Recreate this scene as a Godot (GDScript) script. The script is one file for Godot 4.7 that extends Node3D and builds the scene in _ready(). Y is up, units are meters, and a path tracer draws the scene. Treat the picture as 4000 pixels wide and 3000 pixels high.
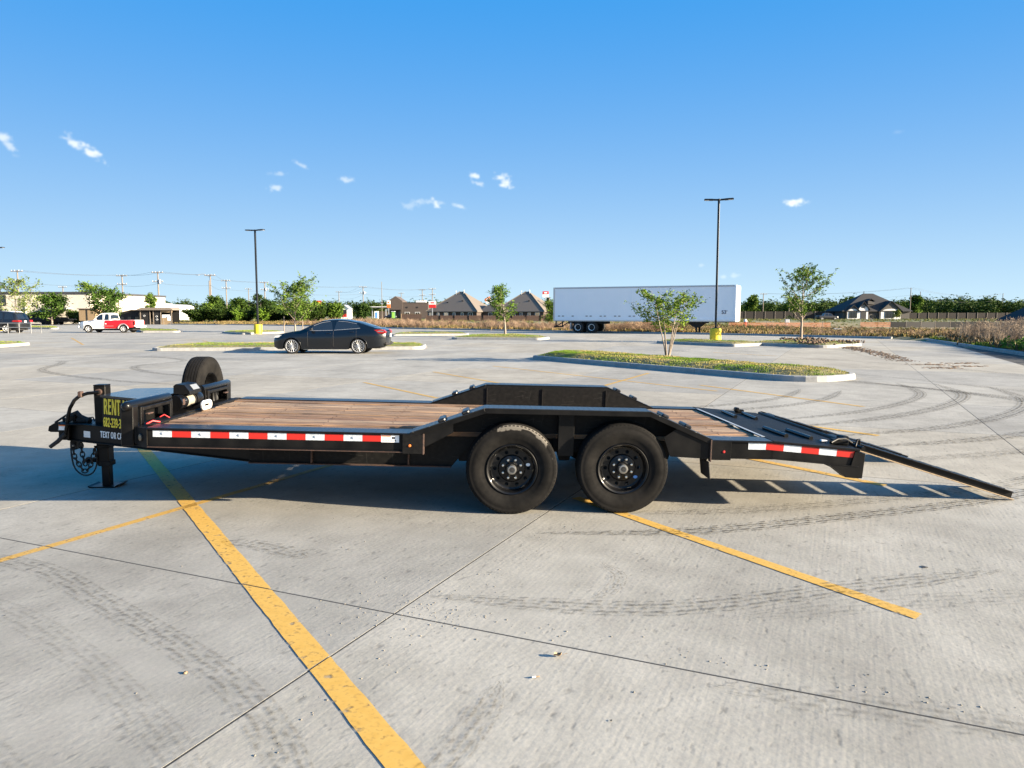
extends Node3D
# A car-hauling trailer on a concrete parking lot, late afternoon.
# World: camera above the origin looking to -z; metres; y up.

var rng := RandomNumberGenerator.new()
var M := {}                                   # materials
const U := Vector2(0.9135, 0.4067)            # the lot's joint grid, as (x, z)
const V := Vector2(0.4067, -0.9135)
var lot_outline := PackedVector2Array([Vector2(8.35, 9.0), Vector2(26.6, -48.0), Vector2(26.0, -51.0), Vector2(18.5, -60.0), Vector2(4.0, -71.5), Vector2(-11.7, -85.0), Vector2(-24.7, -101.0), Vector2(-39.0, -113.0), Vector2(-54.0, -120.0), Vector2(-71.0, -129.0), Vector2(-110.0, -145.0), Vector2(-118.0, -20.0), Vector2(-45.0, 14.0)])

# ------------------------------------------------------------------ mesh builder
class MB:
	var P := PackedVector3Array()
	var N := PackedVector3Array()
	var T := PackedVector2Array()
	var C := PackedColorArray()
	var X := Transform3D.IDENTITY
	var col := Color.WHITE
	func v(p: Vector3, n: Vector3, t: Vector2) -> void:
		P.append(X * p)
		N.append((X.basis * n).normalized())
		T.append(t)
		C.append(col)
	func tri3(a: Vector3, b: Vector3, c: Vector3, na: Vector3, nb: Vector3, nc: Vector3, ta := Vector2.ZERO, tb := Vector2.ZERO, tc := Vector2.ZERO) -> void:
		# corners run counter-clockwise seen from the front; Godot wants them clockwise
		v(a, na, ta)
		v(c, nc, tc)
		v(b, nb, tb)
	func tri(a: Vector3, b: Vector3, c: Vector3) -> void:
		var n := (b - a).cross(c - a).normalized()
		tri3(a, b, c, n, n, n)
	func quad(a: Vector3, b: Vector3, c: Vector3, d: Vector3, t := Rect2(0, 0, 1, 1)) -> void:
		var n := (c - a).cross(d - b).normalized()
		var e := t.position
		var f := t.end
		tri3(a, b, c, n, n, n, e, Vector2(f.x, e.y), f)
		tri3(a, c, d, n, n, n, e, f, Vector2(e.x, f.y))
	func box(c: Vector3, s: Vector3, b := 0.0, basis := Basis.IDENTITY) -> void:
		var h := s * 0.5
		b = minf(b, minf(h.x, minf(h.y, h.z)) * 0.9)
		var ax := [basis.x, basis.y, basis.z]
		var hh := [h.x, h.y, h.z]
		for i in 3:
			var j := (i + 1) % 3
			var k := (i + 2) % 3
			for sg in [1.0, -1.0]:
				var o: Vector3 = c + ax[i] * (hh[i] * sg)
				var e: Vector3 = ax[j] * (hh[j] - b) * sg
				var f: Vector3 = ax[k] * (hh[k] - b)
				quad(o - e - f, o + e - f, o + e + f, o - e + f, Rect2(0, 0, hh[j] * 2.0, hh[k] * 2.0))
		if b <= 0.0:
			return
		for i in 3:
			var j := (i + 1) % 3
			var k := (i + 2) % 3
			for sj in [1.0, -1.0]:
				for sk in [1.0, -1.0]:
					var e: Vector3 = ax[i] * (hh[i] - b) * (sj * sk)
					var p: Vector3 = c + ax[j] * (hh[j] * sj) + ax[k] * ((hh[k] - b) * sk)
					var q: Vector3 = c + ax[j] * ((hh[j] - b) * sj) + ax[k] * (hh[k] * sk)
					quad(p + e, p - e, q - e, q + e)
		for sx in [1.0, -1.0]:
			for sy in [1.0, -1.0]:
				for sz in [1.0, -1.0]:
					var p := c + basis * Vector3(h.x * sx, (h.y - b) * sy, (h.z - b) * sz)
					var q := c + basis * Vector3((h.x - b) * sx, h.y * sy, (h.z - b) * sz)
					var r := c + basis * Vector3((h.x - b) * sx, (h.y - b) * sy, h.z * sz)
					if sx * sy * sz > 0:
						tri(p, q, r)
					else:
						tri(p, r, q)
	func beam(a: Vector3, b: Vector3, w: float, h: float, bev := 0.0, up := Vector3.UP) -> void:
		# a bar from a to b; h along «up», w across
		var x := (b - a).normalized()
		var z := x.cross(up).normalized()
		var y := z.cross(x)
		box((a + b) * 0.5, Vector3(a.distance_to(b), h, w), bev, Basis(x, y, z))
	func tube(pts: Array, r0: float, sides := 8, r1 := -1.0, caps := true) -> void:
		if r1 < 0.0:
			r1 = r0
		var n := pts.size()
		var ref := Vector3.UP
		var rings := []
		var norms := []
		for i in n:
			var d: Vector3 = ((pts[mini(i + 1, n - 1)] as Vector3) - (pts[maxi(i - 1, 0)] as Vector3)).normalized()
			if absf(d.dot(ref)) > 0.95:
				ref = Vector3.RIGHT if absf(d.x) < 0.9 else Vector3.FORWARD
			var s := d.cross(ref).normalized()
			var t := s.cross(d)
			ref = t
			var r := lerpf(r0, r1, i / float(n - 1))
			var ring := PackedVector3Array()
			var nn := PackedVector3Array()
			for k in sides:
				var a := TAU * k / sides
				var o := s * cos(a) + t * sin(a)
				ring.append((pts[i] as Vector3) + o * r)
				nn.append(o)
			rings.append(ring)
			norms.append(nn)
		for i in n - 1:
			for k in sides:
				var l := (k + 1) % sides
				var a: Vector3 = rings[i][k]
				var b: Vector3 = rings[i][l]
				var c: Vector3 = rings[i + 1][l]
				var d: Vector3 = rings[i + 1][k]
				tri3(a, c, b, norms[i][k], norms[i + 1][l], norms[i][l])
				tri3(a, d, c, norms[i][k], norms[i + 1][k], norms[i + 1][l])
		if caps and r1 > 0.002:
			for k in range(1, sides - 1):
				tri(rings[0][0], rings[0][k], rings[0][k + 1])
				tri(rings[n - 1][0], rings[n - 1][k + 1], rings[n - 1][k])
	func lathe(prof: Array, seg: int, tr: Transform3D, smooth := true) -> void:
		# prof: Vector2(radius, height along the axis y of tr), from one end to the other
		var keep := X
		X = X * tr
		var m := prof.size()
		var nr := []
		for i in m - 1:
			var d: Vector2 = prof[i + 1] - prof[i]
			nr.append(Vector2(d.y, -d.x).normalized())
		for i in m - 1:
			var n0: Vector2 = nr[i]
			var n1: Vector2 = nr[i]
			if smooth:
				if i > 0 and n0.dot(nr[i - 1]) > 0.6:
					n0 = (n0 + (nr[i - 1] as Vector2)).normalized()
				if i < m - 2 and n1.dot(nr[i + 1]) > 0.6:
					n1 = (n1 + (nr[i + 1] as Vector2)).normalized()
			for k in seg:
				var a := TAU * k / seg
				var b := TAU * (k + 1) / seg
				var pa: Vector2 = prof[i]
				var pb: Vector2 = prof[i + 1]
				var ca := Vector3(cos(a), 0, -sin(a))
				var cb := Vector3(cos(b), 0, -sin(b))
				var y := Vector3.UP
				var u0 := k / float(seg)
				var u1 := (k + 1) / float(seg)
				var w0 := i / float(m - 1)
				var w1 := (i + 1) / float(m - 1)
				if pa.x > 1e-5:
					tri3(ca * pa.x + y * pa.y, cb * pa.x + y * pa.y, cb * pb.x + y * pb.y, ca * n0.x + y * n0.y, cb * n0.x + y * n0.y, cb * n1.x + y * n1.y, Vector2(u0, w0), Vector2(u1, w0), Vector2(u1, w1))
				if pb.x > 1e-5:
					tri3(ca * pa.x + y * pa.y, cb * pb.x + y * pb.y, ca * pb.x + y * pb.y, ca * n0.x + y * n0.y, cb * n1.x + y * n1.y, ca * n1.x + y * n1.y, Vector2(u0, w0), Vector2(u1, w1), Vector2(u0, w1))
		X = keep
	func prism(poly: PackedVector2Array, z0: float, z1: float, tr := Transform3D.IDENTITY) -> void:
		# a polygon in x, y pushed from z0 to z1
		var keep := X
		X = X * tr
		var ar := 0.0
		for i in poly.size():
			ar += poly[i].cross(poly[(i + 1) % poly.size()])
		if ar < 0.0:
			poly = poly.duplicate()
			poly.reverse()
		var idx := Geometry2D.triangulate_polygon(poly)
		for i in range(0, idx.size(), 3):
			var a := poly[idx[i]]
			var b := poly[idx[i + 1]]
			var c := poly[idx[i + 2]]
			if (b - a).cross(c - a) < 0.0:
				var s := b
				b = c
				c = s
			var f := Vector3(0, 0, 1)
			tri3(Vector3(a.x, a.y, z1), Vector3(b.x, b.y, z1), Vector3(c.x, c.y, z1), f, f, f, a, b, c)
			tri3(Vector3(a.x, a.y, z0), Vector3(c.x, c.y, z0), Vector3(b.x, b.y, z0), -f, -f, -f, a, c, b)
		var run := 0.0
		for i in poly.size():
			var a := poly[i]
			var b := poly[(i + 1) % poly.size()]
			var l := a.distance_to(b)
			quad(Vector3(a.x, a.y, z1), Vector3(a.x, a.y, z0), Vector3(b.x, b.y, z0), Vector3(b.x, b.y, z1), Rect2(0, run, z1 - z0, l))
			run += l
		X = keep
	func grid(g: Array, flip := false) -> void:
		# g[i][j]: points; smooth normals from the neighbours
		var ni := g.size()
		var nj: int = g[0].size()
		var nn := []
		for i in ni:
			var row := PackedVector3Array()
			for j in nj:
				var du: Vector3 = (g[mini(i + 1, ni - 1)][j] as Vector3) - (g[maxi(i - 1, 0)][j] as Vector3)
				var dv: Vector3 = (g[i][mini(j + 1, nj - 1)] as Vector3) - (g[i][maxi(j - 1, 0)] as Vector3)
				var n := du.cross(dv).normalized()
				row.append(-n if flip else n)
			nn.append(row)
		for i in ni - 1:
			for j in nj - 1:
				var a: Vector3 = g[i][j]
				var b: Vector3 = g[i + 1][j]
				var c: Vector3 = g[i + 1][j + 1]
				var d: Vector3 = g[i][j + 1]
				var ta := Vector2(i / float(ni - 1), j / float(nj - 1))
				var tc := Vector2((i + 1) / float(ni - 1), (j + 1) / float(nj - 1))
				var tb := Vector2(tc.x, ta.y)
				var td := Vector2(ta.x, tc.y)
				if flip:
					tri3(a, c, b, nn[i][j], nn[i + 1][j + 1], nn[i + 1][j], ta, tc, tb)
					tri3(a, d, c, nn[i][j], nn[i][j + 1], nn[i + 1][j + 1], ta, td, tc)
				else:
					tri3(a, b, c, nn[i][j], nn[i + 1][j], nn[i + 1][j + 1], ta, tb, tc)
					tri3(a, c, d, nn[i][j], nn[i + 1][j + 1], nn[i][j + 1], ta, tc, td)
	func mesh() -> ArrayMesh:
		var arr := []
		arr.resize(Mesh.ARRAY_MAX)
		arr[Mesh.ARRAY_VERTEX] = P
		arr[Mesh.ARRAY_NORMAL] = N
		arr[Mesh.ARRAY_TEX_UV] = T
		arr[Mesh.ARRAY_COLOR] = C
		var m := ArrayMesh.new()
		m.add_surface_from_arrays(Mesh.PRIMITIVE_TRIANGLES, arr)
		return m

# ------------------------------------------------------------------ naming and parenting
func thing(called: String, label: String, category: String, at := Vector3.ZERO, turn := 0.0, group := "") -> Node3D:
	var o := Node3D.new()
	o.name = called
	add_child(o, true)
	o.position = at
	o.rotation.y = turn
	tag(o, label, category, group)
	return o

func tag(o: Node, label: String, category: String, group := "", kind := "") -> void:
	if label:
		o.set_meta("label", label)
	if category:
		o.set_meta("category", category)
	if group:
		o.set_meta("group", group)
	if kind:
		o.set_meta("kind", kind)

func part(under: Node, called: String, shape: Variant, mat: Material, xf := Transform3D.IDENTITY, label := "") -> MeshInstance3D:
	var o := MeshInstance3D.new()
	o.name = called
	o.mesh = shape.mesh() if shape is MB else shape
	o.material_override = mat
	o.transform = xf
	under.add_child(o, true)
	if label:
		o.set_meta("label", label)
	return o

func struct(called: String, label: String, shape: Variant, mat: Material) -> MeshInstance3D:
	var o := part(self, called, shape, mat)
	tag(o, label, called.replace("_", " "), "", "structure")
	return o

func many(under: Node, called: String, shape: Mesh, mat: Material, places: Array, tints := []) -> MultiMeshInstance3D:
	var mm := MultiMesh.new()
	mm.transform_format = MultiMesh.TRANSFORM_3D
	mm.use_colors = tints.size() > 0
	mm.mesh = shape
	mm.instance_count = places.size()
	for i in places.size():
		mm.set_instance_transform(i, places[i])
		if tints.size():
			mm.set_instance_color(i, tints[i])
	var o := MultiMeshInstance3D.new()
	o.name = called
	o.multimesh = mm
	o.material_override = mat
	under.add_child(o, true)
	o.set_meta("kind", "stuff")
	return o

func lin(r: float, g: float, b: float) -> Color:
	return Color(r, g, b).linear_to_srgb()

func bx(c: Vector3, s: Vector3, b := 0.0) -> MB:
	var m := MB.new()
	m.box(c, s, b)
	return m

func tb(pts: Array, r: float, sides := 8, r1 := -1.0) -> MB:
	var m := MB.new()
	m.tube(pts, r, sides, r1)
	return m

func pr(poly: Array, z0: float, z1: float) -> MB:
	var m := MB.new()
	m.prism(PackedVector2Array(poly), z0, z1)
	return m

# ------------------------------------------------------------------ textures
func noise(sd: int, freq: float, oct := 4, kind := FastNoiseLite.TYPE_SIMPLEX_SMOOTH) -> FastNoiseLite:
	var n := FastNoiseLite.new()
	n.seed = sd
	n.frequency = freq
	n.noise_type = kind
	n.fractal_octaves = oct
	return n

func grey(sd: int, freq: float, w: int, h: int, tw := 0, th := 0, oct := 4) -> PackedByteArray:
	# seamless noise; stretched from w x h to tw x th
	var im := noise(sd, freq, oct).get_seamless_image(w, h, false, false, 0.15)
	if tw:
		im.resize(tw, th, Image.INTERPOLATE_CUBIC)
	if im.get_format() != Image.FORMAT_L8:
		im.convert(Image.FORMAT_L8)
	return im.get_data()

func ramp_bytes(lo: Color, hi: Color) -> Array:
	# lo, hi linear; returns 256 sRGB byte triples
	var out := []
	for i in 256:
		var c := lo.lerp(hi, i / 255.0).linear_to_srgb()
		out.append([int(clampf(c.r, 0, 1) * 255), int(clampf(c.g, 0, 1) * 255), int(clampf(c.b, 0, 1) * 255)])
	return out

func image_from(val: PackedByteArray, w: int, h: int, lo: Color, hi: Color) -> Image:
	var rb := ramp_bytes(lo, hi)
	var d := PackedByteArray()
	d.resize(w * h * 3)
	var k := 0
	for i in w * h:
		var c: Array = rb[val[i]]
		d[k] = c[0]
		d[k + 1] = c[1]
		d[k + 2] = c[2]
		k += 3
	return Image.create_from_data(w, h, false, Image.FORMAT_RGB8, d)

func tex(im: Image) -> ImageTexture:
	im.generate_mipmaps()
	return ImageTexture.create_from_image(im)

func mat(c: Color, rough := 0.6, metal := 0.0, spec := 0.5) -> StandardMaterial3D:
	# c: linear base colour
	var m := StandardMaterial3D.new()
	m.albedo_color = c.linear_to_srgb()
	m.roughness = rough
	m.metallic = metal
	m.metallic_specular = spec
	return m

func grained(lo: Color, hi: Color, sd: int, freq: float, scale: float, rough := 0.7, w := 256, h := 256, tw := 0, th := 0) -> StandardMaterial3D:
	# colour noise wrapped over the object's own axes
	var m := StandardMaterial3D.new()
	var W := tw if tw else w
	var H := th if th else h
	m.albedo_texture = tex(image_from(grey(sd, freq, w, h, tw, th), W, H, lo, hi))
	m.uv1_triplanar = true
	m.uv1_scale = Vector3.ONE * scale
	m.roughness = rough
	return m

func leafy(c: Color, back := 0.5) -> StandardMaterial3D:
	var m := mat(c, 0.55)
	m.vertex_color_use_as_albedo = true
	m.cull_mode = BaseMaterial3D.CULL_DISABLED
	m.backlight_enabled = true
	m.backlight = Color(c.r * 1.1, c.g * 1.3, c.b * 0.6).linear_to_srgb() * back
	return m

func make_materials() -> void:
	# --- concrete: broom strokes along the v of the lot's grid, mottles, dark pits
	var S := 1024
	var fine := grey(11, 0.09, S, S, 0, 0, 3)
	var blot := grey(12, 0.012, S, S, 0, 0, 4)
	var broom := grey(13, 0.11, S, 48, S, S, 3)
	var pit := grey(14, 0.05, S, 512, S, S, 3)
	var val := PackedByteArray()
	val.resize(S * S)
	var hgt := PackedByteArray()
	hgt.resize(S * S)
	for i in S * S:
		var f := fine[i] - 128
		var g := broom[i] - 128
		var p := pit[i]
		var x := 140 + ((blot[i] - 128) * 24 + f * 20 + g * 11) / 128
		var y := 150 + (f * 46 + g * 30) / 128
		if p > 178:
			x -= (p - 178) * 3 / 2
			y -= (p - 178)
		elif p < 62:
			x += (62 - p) / 2
		val[i] = clampi(x, 0, 255)
		hgt[i] = clampi(y, 0, 255)
	var conc := tex(image_from(val, S, S, Color(0.145, 0.139, 0.122), Color(0.50, 0.476, 0.418)))
	var hi := Image.create_from_data(S, S, false, Image.FORMAT_L8, hgt)
	hi.convert(Image.FORMAT_RGB8)
	hi.bump_map_to_normal_map(2.0)
	var nrm := tex(hi)
	# wide stains: soil film and water marks
	var big := grey(15, 0.02, 512, 512, 0, 0, 5)
	var swirl := grey(16, 0.02, 512, 160, 512, 512, 4)
	var dash := grey(17, 0.07, 512, 512, 0, 0, 3)
	var wide := PackedByteArray()
	wide.resize(512 * 512)
	for i in 512 * 512:
		wide[i] = clampi(160 + ((big[i] - 128) * 100 + (swirl[i] - 128) * 90 + (dash[i] - 128) * 66) / 128, 0, 255)
	var stain := tex(image_from(wide, 512, 512, Color(0.66, 0.655, 0.645), Color(1.06, 1.05, 1.02).clamp()))
	for k in 3:
		var m := StandardMaterial3D.new()
		m.albedo_color = [Color(0.985, 0.98, 0.97), Color(0.925, 0.925, 0.925), Color(1.0, 0.98, 0.945)][k]
		m.albedo_texture = conc
		m.normal_enabled = true
		m.normal_texture = nrm
		m.normal_scale = 0.3
		m.roughness = 0.88
		m.detail_enabled = true
		m.detail_albedo = stain
		m.detail_blend_mode = BaseMaterial3D.BLEND_MODE_MUL
		m.detail_uv_layer = BaseMaterial3D.DETAIL_UV_2
		M["concrete%d" % k] = m
	M.joint = mat(Color(0.035, 0.033, 0.03), 0.95)
	M.kerb = grained(Color(0.20, 0.197, 0.187), Color(0.38, 0.372, 0.35), 21, 0.03, 0.5, 0.85)
	# --- yellow paint with wear
	var wear := grey(22, 0.05, 256, 256, 0, 0, 4)
	var grit := grey(122, 0.11, 256, 256, 0, 0, 3)
	var im := Image.create_empty(256, 256, false, Image.FORMAT_RGBA8)
	for y in 256:
		for x in 256:
			var w := wear[y * 256 + x] / 255.0
			var c := Color(0.50, 0.29, 0.05).lerp(Color(0.58, 0.35, 0.075), w).linear_to_srgb()
			var grime := clampf((grit[y * 256 + x] / 255.0 - 0.62) * 2.6, 0, 1)
			c = c.lerp(Color(0.30, 0.24, 0.15), grime * 0.3)
			c.a = clampf(1.02 - (w - 0.62) * 3.2 - grime * 0.25, 0.22, 0.96)
			im.set_pixel(x, y, c)
	M.yellow = StandardMaterial3D.new()
	M.yellow.albedo_texture = tex(im)
	M.yellow.transparency = BaseMaterial3D.TRANSPARENCY_ALPHA
	M.yellow.roughness = 0.75
	M.faded = M.yellow.duplicate()
	M.faded.albedo_color = Color(1, 1, 1, 0.82)
	# --- rubber left by tyres: ribs along, tread blocks across
	for k in 2:
		var rb := grey(23 + k, 0.03, 256, 256, 0, 0, 4)
		var ti := Image.create_empty(128, 256, false, Image.FORMAT_RGBA8)
		for y in 256:
			for x in 128:
				var a := x / 127.0
				var rib := 0.55 + 0.45 * sin(a * TAU * 4.5)
				var block := 1.0
				if k == 1:
					block = 0.74 + 0.26 * float(posmod(y + (x / 16) % 2 * 7 + rb[(x / 16) * 37 + 900] / 40, 16) < 8)
				var edge := smoothstep(0.0, 0.08, a) * smoothstep(1.0, 0.92, a)
				var n := clampf((rb[y * 256 + x] / 255.0 - 0.34) * 2.2, 0.0, 1.0)
				ti.set_pixel(x, y, Color(0.2, 0.195, 0.19, clampf(edge * rib * block * n * (0.85 if k == 0 else 1.0), 0, 1)))
		var tm := StandardMaterial3D.new()
		tm.albedo_texture = tex(ti)
		tm.transparency = BaseMaterial3D.TRANSPARENCY_ALPHA
		tm.roughness = 0.8
		M["rubber%d" % k] = tm
		for f in 3:
			var t2: StandardMaterial3D = tm.duplicate()
			t2.albedo_color = Color(1, 1, 1, ([0.85, 0.5, 0.3] if k == 0 else [0.65, 0.4, 0.22])[f])
			M["rubber%d%d" % [k, f]] = t2
	# --- trailer paint and metals
	M.black = grained(Color(0.0025, 0.0025, 0.0028), Color(0.010, 0.0095, 0.009), 31, 0.02, 0.9, 0.38)
	M.black.metallic_specular = 0.28
	M.dusty = grained(Color(0.004, 0.0038, 0.0036), Color(0.021, 0.019, 0.017), 32, 0.03, 1.2, 0.55)
	M.dusty.metallic_specular = 0.25
	var sim := image_from(grey(37, 0.03, 512, 512, 0, 0, 5), 512, 512, Color(0.004, 0.0038, 0.0036), Color(0.011, 0.0102, 0.0095))
	var sr := RandomNumberGenerator.new()
	sr.seed = 38
	for i in 70:
		var sp := Vector2(sr.randf() * 512.0, sr.randf() * 512.0)
		var sd := Vector2.from_angle(sr.randf_range(-0.25, 0.25) + (PI / 2 if i % 6 == 0 else 0.0))
		var tone := sr.randf_range(0.02, 0.06)
		for k in sr.randi_range(4, 70):
			var q := sp + sd * k
			sim.set_pixel(posmod(int(q.x), 512), posmod(int(q.y), 512), Color(tone, tone * 0.95, tone * 0.88).linear_to_srgb())
	M.scuffed = StandardMaterial3D.new()
	M.scuffed.albedo_texture = tex(sim)
	M.scuffed.uv1_triplanar = true
	M.scuffed.uv1_scale = Vector3.ONE * 1.1
	M.scuffed.roughness = 0.5
	M.scuffed.metallic_specular = 0.28
	M.gloss = mat(Color(0.002, 0.002, 0.0023), 0.12, 0.0, 0.3)
	M.gloss.clearcoat_enabled = true
	M.gloss.clearcoat = 0.35
	M.rusty = grained(Color(0.02, 0.014, 0.012), Color(0.09, 0.045, 0.03), 33, 0.05, 2.0, 0.75)
	M.rub = grained(Color(0.006, 0.0057, 0.0055), Color(0.02, 0.018, 0.016), 34, 0.05, 3.0, 0.78)
	M.worn = grained(Color(0.14, 0.09, 0.05), Color(0.36, 0.26, 0.15), 35, 0.05, 3.0, 0.6)
	M.chrome = mat(Color(0.62, 0.62, 0.6), 0.25, 1.0)
	M.steel = mat(Color(0.30, 0.29, 0.27), 0.4, 0.9)
	M.alu = mat(Color(0.72, 0.71, 0.68), 0.42, 0.25)
	M.rope = grained(Color(0.16, 0.145, 0.11), Color(0.34, 0.31, 0.25), 36, 0.2, 12.0, 0.9, 64, 64)
	M.plate = mat(Color(0.012, 0.0125, 0.014), 0.30)
	# diamond tread: lozenges in two directions
	var dp := Image.create_empty(128, 128, false, Image.FORMAT_RGB8)
	for y in 128:
		for x in 128:
			var h := 0.0
			for q in [Vector3(32, 32, 1), Vector3(96, 96, 1), Vector3(96, 32, -1), Vector3(32, 96, -1)]:
				var d := Vector2(x - q.x, y - q.y)
				var along: float = (d.x + d.y * q.z) * 0.7071
				var across: float = (d.x - d.y * q.z) * 0.7071
				h = maxf(h, clampf(1.6 - absf(along) / 16.0 - absf(across) / 5.5, 0, 1))
			dp.set_pixel(x, y, Color(h, h, h))
	dp.bump_map_to_normal_map(7.0)
	M.plate.normal_enabled = true
	M.plate.normal_texture = tex(dp)
	M.plate.normal_scale = 1.0
	M.plate.uv1_triplanar = true
	M.plate.uv1_scale = Vector3.ONE * 11.0
	M.dove = M.plate.duplicate()
	M.dove.albedo_color = Color(0.007, 0.0073, 0.008).linear_to_srgb()
	M.dove.roughness = 0.55
	M.dove.metallic_specular = 0.25
	# --- weathered planks
	for k in 4:
		var wb := grey(40 + k, 0.05, 512, 20, 512, 512, 4)
		var wf := grey(50 + k, 0.16, 512, 28, 512, 512, 3)
		var wk := grey(60 + k, 0.015, 256, 256, 512, 512, 3)
		var wv := PackedByteArray()
		wv.resize(512 * 512)
		for i in 512 * 512:
			var x := 128 + ((wb[i] - 128) * 150 + (wf[i] - 128) * 150 + (wk[i] - 128) * 60) / 128
			if wf[i] < 80:
				x -= (80 - wf[i]) * 3
			wv[i] = clampi(x, 0, 255)
		var lo: Color = [Color(0.05, 0.029, 0.019), Color(0.04, 0.024, 0.016), Color(0.06, 0.038, 0.026), Color(0.05, 0.026, 0.016)][k]
		var hi2: Color = [Color(0.40, 0.25, 0.142), Color(0.33, 0.192, 0.105), Color(0.46, 0.31, 0.19), Color(0.36, 0.192, 0.098)][k]
		var m := StandardMaterial3D.new()
		m.albedo_texture = tex(image_from(wv, 512, 512, lo, hi2))
		m.roughness = 0.85
		var wi := Image.create_from_data(512, 512, false, Image.FORMAT_L8, wv)
		wi.convert(Image.FORMAT_RGB8)
		wi.bump_map_to_normal_map(3.0)
		m.normal_enabled = true
		m.normal_texture = tex(wi)
		M["wood%d" % k] = m
	M.red_tape = mat(Color(0.42, 0.018, 0.012), 0.3)
	M.white_tape = grained(Color(0.36, 0.40, 0.44), Color(0.62, 0.65, 0.67), 71, 0.08, 4.0, 0.35, 64, 64)
	M.white = mat(Color(0.78, 0.78, 0.76), 0.5)
	M.sign_yellow = mat(Color(0.85, 0.62, 0.04), 0.5)
	M.orange = mat(Color(0.65, 0.16, 0.03), 0.5)
	M.red = mat(Color(0.45, 0.02, 0.02), 0.4)
	M.blue = mat(Color(0.10, 0.28, 0.62), 0.5)
	# --- plants and soil
	M.grass = leafy(Color(1, 1, 1), 0.0)
	M.grass.backlight_enabled = false
	M.leaf = leafy(Color(1, 1, 1), 0.0)
	M.leaf.metallic_specular = 0.15
	M.grass.metallic_specular = 0.15
	M.leaf.backlight = Color(0.42, 0.5, 0.2)
	M.bark = grained(Color(0.16, 0.125, 0.095), Color(0.36, 0.30, 0.24), 81, 0.05, 3.0, 0.9, 64, 256)
	M.bark_dark = grained(Color(0.05, 0.04, 0.032), Color(0.14, 0.115, 0.095), 82, 0.05, 3.0, 0.9, 64, 256)
	M.soil = grained(Color(0.07, 0.045, 0.028), Color(0.20, 0.135, 0.085), 83, 0.06, 1.0, 0.95)
	M.turf = grained(Color(0.055, 0.065, 0.02), Color(0.24, 0.20, 0.085), 84, 0.04, 0.45, 0.95)
	M.field = grained(Color(0.55, 0.55, 0.55), Color(1.0, 1.0, 1.0), 85, 0.05, 0.08, 0.95)
	M.field.vertex_color_use_as_albedo = true
	M.glass = mat(Color(0.012, 0.014, 0.016), 0.06)
	M.glass.metallic_specular = 0.7
	M.pole_wood = grained(Color(0.13, 0.105, 0.085), Color(0.26, 0.22, 0.18), 86, 0.05, 1.0, 0.9)
	M.wire = mat(Color(0.05, 0.05, 0.055), 0.6)
	M.galv = mat(Color(0.5, 0.51, 0.52), 0.45, 0.6)
	M.dark = mat(Color(0.012, 0.012, 0.013), 0.7)

# ------------------------------------------------------------------ camera, sky, sun
func make_light() -> void:
	var cam := Camera3D.new()
	cam.name = "camera"
	add_child(cam)
	cam.position = Vector3(0, 1.72, 0)
	cam.rotation.x = -0.09421
	cam.fov = 54.7
	cam.near = 0.1
	cam.far = 4000.0
	var env := Environment.new()
	env.background_mode = Environment.BG_SKY
	var sk := ProceduralSkyMaterial.new()
	sk.sky_top_color = lin(0.0, 0.073, 0.203)
	sk.sky_horizon_color = lin(0.158, 0.212, 0.240)
	sk.sky_curve = 0.12
	sk.ground_bottom_color = lin(0.10, 0.095, 0.085)
	sk.ground_horizon_color = lin(0.12, 0.12, 0.115)
	sk.sun_angle_max = 75.0
	sk.sun_curve = 0.3
	sk.sky_cover = clouds()
	var sky := Sky.new()
	sky.sky_material = sk
	env.sky = sky
	env.tonemap_mode = Environment.TONE_MAPPER_LINEAR
	env.tonemap_exposure = 4.25
	env.sdfgi_enabled = true
	env.ssao_enabled = true
	env.ssil_enabled = true
	var we := WorldEnvironment.new()
	we.name = "environment"
	we.environment = env
	add_child(we)
	# late sun, low on the right and a little on the camera's side
	var sun := DirectionalLight3D.new()
	sun.name = "sun"
	add_child(sun)
	var el := deg_to_rad(15.5)
	var az := deg_to_rad(16.0)
	var to_sun := Vector3(cos(el) * cos(az), sin(el), cos(el) * sin(az))
	sun.look_at_from_position(to_sun * 50.0, Vector3.ZERO)
	sun.light_energy = 1.5
	sun.light_color = Color(1.0, 0.935, 0.83)
	sun.light_angular_distance = 0.5
	sun.shadow_enabled = true

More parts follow.
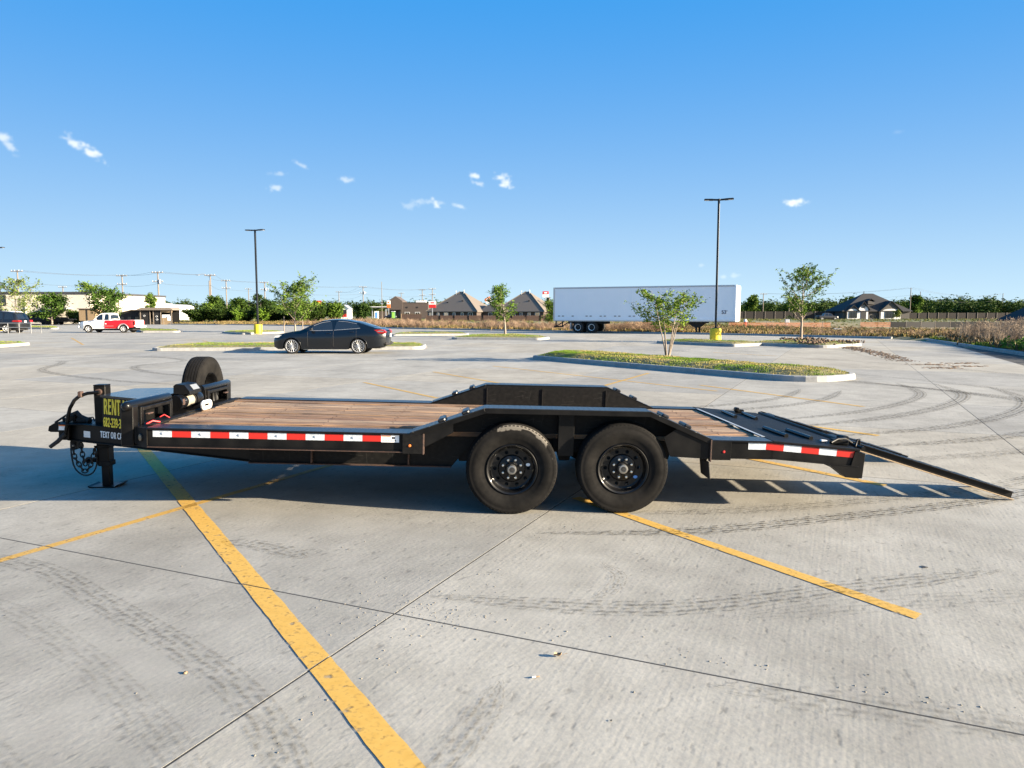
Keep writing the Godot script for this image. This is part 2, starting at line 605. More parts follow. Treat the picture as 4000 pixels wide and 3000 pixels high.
func clouds() -> ImageTexture:
	# small fair-weather clouds: azimuth, elevation, half width, half height (degrees), tilt, strength
	var W := 4096
	var H := 2048
	var im := Image.create_empty(W, H, false, Image.FORMAT_RGBA8)
	var list := [[-33.9, 10.9, 0.75, 0.45, 0.35, 0.75], [-33.5, 10.4, 0.45, 0.5, 0.7, 0.6], [-29.9, 10.95, 0.85, 0.45, 0.55, 0.9], [-29.0, 10.5, 0.8, 0.45, 0.6, 1.0], [-15.6, 10.7, 0.62, 0.2, 0.35, 0.45], [-17.1, 10.0, 0.75, 0.17, 0.0, 0.35], [-17.4, 9.0, 0.65, 0.32, -0.1, 0.55], [-12.2, 9.75, 0.7, 0.28, 0.1, 0.55], [-7.7, 8.1, 0.75, 0.4, 0.0, 0.28], [-6.3, 8.35, 1.5, 0.24, 0.05, 0.32], [-5.8, 8.2, 0.38, 0.42, 0.7, 0.8], [-4.1, 8.1, 0.5, 0.22, 0.2, 0.5], [-2.9, 10.3, 0.5, 0.3, 0.2, 0.9], [-2.6, 9.75, 0.7, 0.2, 0.35, 0.5], [-0.8, 10.1, 0.65, 0.42, 0.15, 0.85], [-0.5, 9.7, 0.6, 0.4, 0.1, 1.0], [20.5, 7.85, 0.85, 0.34, 0.05, 1.0], [14.2, 3.6, 0.35, 0.17, 0, 0.22], [15.7, 2.75, 0.4, 0.2, 0, 0.26], [16.5, 2.8, 0.45, 0.2, 0, 0.26], [26.8, 12.0, 0.5, 0.15, 0, 0.1], [62, 10, 2.2, 0.7, 0.1, 0.8], [-70, 12, 2.5, 0.9, 0.2, 0.8], [-110, 9, 1.8, 0.6, 0.1, 0.7], [140, 11, 2.4, 0.8, 0.0, 0.8], [-160, 8, 1.6, 0.6, 0.2, 0.7]]
	var puff := noise(5, 0.9, 4)
	for c in list:
		var cx: float = W * c[0] / 360.0     # the panorama starts at -z
		var cy: float = H * (0.5 - c[1] / 180.0)
		var rx: float = c[2] * W / 360.0
		var ry: float = c[3] * W / 360.0
		for y in range(int(cy - ry * 2.4), int(cy + ry * 2.4) + 1):
			for x in range(int(cx - rx * 1.8), int(cx + rx * 1.8) + 1):
				var dx := (x - cx) / rx
				var dy := (y - cy - (x - cx) * float(c[4])) / ry
				var r := sqrt(dx * dx + dy * dy * (1.0 if dy < 0.0 else 1.7))
				var n := puff.get_noise_2d(x * 0.14, y * 0.2) * 0.75 + puff.get_noise_2d(x * 0.42 + 50, y * 0.5) * 0.22
				var a := smoothstep(0.0, 0.85, 1.0 - r + n) * float(c[5])
				if a > 0.01:
					var px := posmod(x, W)
					im.set_pixel(px, y, Color(0.455, 0.395, 0.22, maxf(a, im.get_pixel(px, y).a)))
	return ImageTexture.create_from_image(im)

# ------------------------------------------------------------------ ground
func uv_of(p: Vector2) -> Vector2:
	return Vector2(p.dot(U), p.dot(V))

func xz(u: float, v: float) -> Vector2:
	return U * u + V * v

func slab_mesh(poly: PackedVector2Array, off: Vector2) -> MB:
	# top face, 6 mm chamfer and sides, with map coordinates along the lot's grid
	var m := MB.new()
	if Geometry2D.is_polygon_clockwise(poly):
		poly.reverse()
	var ar := 0.0
	for i in poly.size():
		ar += poly[i].cross(poly[(i + 1) % poly.size()])
	if ar > 0.0:
		poly.reverse()                        # counter-clockwise seen from above (x right, z towards the eye)
	var inner := Geometry2D.offset_polygon(poly, -0.0007, Geometry2D.JOIN_MITER)
	if inner.is_empty():
		return m
	var top: PackedVector2Array = inner[0]
	var idx := Geometry2D.triangulate_polygon(top)
	var up := Vector3.UP
	for i in range(0, idx.size(), 3):
		var a := top[idx[i]]
		var b := top[idx[i + 1]]
		var c := top[idx[i + 2]]
		if (b - a).cross(c - a) > 0.0:
			var s := b
			b = c
			c = s
		m.tri3(Vector3(a.x, 0, a.y), Vector3(b.x, 0, b.y), Vector3(c.x, 0, c.y), up, up, up, uv_of(a) / 4.0 + off, uv_of(b) / 4.0 + off, uv_of(c) / 4.0 + off)
	var k := top.size()
	for i in poly.size():
		var a := poly[i]
		var b := poly[(i + 1) % poly.size()]
		var ia := top[0]
		var ib := top[0]
		for q in top:
			if q.distance_squared_to(a) < ia.distance_squared_to(a):
				ia = q
			if q.distance_squared_to(b) < ib.distance_squared_to(b):
				ib = q
		var t := Rect2(uv_of(a) / 4.0 + off, (b - a) / 4.0)
		m.quad(Vector3(a.x, -0.0007, a.y), Vector3(b.x, -0.0007, b.y), Vector3(ib.x, 0, ib.y), Vector3(ia.x, 0, ia.y), t)
		m.quad(Vector3(a.x, -0.05, a.y), Vector3(b.x, -0.05, b.y), Vector3(b.x, -0.0007, b.y), Vector3(a.x, -0.0007, a.y), t)
	return m

func with_uv2(m: MB) -> ArrayMesh:
	# the second map runs over the whole lot, so that stains cross the joints
	var t2 := PackedVector2Array()
	for p in m.P:
		t2.append(Vector2(p.x, p.z) / 23.0)
	var arr := []
	arr.resize(Mesh.ARRAY_MAX)
	arr[Mesh.ARRAY_VERTEX] = m.P
	arr[Mesh.ARRAY_NORMAL] = m.N
	arr[Mesh.ARRAY_TEX_UV] = m.T
	arr[Mesh.ARRAY_TEX_UV2] = t2
	var tang := PackedFloat32Array()
	var a := ArrayMesh.new()
	a.add_surface_from_arrays(Mesh.PRIMITIVE_TRIANGLES, arr)
	return a

func make_lot() -> void:
	var lot := Node3D.new()
	lot.name = "parking_lot"
	add_child(lot)
	tag(lot, "pale concrete parking lot of square slabs with dark saw joints", "parking lot", "", "structure")
	# filler under the joints
	var f := MB.new()
	var idx := Geometry2D.triangulate_polygon(lot_outline)
	for i in range(0, idx.size(), 3):
		var q := []
		for k in 3:
			q.append(Vector3(lot_outline[idx[i + k]].x, -0.0011, lot_outline[idx[i + k]].y))
		if (q[1] - q[0]).cross(q[2] - q[0]).y < 0.0:
			q.reverse()
		f.tri(q[0], q[1], q[2])
	part(lot, "joint_filler", f, M.joint)
	var us := [5.55, 2.08]
	for k in 27:
		us.append(-2.3 - 4.43 * k)
	var vs := [-7.0, -1.5, 3.5, 8.6, 12.4, 16.3]
	for k in 28:
		vs.append(16.3 + 4.6 * (k + 1))
	var far := MB.new()
	rng.seed = 3
	for i in us.size() - 1:
		for j in vs.size() - 1:
			var c := xz((us[i] + us[i + 1]) * 0.5, (vs[j] + vs[j + 1]) * 0.5)
			var g := 0.0065
			var r := PackedVector2Array([xz(us[i] - g, vs[j] + g), xz(us[i + 1] + g, vs[j] + g), xz(us[i + 1] + g, vs[j + 1] - g), xz(us[i] - g, vs[j + 1] - g)])
			var off := Vector2(rng.randf(), rng.randf())
			var tone := rng.randi_range(0, 2)
			for piece in Geometry2D.intersect_polygons(r, lot_outline):
				var sm := slab_mesh(piece, off)
				if sm.P.is_empty():
					continue
				# in front of the camera and near enough to be told apart
				if c.y < 6.0 and c.length() < 60.0 and absf(c.x) < -c.y * 0.78 + 9.0:
					part(lot, "concrete_slab", with_uv2(sm), M["concrete%d" % tone])
				else:
					far.P.append_array(sm.P)
					far.N.append_array(sm.N)
					far.T.append_array(sm.T)
	var fp := part(lot, "distant_paving", with_uv2(far), M.concrete0)
	fp.set_meta("kind", "stuff")

func strip(pts: Array, w: float, y := 0.004, along := 1.0, taper := true) -> MB:
	# a flat painted band along x, z points
	var m := MB.new()
	var run := 0.0
	var L := []
	var R := []
	for i in pts.size():
		var d: Vector2 = ((pts[mini(i + 1, pts.size() - 1)] as Vector2) - (pts[maxi(i - 1, 0)] as Vector2)).normalized()
		var n := Vector2(-d.y, d.x) * w * 0.5 * (minf(1.0, 0.15 + 1.4 * sin(PI * i / (pts.size() - 1.0))) if taper else 1.0)
		L.append(pts[i] - n)
		R.append(pts[i] + n)
	for i in pts.size() - 1:
		var l: float = (pts[i] as Vector2).distance_to(pts[i + 1]) * along
		var a: Vector2 = L[i]
		var b: Vector2 = R[i]
		var c: Vector2 = R[i + 1]
		var d: Vector2 = L[i + 1]
		var up := Vector3.UP
		m.tri3(Vector3(a.x, y, a.y), Vector3(c.x, y, c.y), Vector3(b.x, y, b.y), up, up, up, Vector2(0, run), Vector2(1, run + l), Vector2(1, run))
		m.tri3(Vector3(a.x, y, a.y), Vector3(d.x, y, d.y), Vector3(c.x, y, c.y), up, up, up, Vector2(0, run), Vector2(0, run + l), Vector2(1, run + l))
		run += l
	return m

func curve(pts: Array, n := 24) -> Array:
	var c := Curve2D.new()
	for i in pts.size():
		var t: Vector2 = ((pts[mini(i + 1, pts.size() - 1)] as Vector2) - (pts[maxi(i - 1, 0)] as Vector2)) / 6.0
		c.add_point(pts[i], -t, t)
	var out := []
	for i in n + 1:
		out.append(c.sample_baked(c.get_baked_length() * i / n, true))
	return out

func make_markings() -> void:
	var lot := get_node("parking_lot")
	# parking lines: from, to, width; broken where a joint crosses, since paint does not bridge it
	var cuts := []
	for u in [2.08, -2.3, -6.73, -11.16]:
		cuts.append(PackedVector2Array([xz(u - 0.006, -9), xz(u + 0.006, -9), xz(u + 0.006, 40), xz(u - 0.006, 40)]))
	for v in [-1.5, 3.5, 8.6, 12.4, 16.3]:
		cuts.append(PackedVector2Array([xz(-40, v - 0.006), xz(6, v - 0.006), xz(6, v + 0.006), xz(-40, v + 0.006)]))
	rng.seed = 14
	var lines := [[Vector2(0.35, -1.5), Vector2(-5.6, -10.75), 0.135, 0], [Vector2(-4.75, -2.5), Vector2(-1.75, -9.05), 0.085, 1], [Vector2(0.60, -6.84), Vector2(2.315, -4.09), 0.105, 0], [Vector2(2.0, -10.02), Vector2(3.75, -7.34), 0.11, 0],
		[Vector2(-2.34, -22.01), Vector2(-0.31, -18.41), 0.1, 1], [Vector2(-3.73, -18.62), Vector2(-1.54, -15.13), 0.1, 1], [Vector2(2.1, -17.5), Vector2(4.0, -21.6), 0.1, 1], [Vector2(-0.64, -24.51), Vector2(4.58, -16.5), 0.1, 1], [Vector2(4.55, -17.9), Vector2(6.54, -13.7), 0.11, 1], [Vector2(4.0, -12.15), Vector2(5.2, -10.4), 0.11, 0], [Vector2(-31.65, -53.4), Vector2(-23.9, -41.4), 0.12, 1], [Vector2(-14.2, -20.3), Vector2(-12.2, -17.2), 0.1, 1], [Vector2(-20.0, -48.0), Vector2(-17.6, -43.8), 0.12, 1], [Vector2(9.0, -33.2), Vector2(10.8, -30.3), 0.11, 1]]
	for l in lines:
		var d: Vector2 = (l[1] - l[0]).normalized()
		var n := Vector2(-d.y, d.x) * float(l[2]) * 0.5
		var run := PackedVector2Array()
		var steps := int(l[0].distance_to(l[1]) / 0.09)
		for side in [-1.0, 1.0]:
			for k in steps + 1:
				var q := k / float(steps) if side < 0.0 else 1.0 - k / float(steps)
				run.append((l[0] as Vector2).lerp(l[1], q) + n * side * (1.0 + rng.randf_range(-0.05, 0.04)) + d * (rng.randf_range(-0.02, 0.02) if k == 0 or k == steps else 0.0))
		var bits := [run]
		for c in cuts:
			var next := []
			for b in bits:
				next.append_array(Geometry2D.clip_polygons(b, c))
			bits = next
		var m := MB.new()
		for b in bits:
			var idx := Geometry2D.triangulate_polygon(b)
			for i in range(0, idx.size(), 3):
				var q := []
				for k in 3:
					q.append(Vector3(b[idx[i + k]].x, 0.004, b[idx[i + k]].y))
				if (q[1] - q[0]).cross(q[2] - q[0]).y < 0.0:
					q.reverse()
				var up := Vector3.UP
				m.tri3(q[0], q[1], q[2], up, up, up, Vector2(q[0].x, q[0].z) * 0.9, Vector2(q[1].x, q[1].z) * 0.9, Vector2(q[2].x, q[2].z) * 0.9)
		part(lot, "parking_line", m, M.yellow if l[3] == 0 else M.faded)
	# rubber: width, material, points
	var marks := [
		[0.20, "rubber11", [Vector2(-4.6, -5.4), Vector2(-3.3, -4.95), Vector2(-2.45, -4.3), Vector2(-1.78, -3.75), Vector2(-1.2, -3.2), Vector2(-0.75, -2.5), Vector2(-0.4, -1.7)]],
		[0.20, "rubber12", [Vector2(-4.2, -4.6), Vector2(-3.1, -4.25), Vector2(-2.3, -3.7), Vector2(-1.75, -3.2), Vector2(-1.25, -2.65), Vector2(-0.9, -2.0)]],
		[0.22, "rubber12", [Vector2(-3.6, -3.6), Vector2(-2.6, -3.1), Vector2(-1.9, -2.6), Vector2(-1.4, -2.1)]],
		[0.17, "rubber11", [Vector2(-0.05, -3.35), Vector2(-0.2, -2.85), Vector2(-0.42, -2.4), Vector2(-0.5, -2.0)]],
		[0.12, "rubber11", [Vector2(0.62, -5.0), Vector2(0.70, -4.75), Vector2(0.62, -4.5), Vector2(0.48, -4.35)]],
		[0.24, "rubber01", [Vector2(-0.5, -4.4), Vector2(0.8, -4.2), Vector2(2.0, -4.5), Vector2(3.3, -4.85)]],
		[0.22, "rubber00", [Vector2(0.2, -5.7), Vector2(1.4, -5.75), Vector2(2.6, -6.1), Vector2(4.4, -6.75), Vector2(6.2, -7.7)]],
		[0.24, "rubber01", [Vector2(0.6, -6.3), Vector2(1.8, -6.35), Vector2(3.2, -6.7), Vector2(5.0, -7.4), Vector2(7.0, -8.6)]],
		[0.22, "rubber01", [Vector2(-2.2, -5.5), Vector2(-1.8, -5.35), Vector2(-1.45, -5.1)]],
		[0.25, "rubber02", [Vector2(0.9, -3.3), Vector2(1.9, -3.0), Vector2(2.9, -2.6)]],
		[0.24, "rubber12", [Vector2(1.2, -4.05), Vector2(2.4, -4.3), Vector2(3.6, -4.4), Vector2(4.8, -4.3)]],
		[0.24, "rubber00", [Vector2(2.9, -13.4), Vector2(4.4, -14.2), Vector2(5.7, -15.4), Vector2(6.6, -16.9)]],
		[0.24, "rubber00", [Vector2(3.1, -12.9), Vector2(4.9, -13.7), Vector2(6.3, -14.9), Vector2(7.4, -16.6)]],
		[0.26, "rubber00", [Vector2(4.2, -11.9), Vector2(6.0, -12.9), Vector2(7.6, -14.3), Vector2(8.9, -16.1), Vector2(9.6, -18.5)]],
		[0.32, "rubber00", [Vector2(4.3, -11.2), Vector2(6.3, -12.3), Vector2(8.2, -13.9), Vector2(9.7, -15.9), Vector2(10.4, -18.2)]],
		[0.32, "rubber00", [Vector2(4.4, -10.3), Vector2(6.6, -11.2), Vector2(8.8, -12.9), Vector2(10.4, -15.0), Vector2(11.3, -17.6)]],
		[0.32, "rubber00", [Vector2(4.6, -9.5), Vector2(6.9, -10.3), Vector2(9.3, -12.0), Vector2(11.1, -14.4)]],
		[0.32, "rubber01", [Vector2(4.4, -8.6), Vector2(6.4, -9.2), Vector2(8.2, -10.3), Vector2(9.6, -11.9)]],
		[0.32, "rubber00", [Vector2(5.6, -24.0), Vector2(8.0, -20.3), Vector2(9.6, -17.0), Vector2(10.2, -13.6), Vector2(10.0, -11.4)]],
		[0.32, "rubber01", [Vector2(7.2, -25.6), Vector2(9.6, -21.7), Vector2(11.1, -17.6), Vector2(11.6, -14.0)]],
		[0.3, "rubber01", [Vector2(10.0, -31.0), Vector2(12.5, -27.0), Vector2(14.0, -23.0), Vector2(14.6, -19.0)]],
		[0.3, "rubber00", [Vector2(-20.0, -27.5), Vector2(-14.5, -29.6), Vector2(-12.0, -27.2), Vector2(-12.4, -24.4), Vector2(-10.2, -21.4), Vector2(-6.5, -19.2)]],
		[0.3, "rubber00", [Vector2(-21.0, -25.2), Vector2(-17.0, -27.2), Vector2(-15.6, -25.6), Vector2(-14.2, -22.4), Vector2(-10.4, -19.2), Vector2(-6.6, -17.3)]],
		[0.3, "rubber02", [Vector2(-24.0, -36.0), Vector2(-16.0, -30.8), Vector2(-8.0, -27.5), Vector2(1.0, -27.2), Vector2(-0.4, -24.0)]],
		[0.3, "rubber02", [Vector2(-8.0, -24.0), Vector2(-3.0, -21.0), Vector2(1.0, -19.6), Vector2(4.0, -19.8)]],
		[0.3, "rubber02", [Vector2(-10.0, -18.0), Vector2(-6.0, -15.6), Vector2(-2.0, -14.4), Vector2(2.0, -14.6)]],
		[0.4, "rubber01", [Vector2(-46.0, -60.0), Vector2(-36.0, -59.0), Vector2(-20.0, -53.0), Vector2(-8.0, -45.0), Vector2(4.0, -40.5)]],
		[0.4, "rubber01", [Vector2(-44.0, -54.5), Vector2(-30.0, -52.0), Vector2(-16.0, -46.0), Vector2(-2.0, -42.0), Vector2(6.0, -40.0)]],
		[0.4, "rubber02", [Vector2(-3.0, -33.0), Vector2(4.0, -34.5), Vector2(12.0, -33.5), Vector2(17.0, -30.0)]],
		[0.34, "rubber01", [Vector2(6.0, -9.0), Vector2(8.6, -10.0), Vector2(10.4, -11.8), Vector2(11.6, -14.4), Vector2(12.0, -17.5)]],
		[0.34, "rubber01", [Vector2(5.2, -7.6), Vector2(7.0, -8.3), Vector2(8.6, -9.6), Vector2(9.8, -11.4)]],
		[0.34, "rubber00", [Vector2(6.2, -21.0), Vector2(8.4, -18.9), Vector2(9.9, -16.4), Vector2(10.6, -13.4), Vector2(10.4, -10.8)]],
		[0.4, "rubber02", [Vector2(20.0, -44.0), Vector2(17.0, -38.0), Vector2(14.6, -31.0), Vector2(14.0, -24.0)]]]
	var lift := 0.0045
	for k in marks:
		lift += 0.00012
		var t := part(lot, "tyre_mark", strip(curve(k[2], 28), k[0], lift, 2.2), M[k[1]])
		t.set_meta("label", "dark rubber mark left by a tyre")
	# spots and litter
	var spot := MB.new()
	for i in 12:
		var a := TAU * i / 12
		var b := TAU * (i + 1) / 12
		var r := func(t): return 0.022 * (1.0 + 0.25 * sin(t * 3.0))
		spot.tri(Vector3(0, 0.0045, 0), Vector3(cos(b) * r.call(b), 0.0045, sin(b) * r.call(b) * 0.8), Vector3(cos(a) * r.call(a), 0.0045, sin(a) * r.call(a) * 0.8))
	for q in [[2.81, -4.92, 1.0], [0.42, -3.0, 0.3], [-1.2, -5.3, 0.35], [3.3, -3.9, 0.4], [1.7, -3.4, 0.3], [-2.9, -4.1, 0.3], [3.0, -4.5, 0.35], [0.9, -5.2, 0.3]]:
		part(lot, "oil_spot", spot, mat(Color(0.035, 0.034, 0.033), 0.6), Transform3D(Basis(Vector3.UP, q[0] * 3.0).scaled(Vector3(q[2], 1.0, q[2])), Vector3(q[0], 0, q[1])))

# ------------------------------------------------------------------ kerbed islands
func rounded(pts: Array, r: Array) -> PackedVector2Array:
	var out := PackedVector2Array()
	var n := pts.size()
	for i in n:
		var p: Vector2 = pts[i]
		var a: Vector2 = (pts[(i + n - 1) % n] - p).normalized()
		var b: Vector2 = (pts[(i + 1) % n] - p).normalized()
		var half := a.angle_to(b) * 0.5
		var rr: float = r[i]
		if rr <= 0.0:
			out.append(p)
			continue
		var t := rr / absf(tan(half))
		var c := p + (a + b).normalized() * (rr / absf(sin(half)))
		var s := p + a * t - c
		var sweep := s.angle_to(p + b * t - c)
		for k in 7:
			out.append(c + s.rotated(sweep * k / 6.0))
	return out

func kerb_piece(a: Vector2, b: Vector2, ia: Vector2, ib: Vector2, h: float) -> MB:
	# outer edge a-b battered, rounded nose, flat top back to ia-ib
	var m := MB.new()
	var prof := [Vector2(0.0, -0.05), Vector2(0.02, h - 0.035), Vector2(0.03, h - 0.012), Vector2(0.055, h), Vector2(1.0, h), Vector2(1.0, h - 0.1)]
	var w := maxf(a.distance_to(ia), 0.05)
	var A := []
	var B := []
	for p in prof:
		var t: float = p.x if p.x == 1.0 else minf(p.x / w, 1.0)
		var qa := a.lerp(ia, t)
		var qb := b.lerp(ib, t)
		A.append(Vector3(qa.x, p.y, qa.y))
		B.append(Vector3(qb.x, p.y, qb.y))
	var flip := (b - a).cross(ia - a) > 0.0
	for i in prof.size() - 1:
		if flip:
			m.quad(A[i], A[i + 1], B[i + 1], B[i])
		else:
			m.quad(A[i], B[i], B[i + 1], A[i + 1])
	for q in [A, B]:
		for i in range(1, q.size() - 1):
			if (q == A) == flip:
				m.tri(q[0], q[i + 1], q[i])
			else:
				m.tri(q[0], q[i], q[i + 1])
	return m

func kerb_run(under: Node, outer: PackedVector2Array, inner: PackedVector2Array, closed: bool, h := 0.15, most := 3.05) -> void:
	var n := outer.size()
	for i in n if closed else n - 1:
		var a := outer[i]
		var b := outer[(i + 1) % n]
		var ia := inner[i]
		var ib := inner[(i + 1) % n]
		var k := maxi(1, int(ceil(a.distance_to(b) / most)))
		for j in k:
			var s := j / float(k)
			var e := (j + 1) / float(k)
			var g := 0.006 / maxf(a.distance_to(b), 0.1) if k > 1 else 0.0
			part(under, "kerb_segment", kerb_piece(a.lerp(b, s + g), a.lerp(b, e - g), ia.lerp(ib, s + g), ia.lerp(ib, e - g), h), M.kerb)

func inset(outer: PackedVector2Array, w: float) -> PackedVector2Array:
	var n := outer.size()
	var ar := 0.0
	for i in n:
		ar += outer[i].cross(outer[(i + 1) % n])
	var sg := 1.0 if ar > 0.0 else -1.0
	var out := PackedVector2Array()
	for i in n:
		var p := outer[i]
		var d0 := (p - outer[(i + n - 1) % n]).normalized()
		var d1 := (outer[(i + 1) % n] - p).normalized()
		var n0 := Vector2(-d0.y, d0.x) * sg
		var n1 := Vector2(-d1.y, d1.x) * sg
		var q := (n0 + n1).normalized()
		out.append(p + q * (w / maxf(q.dot(n0), 0.4)))
	return out

func edge_distance(p: Vector2, poly: PackedVector2Array) -> float:
	var d := 1e9
	for i in poly.size():
		d = minf(d, p.distance_to(Geometry2D.get_closest_point_to_segment(p, poly[i], poly[(i + 1) % poly.size()])))
	return d

func blade_tuft(n: int, h: float, spread: float, sd: int) -> ArrayMesh:
	var r := RandomNumberGenerator.new()
	r.seed = sd
	var m := MB.new()
	for i in n:
		var a := r.randf() * TAU
		var o := Vector3(r.randf_range(-1, 1), 0, r.randf_range(-1, 1)) * spread
		var lean := Vector3(cos(a), 0, sin(a)) * r.randf_range(0.1, 0.8) * h
		var side := Vector3(-sin(a), 0, cos(a)) * h * 0.12
		var t := o + lean + Vector3.UP * h * r.randf_range(0.6, 1.0)
		var mid := o + lean * 0.35 + Vector3.UP * h * 0.5
		m.tri(o - side, o + side, mid + side * 0.8)
		m.tri(o - side, mid + side * 0.8, mid - side * 0.8)
		m.tri(mid - side * 0.8, mid + side * 0.8, t)
	return m.mesh()

func island(label: String, pts: Array, radii: Array, mound: float, dens: float, dry: float, sd: int) -> Node3D:
	var o := thing("parking_island", label, "island", Vector3.ZERO, 0.0, "kerbed islands in the parking lot")
	var outer := rounded(pts, radii)
	var inner := inset(outer, 0.15)
	kerb_run(o, outer, inner, true)
	var r := RandomNumberGenerator.new()
	r.seed = sd
	var lo := inner[0]
	var hi := inner[0]
	for p in inner:
		lo = lo.min(p)
		hi = hi.max(p)
	var wob := noise(sd, 0.6, 3)
	var dryness := noise(sd + 1, 0.45, 3)
	var height := func(p: Vector2) -> float:
		var d := edge_distance(p, inner)
		return 0.125 + minf(d * 0.28, mound) + wob.get_noise_2d(p.x, p.y) * 0.03 * minf(d * 3.0, 1.0)
	var samples := inner.duplicate()
	var y := lo.y
	while y < hi.y:
		var x := lo.x
		while x < hi.x:
			var p := Vector2(x + r.randf_range(-0.1, 0.1), y + r.randf_range(-0.1, 0.1))
			if Geometry2D.is_point_in_polygon(p, inner) and edge_distance(p, inner) > 0.1:
				samples.append(p)
			x += 0.5
		y += 0.5
	var idx := Geometry2D.triangulate_delaunay(samples)
	var m := MB.new()
	for i in range(0, idx.size(), 3):
		var a := samples[idx[i]]
		var b := samples[idx[i + 1]]
		var c := samples[idx[i + 2]]
		if not Geometry2D.is_point_in_polygon((a + b + c) / 3.0, inner):
			continue
		var q := [Vector3(a.x, height.call(a), a.y), Vector3(b.x, height.call(b), b.y), Vector3(c.x, height.call(c), c.y)]
		if (q[1] - q[0]).cross(q[2] - q[0]).y < 0.0:
			q.reverse()
		m.tri(q[0], q[1], q[2])
	var t := part(o, "turf", m, M.turf)
	t.set_meta("kind", "stuff")
	var places := []
	var tints := []
	var area := absf(hi.x - lo.x) * absf(hi.y - lo.y)
	for i in int(area * dens):
		var p := Vector2(r.randf_range(lo.x, hi.x), r.randf_range(lo.y, hi.y))
		if not Geometry2D.is_point_in_polygon(p, inner):
			continue
		var dr := clampf(dryness.get_noise_2d(p.x, p.y) * 1.6 + dry + r.randf_range(-0.25, 0.25), 0, 1)
		if r.randf() < dr * 0.5:
			continue
		var s := r.randf_range(0.6, 1.3)
		places.append(Transform3D(Basis(Vector3.UP, r.randf() * TAU).scaled(Vector3(s, s * r.randf_range(0.7, 1.2), s)), Vector3(p.x, height.call(p) - 0.005, p.y)))
		var g := Color(0.085, 0.18, 0.012).lerp(Color(0.17, 0.24, 0.03), r.randf())
		tints.append(g.lerp(Color(0.36, 0.29, 0.10), dr))
	many(o, "grass", blade_tuft(10, 0.04, 0.08, sd), M.grass, places, tints)
	return o

func make_islands() -> void:
	island("large grass island with a multi-stemmed tree, nearest to the black trailer", [Vector2(0.75, -28.2), Vector2(7.35, -18.3), Vector2(9.7, -19.8), Vector2(3.4, -30.2), Vector2(1.8, -30.6)], [0.2, 1.1, 1.2, 1.2, 0.9], 0.14, 170.0, 0.5, 101)
	island("grass island under the lamp post in front of the white semi trailer", [Vector2(8.3, -43.5), Vector2(11.6, -38.8), Vector2(14.0, -40.6), Vector2(10.7, -45.8)], [0.5, 0.2, 0.2, 0.8], 0.10, 70.0, 0.2, 102)
	island("grass island with a young tree ringed by brown soil clods", [Vector2(12.9, -41.2), Vector2(15.7, -37.2), Vector2(19.2, -40.3), Vector2(16.6, -44.4)], [0.2, 0.7, 0.8, 0.5], 0.10, 70.0, 0.3, 103)
	island("long narrow grass island behind the dark sedan", [Vector2(-16.9, -34.3), Vector2(-4.3, -36.0), Vector2(-4.5, -39.4), Vector2(-16.6, -39.2)], [0.5, 0.6, 0.8, 1.2], 0.12, 60.0, 0.3, 104)
	island("grass island under the lamp post left of the sedan", [Vector2(-25.9, -66.3), Vector2(-22.3, -61.6), Vector2(-20.4, -66.8), Vector2(-24.4, -71.8)], [0.4, 0.3, 0.3, 0.5], 0.10, 40.0, 0.2, 105)
	island("grass island with the small leaning tree in front of the brown roofed houses", [Vector2(-4.2, -50.0), Vector2(1.9, -48.8), Vector2(2.6, -51.0), Vector2(0.6, -57.5), Vector2(-3.0, -55.5)], [0.5, 0.4, 0.4, 0.9, 0.9], 0.10, 50.0, 0.25, 106)
	island("low grass island between the sedan's tail lamp and the leaning tree", [Vector2(-9.7, -57.8), Vector2(-3.4, -59.6), Vector2(-4.0, -63.0), Vector2(-9.0, -62.0)], [0.4, 0.4, 0.6, 0.6], 0.10, 40.0, 0.25, 107)
	island("grass island cut off by the left edge of the picture", [Vector2(-33.5, -36.2), Vector2(-26.2, -38.3), Vector2(-26.7, -41.4), Vector2(-34.5, -42.2)], [0.4, 0.5, 0.6, 0.6], 0.10, 50.0, 0.1, 108)
	island("grass island right of the red and white pickup", [Vector2(-34.2, -68.6), Vector2(-30.9, -68.9), Vector2(-32.4, -73.2), Vector2(-40.5, -80.0)], [0.4, 0.4, 0.7, 0.7], 0.10, 35.0, 0.1, 109)
	island("grass island between the black utility vehicle and the pickup", [Vector2(-57.5, -86.0), Vector2(-50.8, -83.4), Vector2(-56.0, -92.0), Vector2(-62.0, -94.5)], [0.5, 0.5, 0.6, 0.6], 0.12, 30.0, 0.15, 110)
	# the lot's own kerbs: right edge and far edge
	var k := Node3D.new()
	k.name = "boundary_kerb"
	add_child(k)
	tag(k, "raised concrete kerb round the edge of the parking lot", "kerb", "", "structure")
	var run := PackedVector2Array()
	for i in range(1, lot_outline.size() - 2):
		if i == 1:
			run.append(lot_outline[0].lerp(lot_outline[1], 0.26))
		run.append(lot_outline[i])
		if i == 1:
			var o := inset(lot_outline, -0.16)
			kerb_run(k, run, PackedVector2Array([o[0].lerp(o[1], 0.26), o[1]]), false)
			run = PackedVector2Array()
	var o2 := inset(lot_outline, -0.16)
	run = PackedVector2Array()
	var back := PackedVector2Array()
	for i in range(2, 11):
		run.append(lot_outline[i])
		back.append(o2[i])
	kerb_run(k, run, back, false, 0.15, 12.0)

# ------------------------------------------------------------------ the car-hauling trailer
# local axes: x to the rear, y up, z towards the camera; origin on the ground under the front axle
const HW := 1.295
var deck := Transform3D()

